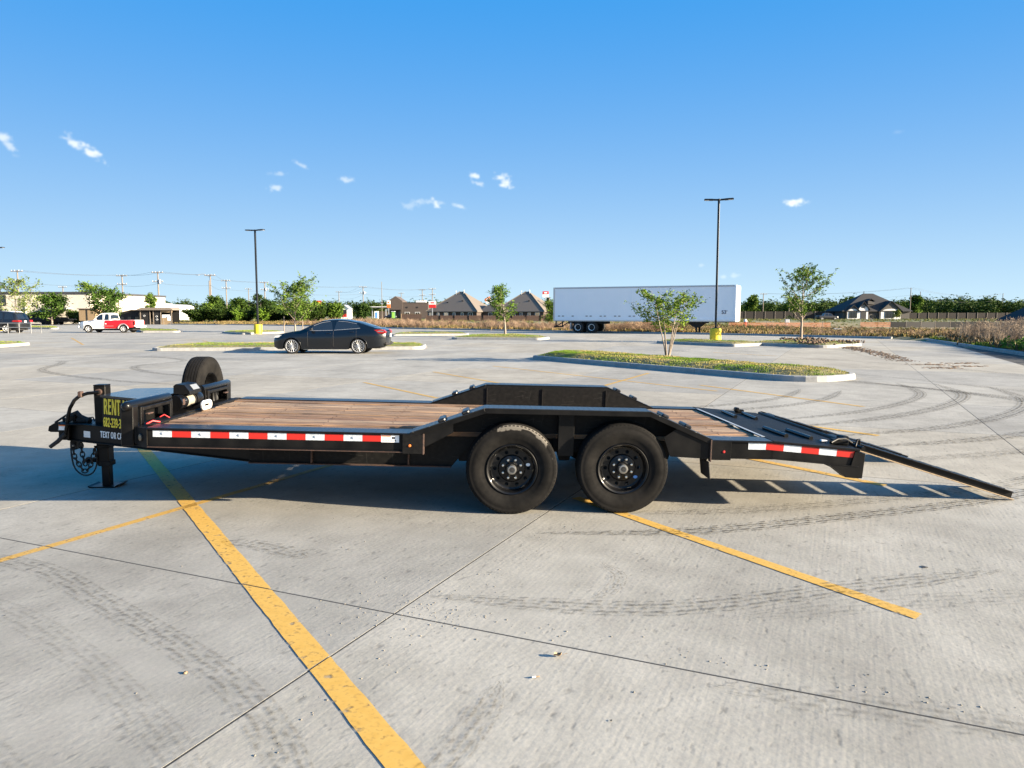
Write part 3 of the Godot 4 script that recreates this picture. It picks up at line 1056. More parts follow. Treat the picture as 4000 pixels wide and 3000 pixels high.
func rim_disc(r_in: float, r_out: float, holes: int, hr: float, hc: float) -> MB:
	# a flat ring in x, y with round hand holes, 8 mm thick
	var m := MB.new()
	for k in holes:
		var a0 := TAU * (k - 0.5) / holes
		var am := TAU * k / holes
		for side in [-1, 1]:
			var e: float = am + side * PI / holes
			var p := PackedVector2Array()
			var c := Vector2(cos(am), sin(am)) * hc
			p.append(Vector2(cos(am), sin(am)) * r_in)
			for q in 7:
				# half circle of the hole on this side
				var t := PI - PI * q / 6.0
				p.append(c + Vector2(cos(am), sin(am)) * (cos(t) * hr) + Vector2(-sin(am), cos(am)) * (sin(t) * hr * side))
			for q in 4:
				var t: float = lerpf(am, e, q / 3.0)
				p.append(Vector2(cos(t), sin(t)) * r_out)
			for q in 3:
				var t: float = lerpf(e, am, q / 3.0)
				p.append(Vector2(cos(t), sin(t)) * r_in)
			m.prism(p, -0.008, 0.0)
	return m

func tyre_shape(R: float, w: float, rim: float, grooves: int) -> MB:
	# lathe profile from the far bead over the tread to the near bead, with grooves
	var m := MB.new()
	var h := w * 0.5
	var p := [Vector2(rim, -h * 0.72), Vector2(rim + 0.012, -h * 0.82), Vector2(lerpf(rim, R, 0.35), -h * 0.97), Vector2(lerpf(rim, R, 0.55), -h), Vector2(R - 0.05, -h * 0.96), Vector2(R - 0.02, -h * 0.9), Vector2(R - 0.006, -h * 0.82)]
	var tw := h * 1.6
	var land := tw / (grooves * 1.35 + 1.0)
	var y := -tw * 0.5
	for g in grooves:
		y += land
		p.append(Vector2(R, y))
		p.append(Vector2(R - 0.011, y + land * 0.06))
		p.append(Vector2(R - 0.011, y + land * 0.29))
		y += land * 0.35
		p.append(Vector2(R, y))
	p.append_array([Vector2(R - 0.006, h * 0.82), Vector2(R - 0.014, h * 0.86), Vector2(R - 0.03, h * 0.935), Vector2(R - 0.036, h * 0.925), Vector2(R - 0.055, h * 0.965), Vector2(lerpf(rim, R, 0.58), h), Vector2(lerpf(rim, R, 0.52), h * 0.985), Vector2(lerpf(rim, R, 0.36), h * 0.975), Vector2(lerpf(rim, R, 0.3), h * 0.93), Vector2(rim + 0.022, h * 0.86), Vector2(rim + 0.012, h * 0.84), Vector2(rim, h * 0.74)])
	m.lathe(p, 72, Transform3D(Basis(Vector3.RIGHT, PI / 2), Vector3.ZERO))
	# shoulder blocks
	for i in 70:
		var a := TAU * i / 70
		m.box(Vector3(cos(a), sin(a), 0) * (R - 0.0175) + Vector3(0, 0, h * 0.845), Vector3(0.012, 0.022, 0.010), 0.003, Basis(Vector3.BACK, a))
	return m

func tyre_texture(mud: float, sd: int) -> StandardMaterial3D:
	# u runs round the wheel, v from the far bead to the near bead
	var n := noise(sd, 0.02, 5)
	var f := noise(sd + 1, 0.11, 3)
	var im := Image.create_empty(512, 128, false, Image.FORMAT_RGB8)
	for y in 128:
		for x in 512:
			var a := TAU * x / 512.0
			var q := Vector2(cos(a), sin(a)) * 60.0
			var s := n.get_noise_3d(q.x, q.y, y * 1.1)
			var g := f.get_noise_3d(q.x, q.y, y * 0.8)
			var c := Color(0.0045, 0.0042, 0.004).lerp(Color(0.014, 0.0128, 0.0115), clampf(0.5 + s * 0.9 + g * 0.3, 0, 1))
			# dried mud scuffed on the shoulder near the top and right of the wheel
			var up := maxf(cos(a - 1.25), 0.0)
			var band := smoothstep(0.66, 0.70, y / 128.0) * smoothstep(0.80, 0.75, y / 128.0 + s * 0.10)
			var k := clampf((up - 0.35) * 1.6 + s * 1.4 + g * 0.4, 0, 1) * band * mud
			c = c.lerp(Color(0.20, 0.18, 0.15), smoothstep(0.35, 0.6, k) * 0.75)
			im.set_pixel(x, y, c.linear_to_srgb())
	var m := StandardMaterial3D.new()
	m.albedo_texture = tex(im)
	m.roughness = 0.82
	m.metallic_specular = 0.25
	return m

func make_wheel(tyre_mat: Material, sticker: Material, at_deg: float) -> Node3D:
	var w := Node3D.new()
	w.name = "wheel"
	part(w, "tyre", tyre_shape(0.395, 0.235, 0.213, 4), tyre_mat)
	var m := MB.new()
	var f := Transform3D(Basis(Vector3.RIGHT, PI / 2), Vector3.ZERO)
	m.lathe([Vector2(0.213, -0.085), Vector2(0.205, -0.07), Vector2(0.205, 0.086), Vector2(0.214, 0.098), Vector2(0.220, 0.104), Vector2(0.216, 0.108), Vector2(0.206, 0.104), Vector2(0.197, 0.09), Vector2(0.192, 0.062), Vector2(0.186, 0.048), Vector2(0.178, 0.042), Vector2(0.168, 0.04)], 64, f)
	m.lathe([Vector2(0.168, 0.030), Vector2(0.168, 0.04)], 64, f)
	var d := rim_disc(0.118, 0.169, 10, 0.0165, 0.145)
	d.X = Transform3D.IDENTITY
	part(w, "rim", m, M.gloss)
	part(w, "rim_disc", d, M.gloss, Transform3D(Basis(), Vector3(0, 0, 0.040)))
	var hub := MB.new()
	hub.lathe([Vector2(0.120, 0.032), Vector2(0.120, 0.041), Vector2(0.113, 0.052), Vector2(0.105, 0.056), Vector2(0.062, 0.056), Vector2(0.056, 0.06), Vector2(0.052, 0.075), Vector2(0.0, 0.075)], 48, f)
	part(w, "hub_plate", hub, M.gloss)
	var cap := MB.new()
	cap.lathe([Vector2(0.040, 0.07), Vector2(0.040, 0.115), Vector2(0.037, 0.122), Vector2(0.026, 0.124), Vector2(0.024, 0.118), Vector2(0.0, 0.116)], 32, f)
	part(w, "hub_cap", cap, M.steel)
	var plug := MB.new()
	plug.lathe([Vector2(0.022, 0.115), Vector2(0.020, 0.122), Vector2(0.0, 0.123)], 20, f)
	part(w, "hub_plug", plug, M.dark)
	for k in 8:
		var a := TAU * (k + 0.5) / 8
		var n := MB.new()
		n.lathe([Vector2(0.0135, 0.05), Vector2(0.0135, 0.074), Vector2(0.010, 0.082), Vector2(0.0, 0.084)], 6, f, false)
		part(w, "lug_nut", n, M.chrome, Transform3D(Basis(), Vector3(cos(a), sin(a), 0) * 0.083))
	if sticker:
		var s := MB.new()
		s.lathe([Vector2(0.018, 0.0), Vector2(0.018, 0.001), Vector2(0.0, 0.0012)], 20, Transform3D(Basis(Vector3.RIGHT, PI / 2).scaled(Vector3(1.0, 0.75, 1.0)), Vector3.ZERO))
		var a := deg_to_rad(at_deg)
		part(w, "round_sticker", s, sticker, Transform3D(Basis(), Vector3(cos(a) * 0.145, sin(a) * 0.145, 0.0415)))
	# back of the wheel: a drum behind the disc
	var dr := MB.new()
	dr.lathe([Vector2(0.0, -0.09), Vector2(0.16, -0.09), Vector2(0.16, 0.0), Vector2(0.0, 0.01)], 32, f)
	part(w, "brake_drum", dr, M.dark)
	return w

func channel(a: Vector3, b: Vector3, h: float, depth: float, th: float, face: Vector3) -> MB:
	# a C channel from a to b along its top outer edge; web set back by «depth» from the side «face» looks to
	var m := MB.new()
	var up := Vector3.UP
	m.beam(a - up * (th * 0.5) - face * (depth * 0.5), b - up * (th * 0.5) - face * (depth * 0.5), depth, th, 0.002)
	m.beam(a - up * (h - th * 0.5) - face * (depth * 0.5), b - up * (h - th * 0.5) - face * (depth * 0.5), depth, th, 0.002)
	m.beam(a - up * (h * 0.5) - face * (depth - th * 0.5 - 0.02), b - up * (h * 0.5) - face * (depth - th * 0.5 - 0.02), th, h - th * 2.0 + 0.001, 0.0)
	return m

func chain(pts: Array, r: float) -> MB:
	var m := MB.new()
	var c := Curve3D.new()
	for p in pts:
		c.add_point(p)
	var step := r * 3.6
	var n := int(c.get_baked_length() / step)
	for i in n:
		var p := c.sample_baked(step * (i + 0.5))
		var d := (c.sample_baked(step * (i + 1.0)) - c.sample_baked(step * i)).normalized()
		var s := d.cross(Vector3(0.3, 0.2, 0.9)).normalized()
		if i % 2:
			s = s.cross(d)
		var loop := []
		for k in 13:
			var a := TAU * k / 12
			loop.append(p + d * (cos(a) * r * 2.5) + s * (sin(a) * r * 1.5))
		m.tube(loop, r * 0.52, 5, -1.0, false)
	return m

func lettering(under: Node, words: String, height: float, squeeze: float, mat_: Material, xf: Transform3D, bold := true, called := "lettering") -> void:
	var t := TextMesh.new()
	var f := SystemFont.new()
	f.font_names = PackedStringArray(["Droid Sans"])
	f.font_weight = 800 if bold else 400
	t.font = f
	t.text = words
	t.font_size = 64
	t.pixel_size = height / 46.0
	t.depth = 0.004
	t.horizontal_alignment = HORIZONTAL_ALIGNMENT_LEFT
	t.vertical_alignment = VERTICAL_ALIGNMENT_BOTTOM
	part(under, called, t, mat_, xf * Transform3D(Basis.from_scale(Vector3(squeeze, 1, 1)), Vector3.ZERO))

func make_trailer() -> void:
	var T := thing("car_hauler_trailer", "long black tandem axle car hauler trailer with plank deck and lowered ramps", "trailer", Vector3(-0.039, 0, -7.515), 0.03)
	deck = Transform3D(Basis(Vector3.BACK, -0.027) * Basis(Vector3.RIGHT, -0.0095), Vector3(0, 0.672, 0))
	var Z := Vector3.BACK
	# side rails in front of the fenders
	for s in [1.0, -1.0]:
		part(T, "side_rail", channel(Vector3(-3.05, 0, HW * s), Vector3(-0.84, 0, HW * s), 0.150, 0.045, 0.008, Z * s), M.black, deck)
		part(T, "rail_lip", bx(Vector3(-1.95, -0.1545, (HW - 0.012) * s), Vector3(2.2, 0.008, 0.03), 0.002), M.rusty, deck)
		# tread plate strip beside the planks
		part(T, "edge_plate", bx(Vector3(-1.96, 0.004, (HW - 0.125) * s), Vector3(2.2, 0.008, 0.235), 0.003), M.plate, deck)
	# planks
	rng.seed = 9
	var pw := 2.09 / 11.0
	for i in 11:
		var z := -1.045 + pw * (i + 0.5)
		for seg in 2:
			var cut := -0.1
			var x0 := -3.06 if seg == 0 else cut + 0.002
			var x1 := cut - 0.002 if seg == 0 else 2.235
			var m := MB.new()
			var y := -0.004 + rng.randf_range(-0.006, 0.005)
			var o := rng.randf()
			var o2 := rng.randf()
			# a board with a rounded top edge and its own stretch of grain
			var w := pw * 0.5 - rng.randf_range(0.004, 0.009)
			var prof := [Vector2(-w, -0.04), Vector2(-w, -0.006), Vector2(-w + 0.004, -0.001), Vector2(-w * 0.5, 0.0015), Vector2(0, 0.0005), Vector2(w * 0.5, 0.0015), Vector2(w - 0.004, -0.001), Vector2(w, -0.006), Vector2(w, -0.04)]
			var nx := 10
			var g := []
			for k in nx + 1:
				var row := []
				for q in prof:
					row.append(Vector3(lerpf(x0, x1, k / float(nx)), y + q.y + sin(k * 1.7 + i) * 0.0012, z + q.x))
				g.append(row)
			m.grid(g, true)
			for k in m.T.size():
				m.T[k] = Vector2(o + m.P[k].z * 1.6, o2 + m.P[k].x * 0.42)
			part(T, "deck_plank", m, M["wood%d" % rng.randi_range(0, 3)], deck)
	# screws in the boards at each cross member
	var sc := MB.new()
	for x in [-2.9, -2.3, -1.7, -1.1, -0.5, 0.1, 0.7, 1.3, 1.9]:
		for i in 11:
			for k in [-0.05, 0.05]:
				sc.box(Vector3(x + k * 0.2, 0.0, -1.045 + pw * (i + 0.5) + k), Vector3(0.012, 0.004, 0.012), 0.0015)
	part(T, "deck_screws", sc, M.rusty, deck).set_meta("kind", "stuff")
	# cross members under the deck
	for k in 9:
		part(T, "cross_member", bx(Vector3(-2.6 + k * 0.6, -0.09, 0), Vector3(0.05, 0.075, 2.05)), M.dusty, deck)
	# drive-over fenders
	for s in [1.0, -1.0]:
		var path := [Vector3(-0.86, 0.012, 0), Vector3(-0.234, 0.235, 0), Vector3(1.175, 0.237, 0), Vector3(1.71, 0.012, 0)]
		var f := MB.new()
		var zz: float = (HW - 0.122) * s
		for i in 3:
			f.beam(path[i] + Z * zz, path[i + 1] + Z * zz, 0.246, 0.008, 0.002)
		var top := part(T, "fender", f, M.plate, deck)
		var e := MB.new()
		for i in 3:
			for zq in [HW - 0.004, HW - 0.243]:
				e.beam(path[i] + Vector3(0, -0.021, zq * s), path[i + 1] + Vector3(0, -0.021, zq * s), 0.008, 0.045, 0.002)
		part(top, "fender_edge", e, M.black)
		for q in [[0, 0.42], [0, 0.74], [2, 0.25], [2, 0.62]]:
			var c := MB.new()
			var a: Vector3 = path[q[0]]
			var b: Vector3 = path[q[0] + 1]
			var p := a.lerp(b, q[1])
			var d := (b - a).normalized()
			c.beam(p + Z * zz - d * 0.035 + Vector3.UP * 0.018, p + Z * zz + d * 0.03 + Vector3.UP * 0.018, 0.22, 0.032, 0.010)
			part(top, "step_cleat", c, M.plate)
		# inner side of the fender box, down to the planks
		var side := pr([Vector2(-0.86, 0.0), Vector2(-0.234, 0.224), Vector2(1.175, 0.226), Vector2(1.70, 0.0), Vector2(1.70, -0.05), Vector2(-0.86, -0.05)], -0.004, 0.004)
		part(top, "fender_side", side, M.scuffed, Transform3D(Basis(), Vector3(0, 0, (HW - 0.268) * s)))
		for x in [-0.22, 0.42, 1.16]:
			part(top, "fender_rib", bx(Vector3(x, 0.10, (HW - 0.278) * s), Vector3(0.012, 0.20, 0.014)), M.dusty)
		# outer skirts: sloped corners in front of and behind the tyres, and the post between them
		part(top, "fender_skirt", pr([Vector2(-0.86, 0.0), Vector2(-0.50, 0.12), Vector2(-0.50, 0.02), Vector2(-0.72, -0.10), Vector2(-0.86, -0.15)], -0.004, 0.004), M.black, Transform3D(Basis(), Vector3(0, 0, (HW - 0.02) * s)))
		part(top, "fender_skirt", pr([Vector2(1.44, 0.115), Vector2(1.70, 0.0), Vector2(1.70, -0.16), Vector2(1.36, -0.145), Vector2(1.30, 0.02)], -0.004, 0.004), M.black, Transform3D(Basis(), Vector3(0, 0, (HW - 0.02) * s)))
		part(top, "fender_post", bx(Vector3(0.472, 0.02, (HW - 0.14) * s), Vector3(0.14, 0.40, 0.05), 0.004), M.black)
		# gusset plates with rivets at the ends of the fenders
		var g1 := part(T, "gusset_plate", bx(Vector3(-0.838, -0.082, (HW + 0.003) * s), Vector3(0.17, 0.165, 0.012), 0.002), M.scuffed, deck)
		part(g1, "gusset_lip", bx(Vector3(-0.748, -0.082, (HW - 0.02) * s), Vector3(0.012, 0.175, 0.06), 0.002), M.rusty)
		var lamp := MB.new()
		lamp.lathe([Vector2(0.012, 0.0), Vector2(0.010, 0.006), Vector2(0.0, 0.008)], 14, Transform3D(Basis(Vector3.RIGHT, PI / 2 * s), Vector3(-0.862, -0.095, (HW + 0.009) * s)))
		part(g1, "side_marker", lamp, M.orange)
		var g2 := part(T, "gusset_plate", bx(Vector3(1.79, -0.08, (HW + 0.003) * s), Vector3(0.175, 0.165, 0.012), 0.002), M.black, deck)
		part(g2, "gusset_lip", bx(Vector3(1.705, -0.085, (HW - 0.02) * s), Vector3(0.012, 0.19, 0.06), 0.002), M.rusty)
		var l2 := MB.new()
		l2.lathe([Vector2(0.012, 0.0), Vector2(0.010, 0.006), Vector2(0.0, 0.008)], 14, Transform3D(Basis(Vector3.RIGHT, PI / 2 * s), Vector3(1.815, -0.09, (HW + 0.009) * s)))
		part(g2, "side_marker", l2, M.red)
	# main frame rails and the A-frame tongue
	for s in [1.0, -1.0]:
		var fr := part(T, "frame_rail", pr([Vector2(-2.3, -0.02), Vector2(-2.3, -0.325), Vector2(-0.52, -0.325), Vector2(-0.40, -0.18), Vector2(1.2, -0.17), Vector2(2.4, -0.17), Vector2(2.4, -0.02)], -0.005, 0.005), M.scuffed, deck * Transform3D(Basis(), Vector3(0, 0, 0.985 * s)))
		part(fr, "lower_flange", bx(Vector3(-1.41, -0.325, 0), Vector3(1.78, 0.010, 0.09), 0.002), M.rusty)
		part(fr, "upper_flange", bx(Vector3(0.05, -0.025, 0), Vector3(4.6, 0.010, 0.09), 0.002), M.dusty)
		for x in [-0.9, -1.75]:
			part(fr, "web_stiffener", bx(Vector3(x, -0.17, 0.02 * s), Vector3(0.012, 0.29, 0.05)), M.rusty)
		var a := Vector3(-4.36, -0.14, 0.12 * s)
		var b := Vector3(-2.28, -0.155, 0.96 * s)
		var out: Vector3 = Vector3(-(b - a).z, 0, (b - a).x).normalized() * s
		if out.z * s < 0.0:
			out = -out
		var tg := part(T, "tongue_beam", channel(a, b, 0.178, 0.055, 0.010, out), M.black, deck)
		if s > 0:
			var xf := Transform3D(Basis((b - a).normalized(), Vector3.UP, (b - a).normalized().cross(Vector3.UP)), a.lerp(b, 0.185) + Vector3(0, -0.135, 0) - out * 0.022)
			lettering(tg, "TEXT OR CALL", 0.062, 0.60, M.white, xf)
			# data plate and warning label
			var l := MB.new()
			l.box(Vector3.ZERO, Vector3(0.085, 0.062, 0.002))
			part(tg, "data_label", l, M.alu, Transform3D(Basis((b - a).normalized(), Vector3.UP, (b - a).normalized().cross(Vector3.UP)), a.lerp(b, 0.105) + Vector3(0, -0.10, 0) - out * 0.025))
	var nose := MB.new()
	nose.box(Vector3(-4.38, -0.225, 0), Vector3(0.10, 0.17, 0.30), 0.008)
	nose.box(Vector3(-4.12, -0.148, 0), Vector3(0.55, 0.010, 0.40), 0.002)
	part(T, "tongue_nose", nose, M.black, deck)
	var wl := part(T, "warning_sticker", bx(Vector3(-4.385, -0.185, 0.153), Vector3(0.072, 0.052, 0.002)), M.white, deck)
	part(wl, "sticker_band", bx(Vector3(-4.385, -0.165, 0.1545), Vector3(0.072, 0.012, 0.002)), M.orange)
	# running gear
	var tm0 := tyre_texture(1.0, 301)
	var tm1 := tyre_texture(0.0, 302)
	for k in 2:
		var cx: float = [0.0, 0.957][k]
		for s in [1.0, -1.0]:
			var w := make_wheel(tm0 if k == 0 and s > 0 else tm1, M.white if k == 0 else M.blue, [12.0, -35.0][k])
			T.add_child(w, true)
			w.transform = Transform3D(Basis(Vector3.UP, 0.0 if s > 0 else PI) * Basis(Vector3.BACK, 0.0), Vector3(cx, 0.392, 1.155 * s))
		part(T, "axle", tb([Vector3(cx, 0.392, -1.1), Vector3(cx, 0.392, 1.1)], 0.045, 14), M.dusty)
		for s in [1.0, -1.0]:
			var sp := MB.new()
			for q in 4:
				var hl := 0.36 - q * 0.07
				var pts := []
				for i in 7:
					var t := i / 6.0 * 2.0 - 1.0
					pts.append(Vector3(cx + t * hl, 0.455 - q * 0.012 - 0.05 * (1.0 - t * t) + 0.03, 0.93 * s))
				for i in 6:
					sp.beam(pts[i], pts[i + 1], 0.045, 0.010)
			part(T, "leaf_spring", sp, M.dusty)
	for x in [-0.42, 0.478, 1.37]:
		for s in [1.0, -1.0]:
			part(T, "spring_hanger", pr([Vector2(x - 0.09, 0.56), Vector2(x + 0.09, 0.56), Vector2(x + 0.045, 0.41), Vector2(x - 0.045, 0.41)], 0.93 * s - 0.03, 0.93 * s + 0.03), M.dusty)
	# reflective tape
	for k in 12:
		part(T, "red_reflector" if k % 2 else "white_reflector", bx(Vector3(-2.928 + k * 0.1586, -0.042, HW - 0.0155), Vector3(0.1575, 0.055, 0.002)), M.red_tape if k % 2 else M.white_tape, deck)
		if k % 2 == 0:
			var oval := MB.new()
			oval.lathe([Vector2(0.016, 0.0), Vector2(0.015, 0.001), Vector2(0.0, 0.001)], 14, Transform3D(Basis(Vector3.RIGHT, PI / 2).scaled(Vector3(1.9, 0.8, 1.0)), Vector3(-2.92 + k * 0.1586, -0.042, HW - 0.0145)))
			part(T.get_child(T.get_child_count() - 1), "oval_mark", oval, M.white)
	var st := part(T, "maker_sticker", bx(Vector3(-1.03, -0.043, HW - 0.0155), Vector3(0.152, 0.062, 0.002)), M.white, deck)
	part(st, "sticker_stripe", bx(Vector3(-1.062, -0.021, HW - 0.0143), Vector3(0.075, 0.009, 0.002)), M.orange)
	part(st, "sticker_print", bx(Vector3(-1.002, -0.036, HW - 0.0143), Vector3(0.026, 0.018, 0.002), 0.0008), M.dark)
	part(st, "sticker_print", bx(Vector3(-0.985, -0.060, HW - 0.0143), Vector3(0.012, 0.010, 0.002), 0.0008), M.dark)
	for k in 4:
		part(st, "sticker_print", bx(Vector3(-1.085 + k * 0.022, -0.058, HW - 0.0143), Vector3(0.014, 0.004, 0.002)), M.orange)
	# dove tail
	var bend := deck * Transform3D(Basis(Vector3.BACK, -0.072), Vector3(2.245, 0, 0))
	for s in [1.0, -1.0]:
		part(T, "rear_rail", channel(Vector3(1.70, 0, HW * s), Vector3(2.25, 0, HW * s), 0.150, 0.045, 0.008, Z * s), M.black, deck)
		part(T, "rear_rail", channel(Vector3(-0.003, 0, HW * s), Vector3(0.76, 0, HW * s), 0.148, 0.045, 0.008, Z * s), M.black, bend)
		part(T, "edge_plate", bx(Vector3(1.97, 0.004, (HW - 0.125) * s), Vector3(0.54, 0.008, 0.235), 0.003), M.plate, deck)
		part(T, "rear_gusset", pr([Vector2(0.50, -0.14), Vector2(0.665, -0.245), Vector2(0.78, -0.245), Vector2(0.78, -0.02), Vector2(0.72, -0.02), Vector2(0.70, -0.14)], -0.05, 0.05), M.black, bend * Transform3D(Basis(), Vector3(0, 0, (HW - 0.053) * s)))
	part(T, "dovetail_plate", bx(Vector3(0.39, 0.004, 0), Vector3(0.775, 0.010, 2.56), 0.003), M.dove, bend)
	part(T, "plate_edge", bx(Vector3(-0.004, 0.011, 0), Vector3(0.035, 0.006, 2.10), 0.002), M.edge, bend)
	for s in [1.0, -1.0]:
		for x in [0.24, 0.47]:
			var c := MB.new()
			c.tube([Vector3(x, 0.022, 0.42 * s), Vector3(x + 0.02, 0.022, 0.92 * s)], 0.020, 10)
			part(T, "ramp_cleat", c, M.gloss, bend)
	var rb := MB.new()
	rb.box(Vector3(0.79, -0.135, 0), Vector3(0.06, 0.22, 2.56), 0.006)
	part(T, "rear_bumper", rb, M.black, bend)
	part(T, "rear_hinge_bar", tb([Vector3(0.81, 0.012, -1.25), Vector3(0.81, 0.012, 1.25)], 0.019, 10), M.black, bend)
	for k in 6:
		part(T, "red_reflector" if k % 2 else "white_reflector", bx(Vector3(2.11 + k * 0.1555 - (2.245 if k > 0 else 0.0), -0.042 if k > 0 else -0.040, HW - 0.0155), Vector3(0.1545, 0.058, 0.002)), M.red_tape if k % 2 else M.white_tape, bend if k > 0 else deck)
	# latches and pins heaped at the near rear corner
	var latch := MB.new()
	latch.box(Vector3(0.66, 0.035, 1.10), Vector3(0.16, 0.05, 0.05), 0.01)
	latch.box(Vector3(0.74, 0.05, 1.0), Vector3(0.07, 0.07, 0.12), 0.012)
	latch.tube([Vector3(0.55, 0.03, 1.18), Vector3(0.62, 0.06, 1.14), Vector3(0.72, 0.065, 1.08), Vector3(0.80, 0.03, 1.05)], 0.014, 8)
	latch.tube([Vector3(0.76, 0.02, 1.20), Vector3(0.78, 0.075, 1.18), Vector3(0.83, 0.075, 1.12), Vector3(0.85, 0.0, 1.10)], 0.010, 8)
	part(T, "ramp_latch", latch, M.black, bend)
	part(T, "pin_grip", bx(Vector3(0.56, 0.02, 1.02), Vector3(0.06, 0.02, 0.035), 0.006), M.alu, bend)
	var lt2 := MB.new()
	lt2.box(Vector3(0.5, 0.03, -1.06), Vector3(0.10, 0.045, 0.05), 0.01)
	lt2.box(Vector3(0.45, 0.05, -1.02), Vector3(0.05, 0.05, 0.08), 0.012)
	part(T, "ramp_latch", lt2, M.black, bend)
	# the far ramp has slid out to the edge
	# ramps: two channels and angle rungs, from the hinge bar to the ground
	for s in [1.0, -1.0]:
		var zi := 0.39 if s > 0.0 else 0.86
		var zo := 0.88 if s > 0.0 else 1.27
		var top := bend * Vector3(0.84, 0.0, zi * s)
		var top2 := bend * Vector3(0.84, 0.0, zo * s)
		var foot := Vector3(4.66, 0.042, zi * s)
		var foot2 := Vector3(4.66, 0.042, zo * s)
		var r := Node3D.new()
		r.name = "ramp"
		T.add_child(r, true)
		for q in [[top, foot, -1.0], [top2, foot2, 1.0]]:
			var b := MB.new()
			b.beam(q[0], q[1], 0.010, 0.072, 0.002)
			b.beam(q[0] + Vector3(0, 0.033, 0.012 * q[2] * s), q[1] + Vector3(0, 0.033, 0.012 * q[2] * s), 0.032, 0.008, 0.002)
			part(r, "ramp_beam", b, M.black)
			part(r, "beam_flange", bm(q[0] + Vector3(0.02, -0.036, 0.016 * q[2] * s), q[1] + Vector3(0, -0.036, 0.016 * q[2] * s), 0.040, 0.010), M.worn)
		for k in 9:
			var t := (k + 0.35) / 8.9
			var a := top.lerp(foot, t)
			var b := top2.lerp(foot2, t)
			var m := MB.new()
			m.beam(a + Vector3(0, 0.03, 0), b + Vector3(0, 0.03, 0), 0.06, 0.008)
			m.beam(a + Vector3(0.034, -0.004, 0), b + Vector3(0.034, -0.004, 0), 0.008, 0.066)
			part(r, "rung", m, M.black)
	# mud flaps behind the rear wheels
	for s in [1.0, -1.0]:
		var fl := MB.new()
		fl.box(Vector3(1.70, 0.375, 1.14 * s), Vector3(0.010, 0.155, 0.27), 0.003, Basis(Vector3.BACK, 0.10))
		part(T, "mud_flap", fl, M.rub)
		part(T, "flap_bracket", bx(Vector3(1.69, 0.475, 1.14 * s), Vector3(0.03, 0.05, 0.10), 0.004), M.black)
	make_trailer_front(T)

func bm(a: Vector3, b: Vector3, w: float, h: float) -> MB:
	var m := MB.new()
	m.beam(a, b, w, h, 0.002)
	return m

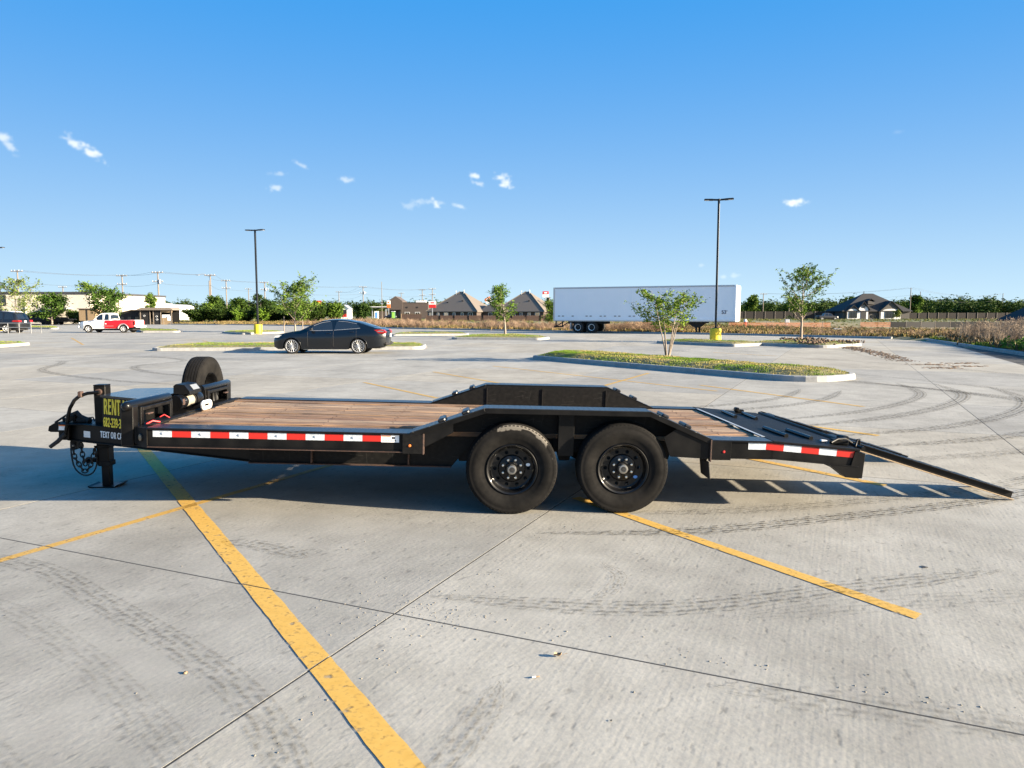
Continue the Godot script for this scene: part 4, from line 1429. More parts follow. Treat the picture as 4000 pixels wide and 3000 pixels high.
func make_trailer_front(T: Node3D) -> void:
	# header channel, corner plates and marker lamp
	part(T, "header", bx(Vector3(-3.17, -0.075, 0), Vector3(0.21, 0.15, 2.36), 0.006), M.black, deck)
	for s in [1.0, -1.0]:
		var c := part(T, "corner_plate", pr([Vector2(-3.05, HW * s), Vector2(-3.055, (HW - 0.05) * s), Vector2(-3.17, (HW - 0.17) * s), Vector2(-3.205, (HW - 0.13) * s)], 0.004, 0.165), M.dusty, deck * Transform3D(Basis(Vector3(1, 0, 0), Vector3(0, 0, 1), Vector3(0, -1, 0)), Vector3.ZERO))
		var lamp := MB.new()
		lamp.lathe([Vector2(0.034, 0.0), Vector2(0.033, 0.008), Vector2(0.028, 0.010)], 22, Transform3D.IDENTITY)
		var lens := MB.new()
		lens.lathe([Vector2(0.028, 0.009), Vector2(0.02, 0.013), Vector2(0.0, 0.015)], 22, Transform3D.IDENTITY)
		var nrm := Vector3(-0.13, 0, 0.155 * s).normalized()
		var side := nrm.cross(Vector3.UP)
		var xf := deck * Transform3D(Basis(side, nrm, side.cross(nrm)), Vector3(-3.128, -0.085, (HW - 0.064) * s))
		part(T, "marker_lamp", lamp, M.rub, xf)
		part(T.get_child(T.get_child_count() - 1), "lamp_lens", lens, M.worn)
		# headboard: pipe on two posts, open frames below, winch gap in the middle
		var h := Node3D.new()
		h.name = "headboard"
		T.add_child(h, true)
		h.transform = deck
		part(h, "end_post", bx(Vector3(-3.26, 0.0, (HW - 0.15) * s), Vector3(0.105, 0.34, 0.10), 0.006), M.black)
		var p := MB.new()
		var tr := Transform3D(Basis(Vector3.RIGHT, PI / 2 * s), Vector3(-3.255, 0.172, 0.40 * s))
		p.lathe([Vector2(0.0, 0.0), Vector2(0.040, 0.002), Vector2(0.042, 0.02), Vector2(0.042, 0.80), Vector2(0.036, 0.83), Vector2(0.02, 0.845), Vector2(0.0, 0.848)], 24, tr)
		part(h, "top_pipe", p, M.gloss)
		part(h, "inner_post", bx(Vector3(-3.24, 0.06, 0.425 * s), Vector3(0.07, 0.20, 0.012), 0.003), M.black)
		part(h, "frame_upright", bx(Vector3(-3.20, 0.06, 1.06 * s), Vector3(0.02, 0.19, 0.05), 0.003), M.black)
		part(h, "frame_upright", bx(Vector3(-3.20, 0.06, 0.47 * s), Vector3(0.02, 0.19, 0.05), 0.003), M.black)
		part(h, "frame_top", bx(Vector3(-3.20, 0.135, 0.76 * s), Vector3(0.03, 0.03, 0.58), 0.003), M.black)
		part(h, "toe_angle", bx(Vector3(-3.10, 0.006, 0.76 * s), Vector3(0.07, 0.012, 0.72), 0.003), M.dusty)
		part(h, "strap_hook", bx(Vector3(-3.18, 0.085, 0.95 * s), Vector3(0.03, 0.012, 0.10), 0.003), M.rusty)
	# wiring that pokes out of the near frame
	part(T, "wire_plug", tb([Vector3(-3.14, 0.01, 1.10), Vector3(-3.10, 0.035, 1.07), Vector3(-3.06, 0.02, 1.02)], 0.008, 8), M.red, deck)
	part(T, "wire_plug", tb([Vector3(-3.13, 0.04, 0.86), Vector3(-3.10, 0.06, 0.84), Vector3(-3.06, 0.03, 0.82)], 0.005, 8), M.red, deck)
	# winch in the gap
	var w := Node3D.new()
	w.name = "winch"
	T.add_child(w, true)
	w.transform = deck * Transform3D(Basis(), Vector3(-3.24, 0.0, 0.0))
	var az := func(z: float) -> Transform3D: return Transform3D(Basis(Vector3.RIGHT, PI / 2), Vector3(0, 0.095, z))
	part(w, "winch_plate", bx(Vector3(0, 0.0, 0), Vector3(0.22, 0.012, 0.78), 0.003), M.black)
	var mo := MB.new()
	mo.lathe([Vector2(0, 0), Vector2(0.06, 0.002), Vector2(0.068, 0.012), Vector2(0.068, 0.05), Vector2(0.072, 0.052), Vector2(0.072, 0.062), Vector2(0.068, 0.064), Vector2(0.068, 0.16), Vector2(0.076, 0.165), Vector2(0.076, 0.19), Vector2(0, 0.19)], 28, az.call(0.10))
	part(w, "motor", mo, M.gloss)
	part(w, "motor_label", bx(Vector3(0.066, 0.105, 0.23), Vector3(0.01, 0.06, 0.05), 0.003), M.rusty)
	var dr := MB.new()
	dr.lathe([Vector2(0.062, 0.0), Vector2(0.062, 0.006), Vector2(0.04, 0.01), Vector2(0.04, 0.20), Vector2(0.062, 0.204), Vector2(0.062, 0.21), Vector2(0, 0.21)], 28, az.call(-0.11))
	part(w, "drum", dr, M.dark)
	var ro := MB.new()
	var rp := []
	for i in 15:
		rp.append(Vector2(0.056 + 0.005 * (i % 2), 0.02 + i * 0.011))
	ro.lathe(rp, 28, az.call(-0.10))
	part(w, "rope", ro, M.rope)
	var gb := MB.new()
	gb.lathe([Vector2(0, 0), Vector2(0.05, 0.0), Vector2(0.074, 0.012), Vector2(0.078, 0.05), Vector2(0.078, 0.13), Vector2(0.07, 0.15), Vector2(0, 0.15)], 28, az.call(-0.27))
	part(w, "gearbox", gb, M.gloss)
	part(w, "tie_bar", bx(Vector3(0.055, 0.165, -0.01), Vector3(0.025, 0.025, 0.25), 0.006), M.black)
	var cb := part(w, "control_box", pr([Vector2(-0.075, 0.17), Vector2(0.085, 0.17), Vector2(0.08, 0.20), Vector2(0.03, 0.262), Vector2(-0.05, 0.268), Vector2(-0.075, 0.25)], -0.17, 0.13), M.black)
	var bev := MB.new()
	bev.box(Vector3(0.0605, 0.230, -0.06), Vector3(0.003, 0.060, 0.16), 0.001, Basis(Vector3.BACK, 0.68))
	part(cb, "control_label", bev, M.sky_label)
	var fl := MB.new()
	var ring := []
	for i in 25:
		var a := TAU * i / 24
		ring.append(Vector3(0.185, 0.052 + sin(a) * 0.030, -0.03 + cos(a) * 0.030 + signf(cos(a)) * 0.07))
	fl.tube(ring, 0.021, 10, -1.0, false)
	part(w, "fairlead", fl, M.alu)
	# spare wheel in front of the far half of the headboard
	var sp := Node3D.new()
	sp.name = "spare_wheel"
	T.add_child(sp, true)
	sp.transform = Transform3D(Basis(Vector3.UP, PI / 2), Vector3(-3.40, 0.85, -0.88))
	part(sp, "tyre", tyre_shape(0.395, 0.215, 0.213, 5), M.spare)
	var sm := MB.new()
	var f := Transform3D(Basis(Vector3.RIGHT, PI / 2), Vector3.ZERO)
	sm.lathe([Vector2(0.213, -0.085), Vector2(0.205, -0.07), Vector2(0.205, 0.078), Vector2(0.216, 0.094), Vector2(0.206, 0.09), Vector2(0.192, 0.05), Vector2(0.175, -0.01), Vector2(0.14, -0.03), Vector2(0.0, -0.03)], 48, f)
	part(sp, "rim", sm, M.gloss)
	part(T, "spare_carrier", tb([Vector3(-3.30, 0.60, -0.88), Vector3(-3.30, 0.85, -0.88), Vector3(-3.5, 0.85, -0.88)], 0.03, 10), M.black)
	# toolbox wedged in the A of the tongue
	var tool := Node3D.new()
	tool.name = "toolbox"
	T.add_child(tool, true)
	tool.transform = deck
	var plan := [Vector2(-3.90, -0.34), Vector2(-3.90, 0.34), Vector2(-3.36, 0.62), Vector2(-3.36, -0.62)]
	var flat := Transform3D(Basis(Vector3(1, 0, 0), Vector3(0, 0, 1), Vector3(0, -1, 0)), Vector3.ZERO)
	var body := MB.new()
	body.prism(PackedVector2Array(plan), -0.150, 0.135, flat)
	part(tool, "box_body", body, M.black)
	var lid := MB.new()
	lid.prism(PackedVector2Array([Vector2(-3.915, -0.352), Vector2(-3.915, 0.352), Vector2(-3.35, 0.645), Vector2(-3.35, -0.645)]), -0.168, -0.147, flat)
	part(tool, "lid", lid, M.lid)
	var d := Vector3(0.54, 0, 0.28).normalized()
	var o := Vector3(-d.z, 0, d.x)
	if o.z < 0.0:
		o = -o
	var tx := func(along: float, y: float) -> Transform3D: return Transform3D(Basis(d, Vector3.UP, o), Vector3(-3.90, 0, 0.34) + d * along + o * 0.002 + Vector3.UP * y)
	lettering(tool, "RENT M", 0.150, 0.46, M.sign_yellow, tx.call(0.018, -0.066))
	lettering(tool, "682-239-34", 0.088, 0.46, M.sign_yellow, tx.call(0.014, -0.165))
	part(tool, "red_hook", tb([Vector3(-4.17, 0.075, -0.05), Vector3(-4.17, 0.02, -0.05), Vector3(-4.145, 0.0, -0.05), Vector3(-4.12, 0.012, -0.05)], 0.007, 7), M.red)
	# drop-leg jack
	var j := Node3D.new()
	j.name = "jack"
	T.add_child(j, true)
	j.position = Vector3(-4.035, 0, 0.06)
	part(j, "outer_tube", bx(Vector3(0, 0.615, 0), Vector3(0.118, 0.80, 0.112), 0.008), M.black)
	part(j, "top_cap", bx(Vector3(0, 1.018, 0), Vector3(0.116, 0.012, 0.116), 0.004), M.black)
	part(j, "collar", bx(Vector3(0, 0.405, 0), Vector3(0.126, 0.03, 0.126), 0.004), M.dusty)
	part(j, "collar", bx(Vector3(0.01, 0.235, 0), Vector3(0.118, 0.05, 0.118), 0.004), M.dusty)
	part(j, "drop_leg", bx(Vector3(0.01, 0.13, 0), Vector3(0.078, 0.25, 0.078), 0.006), M.black)
	part(j, "foot_plate", pr([Vector2(-0.12, 0.0), Vector2(0.13, 0.0), Vector2(0.16, 0.025), Vector2(0.155, 0.034), Vector2(0.12, 0.012), Vector2(-0.11, 0.012), Vector2(-0.135, 0.022), Vector2(-0.14, 0.012)], -0.10, 0.10), M.black)
	part(j, "pin_handle", tb([Vector3(-0.06, 0.265, 0.02), Vector3(-0.14, 0.265, 0.02), Vector3(-0.155, 0.258, 0.05)], 0.022, 8), M.black)
	var boss := MB.new()
	boss.lathe([Vector2(0.03, 0), Vector2(0.03, 0.03), Vector2(0, 0.032)], 16, Transform3D(Basis(Vector3.RIGHT, PI / 2), Vector3(0.0, 0.955, 0.052)))
	part(j, "gear_boss", boss, M.rusty)
	var crank := []
	for q in [Vector2(0.02, 0.955), Vector2(-0.09, 0.945), Vector2(-0.17, 0.92), Vector2(-0.225, 0.875), Vector2(-0.27, 0.80), Vector2(-0.295, 0.715), Vector2(-0.31, 0.62), Vector2(-0.33, 0.54)]:
		crank.append(Vector3(q.x, q.y, 0.095))
	part(j, "crank_arm", tb(crank, 0.017, 10), M.black)
	part(j, "crank_grip", tb([Vector3(-0.33, 0.545, 0.095), Vector3(-0.39, 0.475, 0.12), Vector3(-0.465, 0.42, 0.125)], 0.023, 10, 0.019), M.rub)
	part(j, "crank_pin", bx(Vector3(-0.16, 0.935, 0.095), Vector3(0.04, 0.06, 0.05), 0.008), M.rusty)
	# adjustable coupler on its bracket
	var c := Node3D.new()
	c.name = "coupler"
	T.add_child(c, true)
	c.position.x = 0.085
	part(c, "bracket", bx(Vector3(-4.415, 0.545, 0.03), Vector3(0.06, 0.34, 0.12), 0.004), M.black)
	part(c, "socket", pr([Vector2(-4.42, 0.545), Vector2(-4.42, 0.640), Vector2(-4.52, 0.655), Vector2(-4.60, 0.640), Vector2(-4.66, 0.605), Vector2(-4.67, 0.560), Vector2(-4.645, 0.548)], -0.06, 0.06), M.black)
	part(c, "latch", bx(Vector3(-4.50, 0.665, 0.0), Vector3(0.10, 0.035, 0.05), 0.008), M.dusty)
	part(c, "latch_lever", tb([Vector3(-4.63, 0.635, 0.0), Vector3(-4.53, 0.70, 0.0), Vector3(-4.475, 0.735, 0.0)], 0.010, 8), M.black)
	part(c, "bolt", tb([Vector3(-4.55, 0.575, 0.058), Vector3(-4.55, 0.575, 0.075)], 0.016, 6), M.steel)
	for y in [0.42, 0.49, 0.58, 0.65]:
		part(c, "bolt", tb([Vector3(-4.412, y, 0.088), Vector3(-4.412, y, 0.102)], 0.014, 6), M.steel)
	# breakaway unit and coiled plug
	var bu := MB.new()
	bu.tube([Vector3(-4.36, 0.66, 0.05), Vector3(-4.34, 0.72, 0.05), Vector3(-4.30, 0.74, 0.05), Vector3(-4.27, 0.70, 0.05), Vector3(-4.20, 0.67, 0.06), Vector3(-4.16, 0.655, 0.08)], 0.026, 10)
	bu.box(Vector3(-4.24, 0.665, 0.04), Vector3(0.13, 0.05, 0.08), 0.012)
	part(T, "breakaway_unit", bu, M.rub)
	part(T, "power_cable", tb(arc_pts([Vector3(-4.18, 0.68, 0.08), Vector3(-4.12, 0.70, 0.10), Vector3(-4.10, 0.66, 0.11)]), 0.006, 6), M.rub)
	# safety chains and the looped brake cable
	part(T, "safety_chain", chain(arc_pts([Vector3(-4.375, 0.43, 0.14), Vector3(-4.36, 0.32, 0.15), Vector3(-4.31, 0.22, 0.15), Vector3(-4.27, 0.17, 0.15), Vector3(-4.22, 0.21, 0.15), Vector3(-4.18, 0.31, 0.15), Vector3(-4.17, 0.42, 0.14)]), 0.0125), M.rub, Transform3D(Basis(), Vector3(0.07, 0, 0)))
	part(T, "safety_chain", chain(arc_pts([Vector3(-4.32, 0.44, 0.10), Vector3(-4.31, 0.33, 0.10), Vector3(-4.29, 0.24, 0.10), Vector3(-4.265, 0.19, 0.11)]), 0.0125), M.rub, Transform3D(Basis(), Vector3(0.07, 0, 0)))
	part(T, "chain_hook", tb(arc_pts([Vector3(-4.27, 0.25, 0.16), Vector3(-4.235, 0.30, 0.16), Vector3(-4.20, 0.30, 0.16), Vector3(-4.185, 0.26, 0.16)]), 0.010, 7), M.rub, Transform3D(Basis(), Vector3(0.07, 0, 0)))
	part(T, "brake_cable", tb(arc_pts([Vector3(-4.40, 0.46, 0.13), Vector3(-4.40, 0.32, 0.13), Vector3(-4.37, 0.19, 0.13), Vector3(-4.29, 0.125, 0.13), Vector3(-4.20, 0.15, 0.13), Vector3(-4.155, 0.26, 0.13), Vector3(-4.17, 0.42, 0.13)]), 0.0075, 8), M.rub, Transform3D(Basis(), Vector3(0.07, 0, 0)))

func arc_pts(pts: Array) -> Array:
	var c := Curve3D.new()
	var n := pts.size()
	for i in n:
		var t: Vector3 = ((pts[mini(i + 1, n - 1)] as Vector3) - (pts[maxi(i - 1, 0)] as Vector3)) / 6.0
		c.add_point(pts[i], -t, t)
	var out := []
	for i in n * 5:
		out.append(c.sample_baked(c.get_baked_length() * i / (n * 5 - 1.0), true))
	return out

# ------------------------------------------------------------------ field, weeds and trees
func in_lot(p: Vector2) -> bool:
	return Geometry2D.is_point_in_polygon(p, lot_outline)

func field_height(p: Vector2) -> float:
	if in_lot(p):
		return -0.35
	var h := 0.10 + bumps.get_noise_2d(p.x, p.y) * 0.12
	# the ground falls away towards the house at the far right
	h -= 1.9 * smoothstep(60.0, 12.0, p.distance_to(Vector2(80, -108)))
	var bank := p.dot(U) - 5.6
	if bank > 0.0 and p.y > -60.0:
		h += minf(bank * 0.05, 0.25)
	return h

var bumps := FastNoiseLite.new()

func make_field() -> void:
	bumps.seed = 77
	bumps.frequency = 0.08
	var tone := noise(78, 0.022, 4)
	var xs := []
	var x := -420.0
	while x <= 420.0:
		xs.append(x)
		x += 3.0 if absf(x) < 120.0 else 12.0
	var zs := []
	var z := 70.0
	while z > -1600.0:
		zs.append(z)
		z -= 3.0 if z > -150.0 else maxf(6.0, -z * 0.05)
	var m := MB.new()
	for j in zs.size() - 1:
		for i in xs.size() - 1:
			var q := []
			for c in [[0, 0], [1, 0], [1, 1], [0, 1]]:
				var p := Vector2(xs[i + c[0]], zs[j + c[1]])
				q.append(Vector3(p.x, field_height(p), p.y))
			var mid := Vector2(q[0].x + 1.0, q[0].z)
			var t := clampf(0.5 + tone.get_noise_2d(mid.x, mid.y * 1.6) * 1.3, 0, 1)
			# dry straw by the lot, greener lawns and pasture beyond
			var far := smoothstep(-100.0, -190.0, mid.y)
			m.col = Color(0.30, 0.22, 0.115).lerp(Color(0.17, 0.16, 0.055), t).lerp(Color(0.085, 0.115, 0.028), far * (0.55 + 0.45 * t))
			m.quad(q[0], q[1], q[2], q[3])
	struct("field", "dry straw coloured field with green patches round the parking lot", m, M.field)

func stalks(n: int, h: float, spread: float, thick: float, sd: int, twigs: int) -> ArrayMesh:
	# a bunch of dry stems with side twigs
	var r := RandomNumberGenerator.new()
	r.seed = sd
	var m := MB.new()
	for i in n:
		var o := Vector3(r.randf_range(-1, 1), 0, r.randf_range(-1, 1)) * spread
		var top := o + Vector3(r.randf_range(-0.25, 0.25), r.randf_range(0.65, 1.0), r.randf_range(-0.25, 0.25)) * h
		m.tube([o, o.lerp(top, 0.5) + Vector3(r.randf_range(-0.04, 0.04), 0, 0) * h, top], thick, 3, thick * 0.5, false)
		for k in twigs:
			var t := r.randf_range(0.35, 0.98)
			var a := o.lerp(top, t)
			var b := a + Vector3(r.randf_range(-1, 1), r.randf_range(0.3, 1.0), r.randf_range(-1, 1)) * h * 0.16
			m.tube([a, b], thick * 0.7, 3, thick * 0.4, false)
			# seed head
			var s := h * 0.022
			m.tri(b + Vector3(-s, 0, 0), b + Vector3(s, 0, s), b + Vector3(0, s * 2.4, 0))
	return m.mesh()

func leaf_clump(n: int, size: float, radius: Vector3, sd: int, inner := 0.35) -> ArrayMesh:
	# loose leaves through a lumpy volume; y from 0 to twice the radius
	var r := RandomNumberGenerator.new()
	r.seed = sd
	var lump := noise(sd, 0.9, 3)
	var m := MB.new()
	for i in n:
		var d := Vector3(r.randfn(), r.randfn(), r.randfn()).normalized()
		var k := pow(r.randf_range(inner, 1.0), 0.6) * (1.0 + lump.get_noise_3dv(d * 1.6) * 0.75)
		var p := Vector3(d.x * radius.x, radius.y + d.y * radius.y, d.z * radius.z) * Vector3(k, 1, k)
		p.y = radius.y + d.y * radius.y * k
		leaf(m, p, size * r.randf_range(0.6, 1.3), r)
	return m.mesh()

func leaf(m: MB, p: Vector3, s: float, r: RandomNumberGenerator) -> void:
	var a := Vector3(r.randfn(), r.randfn() * 0.6, r.randfn()).normalized()
	var b := a.cross(Vector3(r.randfn(), r.randfn(), r.randfn())).normalized()
	m.quad(p - a * s, p - b * s * 0.45, p + a * s, p + b * s * 0.45)

func scatter(called: String, label: String, cat: String, shape: Mesh, mat_: Material, area: PackedVector2Array, n: int, sd: int, s0: float, s1: float, c0: Color, c1: Color, clump := 0.0) -> void:
	var r := RandomNumberGenerator.new()
	r.seed = sd
	var patch := noise(sd, 0.09, 3)
	var lo := area[0]
	var hi := area[0]
	for p in area:
		lo = lo.min(p)
		hi = hi.max(p)
	var places := []
	var tints := []
	var tries := 0
	while places.size() < n and tries < n * 12:
		tries += 1
		var p := Vector2(r.randf_range(lo.x, hi.x), r.randf_range(lo.y, hi.y))
		if not Geometry2D.is_point_in_polygon(p, area) or in_lot(p) or edge_distance(p, lot_outline) < 0.25:
			continue
		var k := patch.get_noise_2d(p.x, p.y)
		if r.randf() < clump and k < r.randf_range(-0.25, 0.2):
			continue
		var s := r.randf_range(s0, s1) * (1.0 + k * 0.6)
		var b := Basis(Vector3.UP, r.randf() * TAU).scaled(Vector3(s, s * r.randf_range(0.8, 1.2), s))
		places.append(Transform3D(b, Vector3(p.x, field_height(p) - 0.03, p.y)))
		tints.append(c0.lerp(c1, r.randf()))
	var o := many(self, called, shape, mat_, places, tints)
	tag(o, label, cat, "", "stuff")

func make_vegetation() -> void:
	var weed := stalks(9, 1.0, 0.22, 0.010, 401, 5)
	var tall := stalks(11, 1.0, 0.18, 0.008, 402, 3)
	var tuft := blade_tuft(14, 0.5, 0.35, 403)
	var scrub := leaf_clump(90, 0.11, Vector3(0.5, 0.35, 0.5), 404)
	var by_lot := PackedVector2Array([Vector2(-62, -122), Vector2(-39, -113), Vector2(-24.7, -101), Vector2(-11.7, -85), Vector2(4, -71.5), Vector2(18.5, -60), Vector2(26, -51), Vector2(27, -48), Vector2(40, -62), Vector2(26, -88), Vector2(10, -100), Vector2(-20, -128), Vector2(-50, -150)])
	scatter("dry_grass", "dry straw grass along the far kerb of the lot", "grass", tuft, M.grass, by_lot, 8000, 411, 0.3, 0.7, Color(0.27, 0.185, 0.085), Color(0.15, 0.13, 0.045), 0.5)
	scatter("brown_weeds", "waist high brown dead weeds in front of the brown roofed houses", "weeds", weed, M.grass, PackedVector2Array([Vector2(-34, -112), Vector2(-12, -87), Vector2(2, -75), Vector2(14, -67), Vector2(14, -78), Vector2(-4, -96), Vector2(-26, -124)]), 2600, 412, 0.3, 0.85, Color(0.17, 0.11, 0.075), Color(0.33, 0.235, 0.16), 0.85)
	scatter("low_scrub", "low green and brown scrub beyond the semi trailer", "scrub", scrub, M.leaf, PackedVector2Array([Vector2(8, -74), Vector2(24, -60), Vector2(36, -62), Vector2(60, -92), Vector2(48, -118), Vector2(14, -106)]), 1300, 413, 0.25, 0.55, Color(0.16, 0.11, 0.06), Color(0.085, 0.10, 0.03), 0.8)
	scatter("dead_brush", "tangled dead brush on the rough bank behind the far kerb", "brush", weed, M.grass, PackedVector2Array([Vector2(18, -62), Vector2(26, -52), Vector2(30, -50), Vector2(62, -90), Vector2(40, -98), Vector2(18, -84)]), 2600, 414, 0.15, 0.42, Color(0.14, 0.09, 0.06), Color(0.33, 0.24, 0.155), 0.8)
	scatter("tall_stalks", "tall pale dead stalks beyond the right kerb", "weeds", tall, M.grass, PackedVector2Array([Vector2(27.5, -46), Vector2(22.5, -32), Vector2(27, -27), Vector2(58, -58), Vector2(60, -78), Vector2(38, -60)]), 1500, 415, 0.6, 1.05, Color(0.11, 0.08, 0.06), Color(0.34, 0.27, 0.20), 0.75)
	scatter("dry_grass", "straw grass under the tall stalks beyond the right kerb", "grass", tuft, M.grass, PackedVector2Array([Vector2(26.5, -46), Vector2(19.5, -27), Vector2(26, -25), Vector2(60, -58), Vector2(40, -66)]), 2500, 416, 0.3, 0.8, Color(0.22, 0.16, 0.09), Color(0.12, 0.09, 0.05))
	scatter("verge_grass", "bright green grass along the right kerb", "grass", tuft, M.grass, PackedVector2Array([Vector2(26.8, -47.6), Vector2(17.8, -24.5), Vector2(14, -13), Vector2(16, -12.5), Vector2(19.6, -24), Vector2(27.8, -45.5)]), 3200, 417, 0.12, 0.32, Color(0.12, 0.20, 0.02), Color(0.24, 0.25, 0.06))
	scatter("weed_clumps", "leafy green weeds growing by the right kerb", "weeds", scrub, M.leaf, PackedVector2Array([Vector2(21.5, -34), Vector2(18.6, -26), Vector2(20, -25), Vector2(24, -34)]), 34, 418, 0.35, 0.75, Color(0.07, 0.15, 0.02), Color(0.13, 0.22, 0.04))
	scatter("pasture_grass", "green and straw grass around the houses", "grass", tuft, M.grass, PackedVector2Array([Vector2(-150, -150), Vector2(-60, -150), Vector2(-10, -130), Vector2(40, -120), Vector2(60, -95), Vector2(180, -140), Vector2(180, -235), Vector2(-150, -235)]), 8000, 419, 0.3, 0.7, Color(0.10, 0.13, 0.03), Color(0.24, 0.21, 0.08), 0.4)
	# far woods: a mass nobody could count
	var crown := []
	for k in 3:
		crown.append(leaf_clump(620, 0.5, Vector3(3.6, 3.6 + k * 0.5, 3.6), 420 + k, 0.5))
	var zones := [[Vector2(58, -300), Vector2(330, -300), 40.0, 290, 0.62, 0.92], [Vector2(120, -300), Vector2(420, -420), 60.0, 190, 0.75, 1.15], [Vector2(-330, -420), Vector2(70, -470), 50.0, 190, 0.9, 1.3], [Vector2(40, -330), Vector2(140, -380), 40.0, 70, 0.7, 1.0]]
	var r := RandomNumberGenerator.new()
	r.seed = 430
	for zi in zones.size():
		var q: Array = zones[zi]
		for k in 3:
			var places := []
			var tints := []
			for i in int(q[3]) / 3:
				var t := r.randf()
				var p: Vector2 = (q[0] as Vector2).lerp(q[1], t) + Vector2(r.randf_range(-8, 8), -r.randf() * float(q[2]))
				var s := r.randf_range(q[4], q[5])
				places.append(Transform3D(Basis(Vector3.UP, r.randf() * TAU).scaled(Vector3(s * r.randf_range(1.0, 1.5), s, s * 1.2)), Vector3(p.x, -0.3, p.y)))
				tints.append(Color(0.026, 0.048, 0.012).lerp(Color(0.062, 0.088, 0.02), r.randf()))
			var o := many(self, "far_woods", crown[k], M.leaf, places, tints)
			tag(o, ["dense dark woods on the horizon at the right", "higher wooded rise behind the woods at the right", "thin line of woods on the horizon behind the houses", "woods behind the white semi trailer"][zi], "woods", "", "stuff")

class Twig:
	var pts := []
	var r0 := 0.0
	var r1 := 0.0

func make_tree(called: String, label: String, at: Vector3, h: float, o: Dictionary, sd: int, group := "") -> Node3D:
	# stems: [start, lean, height share]; each carries limbs, each limb twigs, each twig leaves
	var t := thing(called, label, o.get("cat", "tree"), at, 0.0, group)
	var r := RandomNumberGenerator.new()
	r.seed = sd
	var wood := MB.new()
	var leaves := MB.new()
	var stems: int = o.get("stems", 1)
	var clear: float = o.get("clear", 0.3)
	var spread: float = o.get("spread", 0.35)
	var rad: float = o.get("rad", h * 0.016)
	var limbs: int = o.get("limbs", 12)
	var leaf_s: float = o.get("leaf", 0.07)
	var per: int = o.get("per", 16)
	var up: float = o.get("up", 0.7)
	var lean: Vector3 = o.get("lean", Vector3.ZERO)
	var puff: float = o.get("puff", 0.16)
	var c0: Color = o.get("c0", Color(0.06, 0.11, 0.018))
	var c1: Color = o.get("c1", Color(0.13, 0.19, 0.035))
	for s in stems:
		var a := TAU * s / stems + r.randf_range(-0.3, 0.3)
		var out: Vector3 = Vector3(cos(a), 0, sin(a)) * (0.0 if stems == 1 else h * o.get("flare", 0.16))
		var base: Vector3 = Vector3(cos(a), 0, sin(a)) * (0.0 if stems == 1 else h * 0.025)
		var top := h * r.randf_range(0.86, 1.0) if stems > 1 else h
		var pts := []
		for k in 7:
			var u := k / 6.0
			pts.append(base + out * pow(u, 1.2) + lean * u * u + Vector3(r.randf_range(-1, 1), 0, r.randf_range(-1, 1)) * h * 0.012 * u + Vector3.UP * top * u)
		wood.tube(arc_pts(pts), rad * (1.0 if stems == 1 else 0.62), 7, rad * 0.12, false)
		var n := limbs if stems == 1 else maxi(3, limbs / stems)
		for i in n:
			var u := lerpf(clear, 0.97, (i + r.randf() * 0.8) / n)
			var k := mini(int(u * 6.0), 5)
			var b: Vector3 = (pts[k] as Vector3).lerp(pts[k + 1], u * 6.0 - k)
			var la := r.randf() * TAU + i * 2.4
			var taper := sin(clampf((1.0 - u) / (1.0 - clear), 0.0, 1.0) * PI * 0.62 + 0.28)
			var len := h * spread * taper * r.randf_range(0.65, 1.15)
			var dir := Vector3(cos(la), up * r.randf_range(0.6, 1.4), sin(la)).normalized()
			var e := b + dir * len + Vector3.UP * len * 0.12
			var mid := b.lerp(e, 0.5) + Vector3(r.randf_range(-1, 1), -0.5, r.randf_range(-1, 1)) * len * 0.07
			wood.tube([b, mid, e], rad * 0.30 * (1.2 - u), 5, rad * 0.07, false)
			var tw: int = o.get("twigs", 5)
			for q in tw:
				var v := lerpf(0.25, 1.0, (q + r.randf()) / tw)
				var tb_ := b.lerp(mid, v * 2.0) if v < 0.5 else mid.lerp(e, v * 2.0 - 1.0)
				var td := (dir + Vector3(r.randfn(), r.randfn() * 0.7 + 0.15, r.randfn()) * 0.8).normalized()
				var tl := len * r.randf_range(0.16, 0.38)
				var te := tb_ + td * tl
				wood.tube([tb_, te], rad * 0.07, 3, rad * 0.03, false)
				leaves.col = c0.lerp(c1, r.randf())
				for w in per:
					var p := tb_.lerp(te, r.randf_range(0.1, 1.1)) + Vector3(r.randfn(), r.randfn() * 0.8, r.randfn()) * puff * h * 0.2
					leaf(leaves, p, leaf_s * r.randf_range(0.6, 1.25), r)
	part(t, "trunk", wood, o.get("bark", M.bark))
	var c := part(t, "crown", leaves, M.leaf)
	c.set_meta("kind", "stuff")
	return t

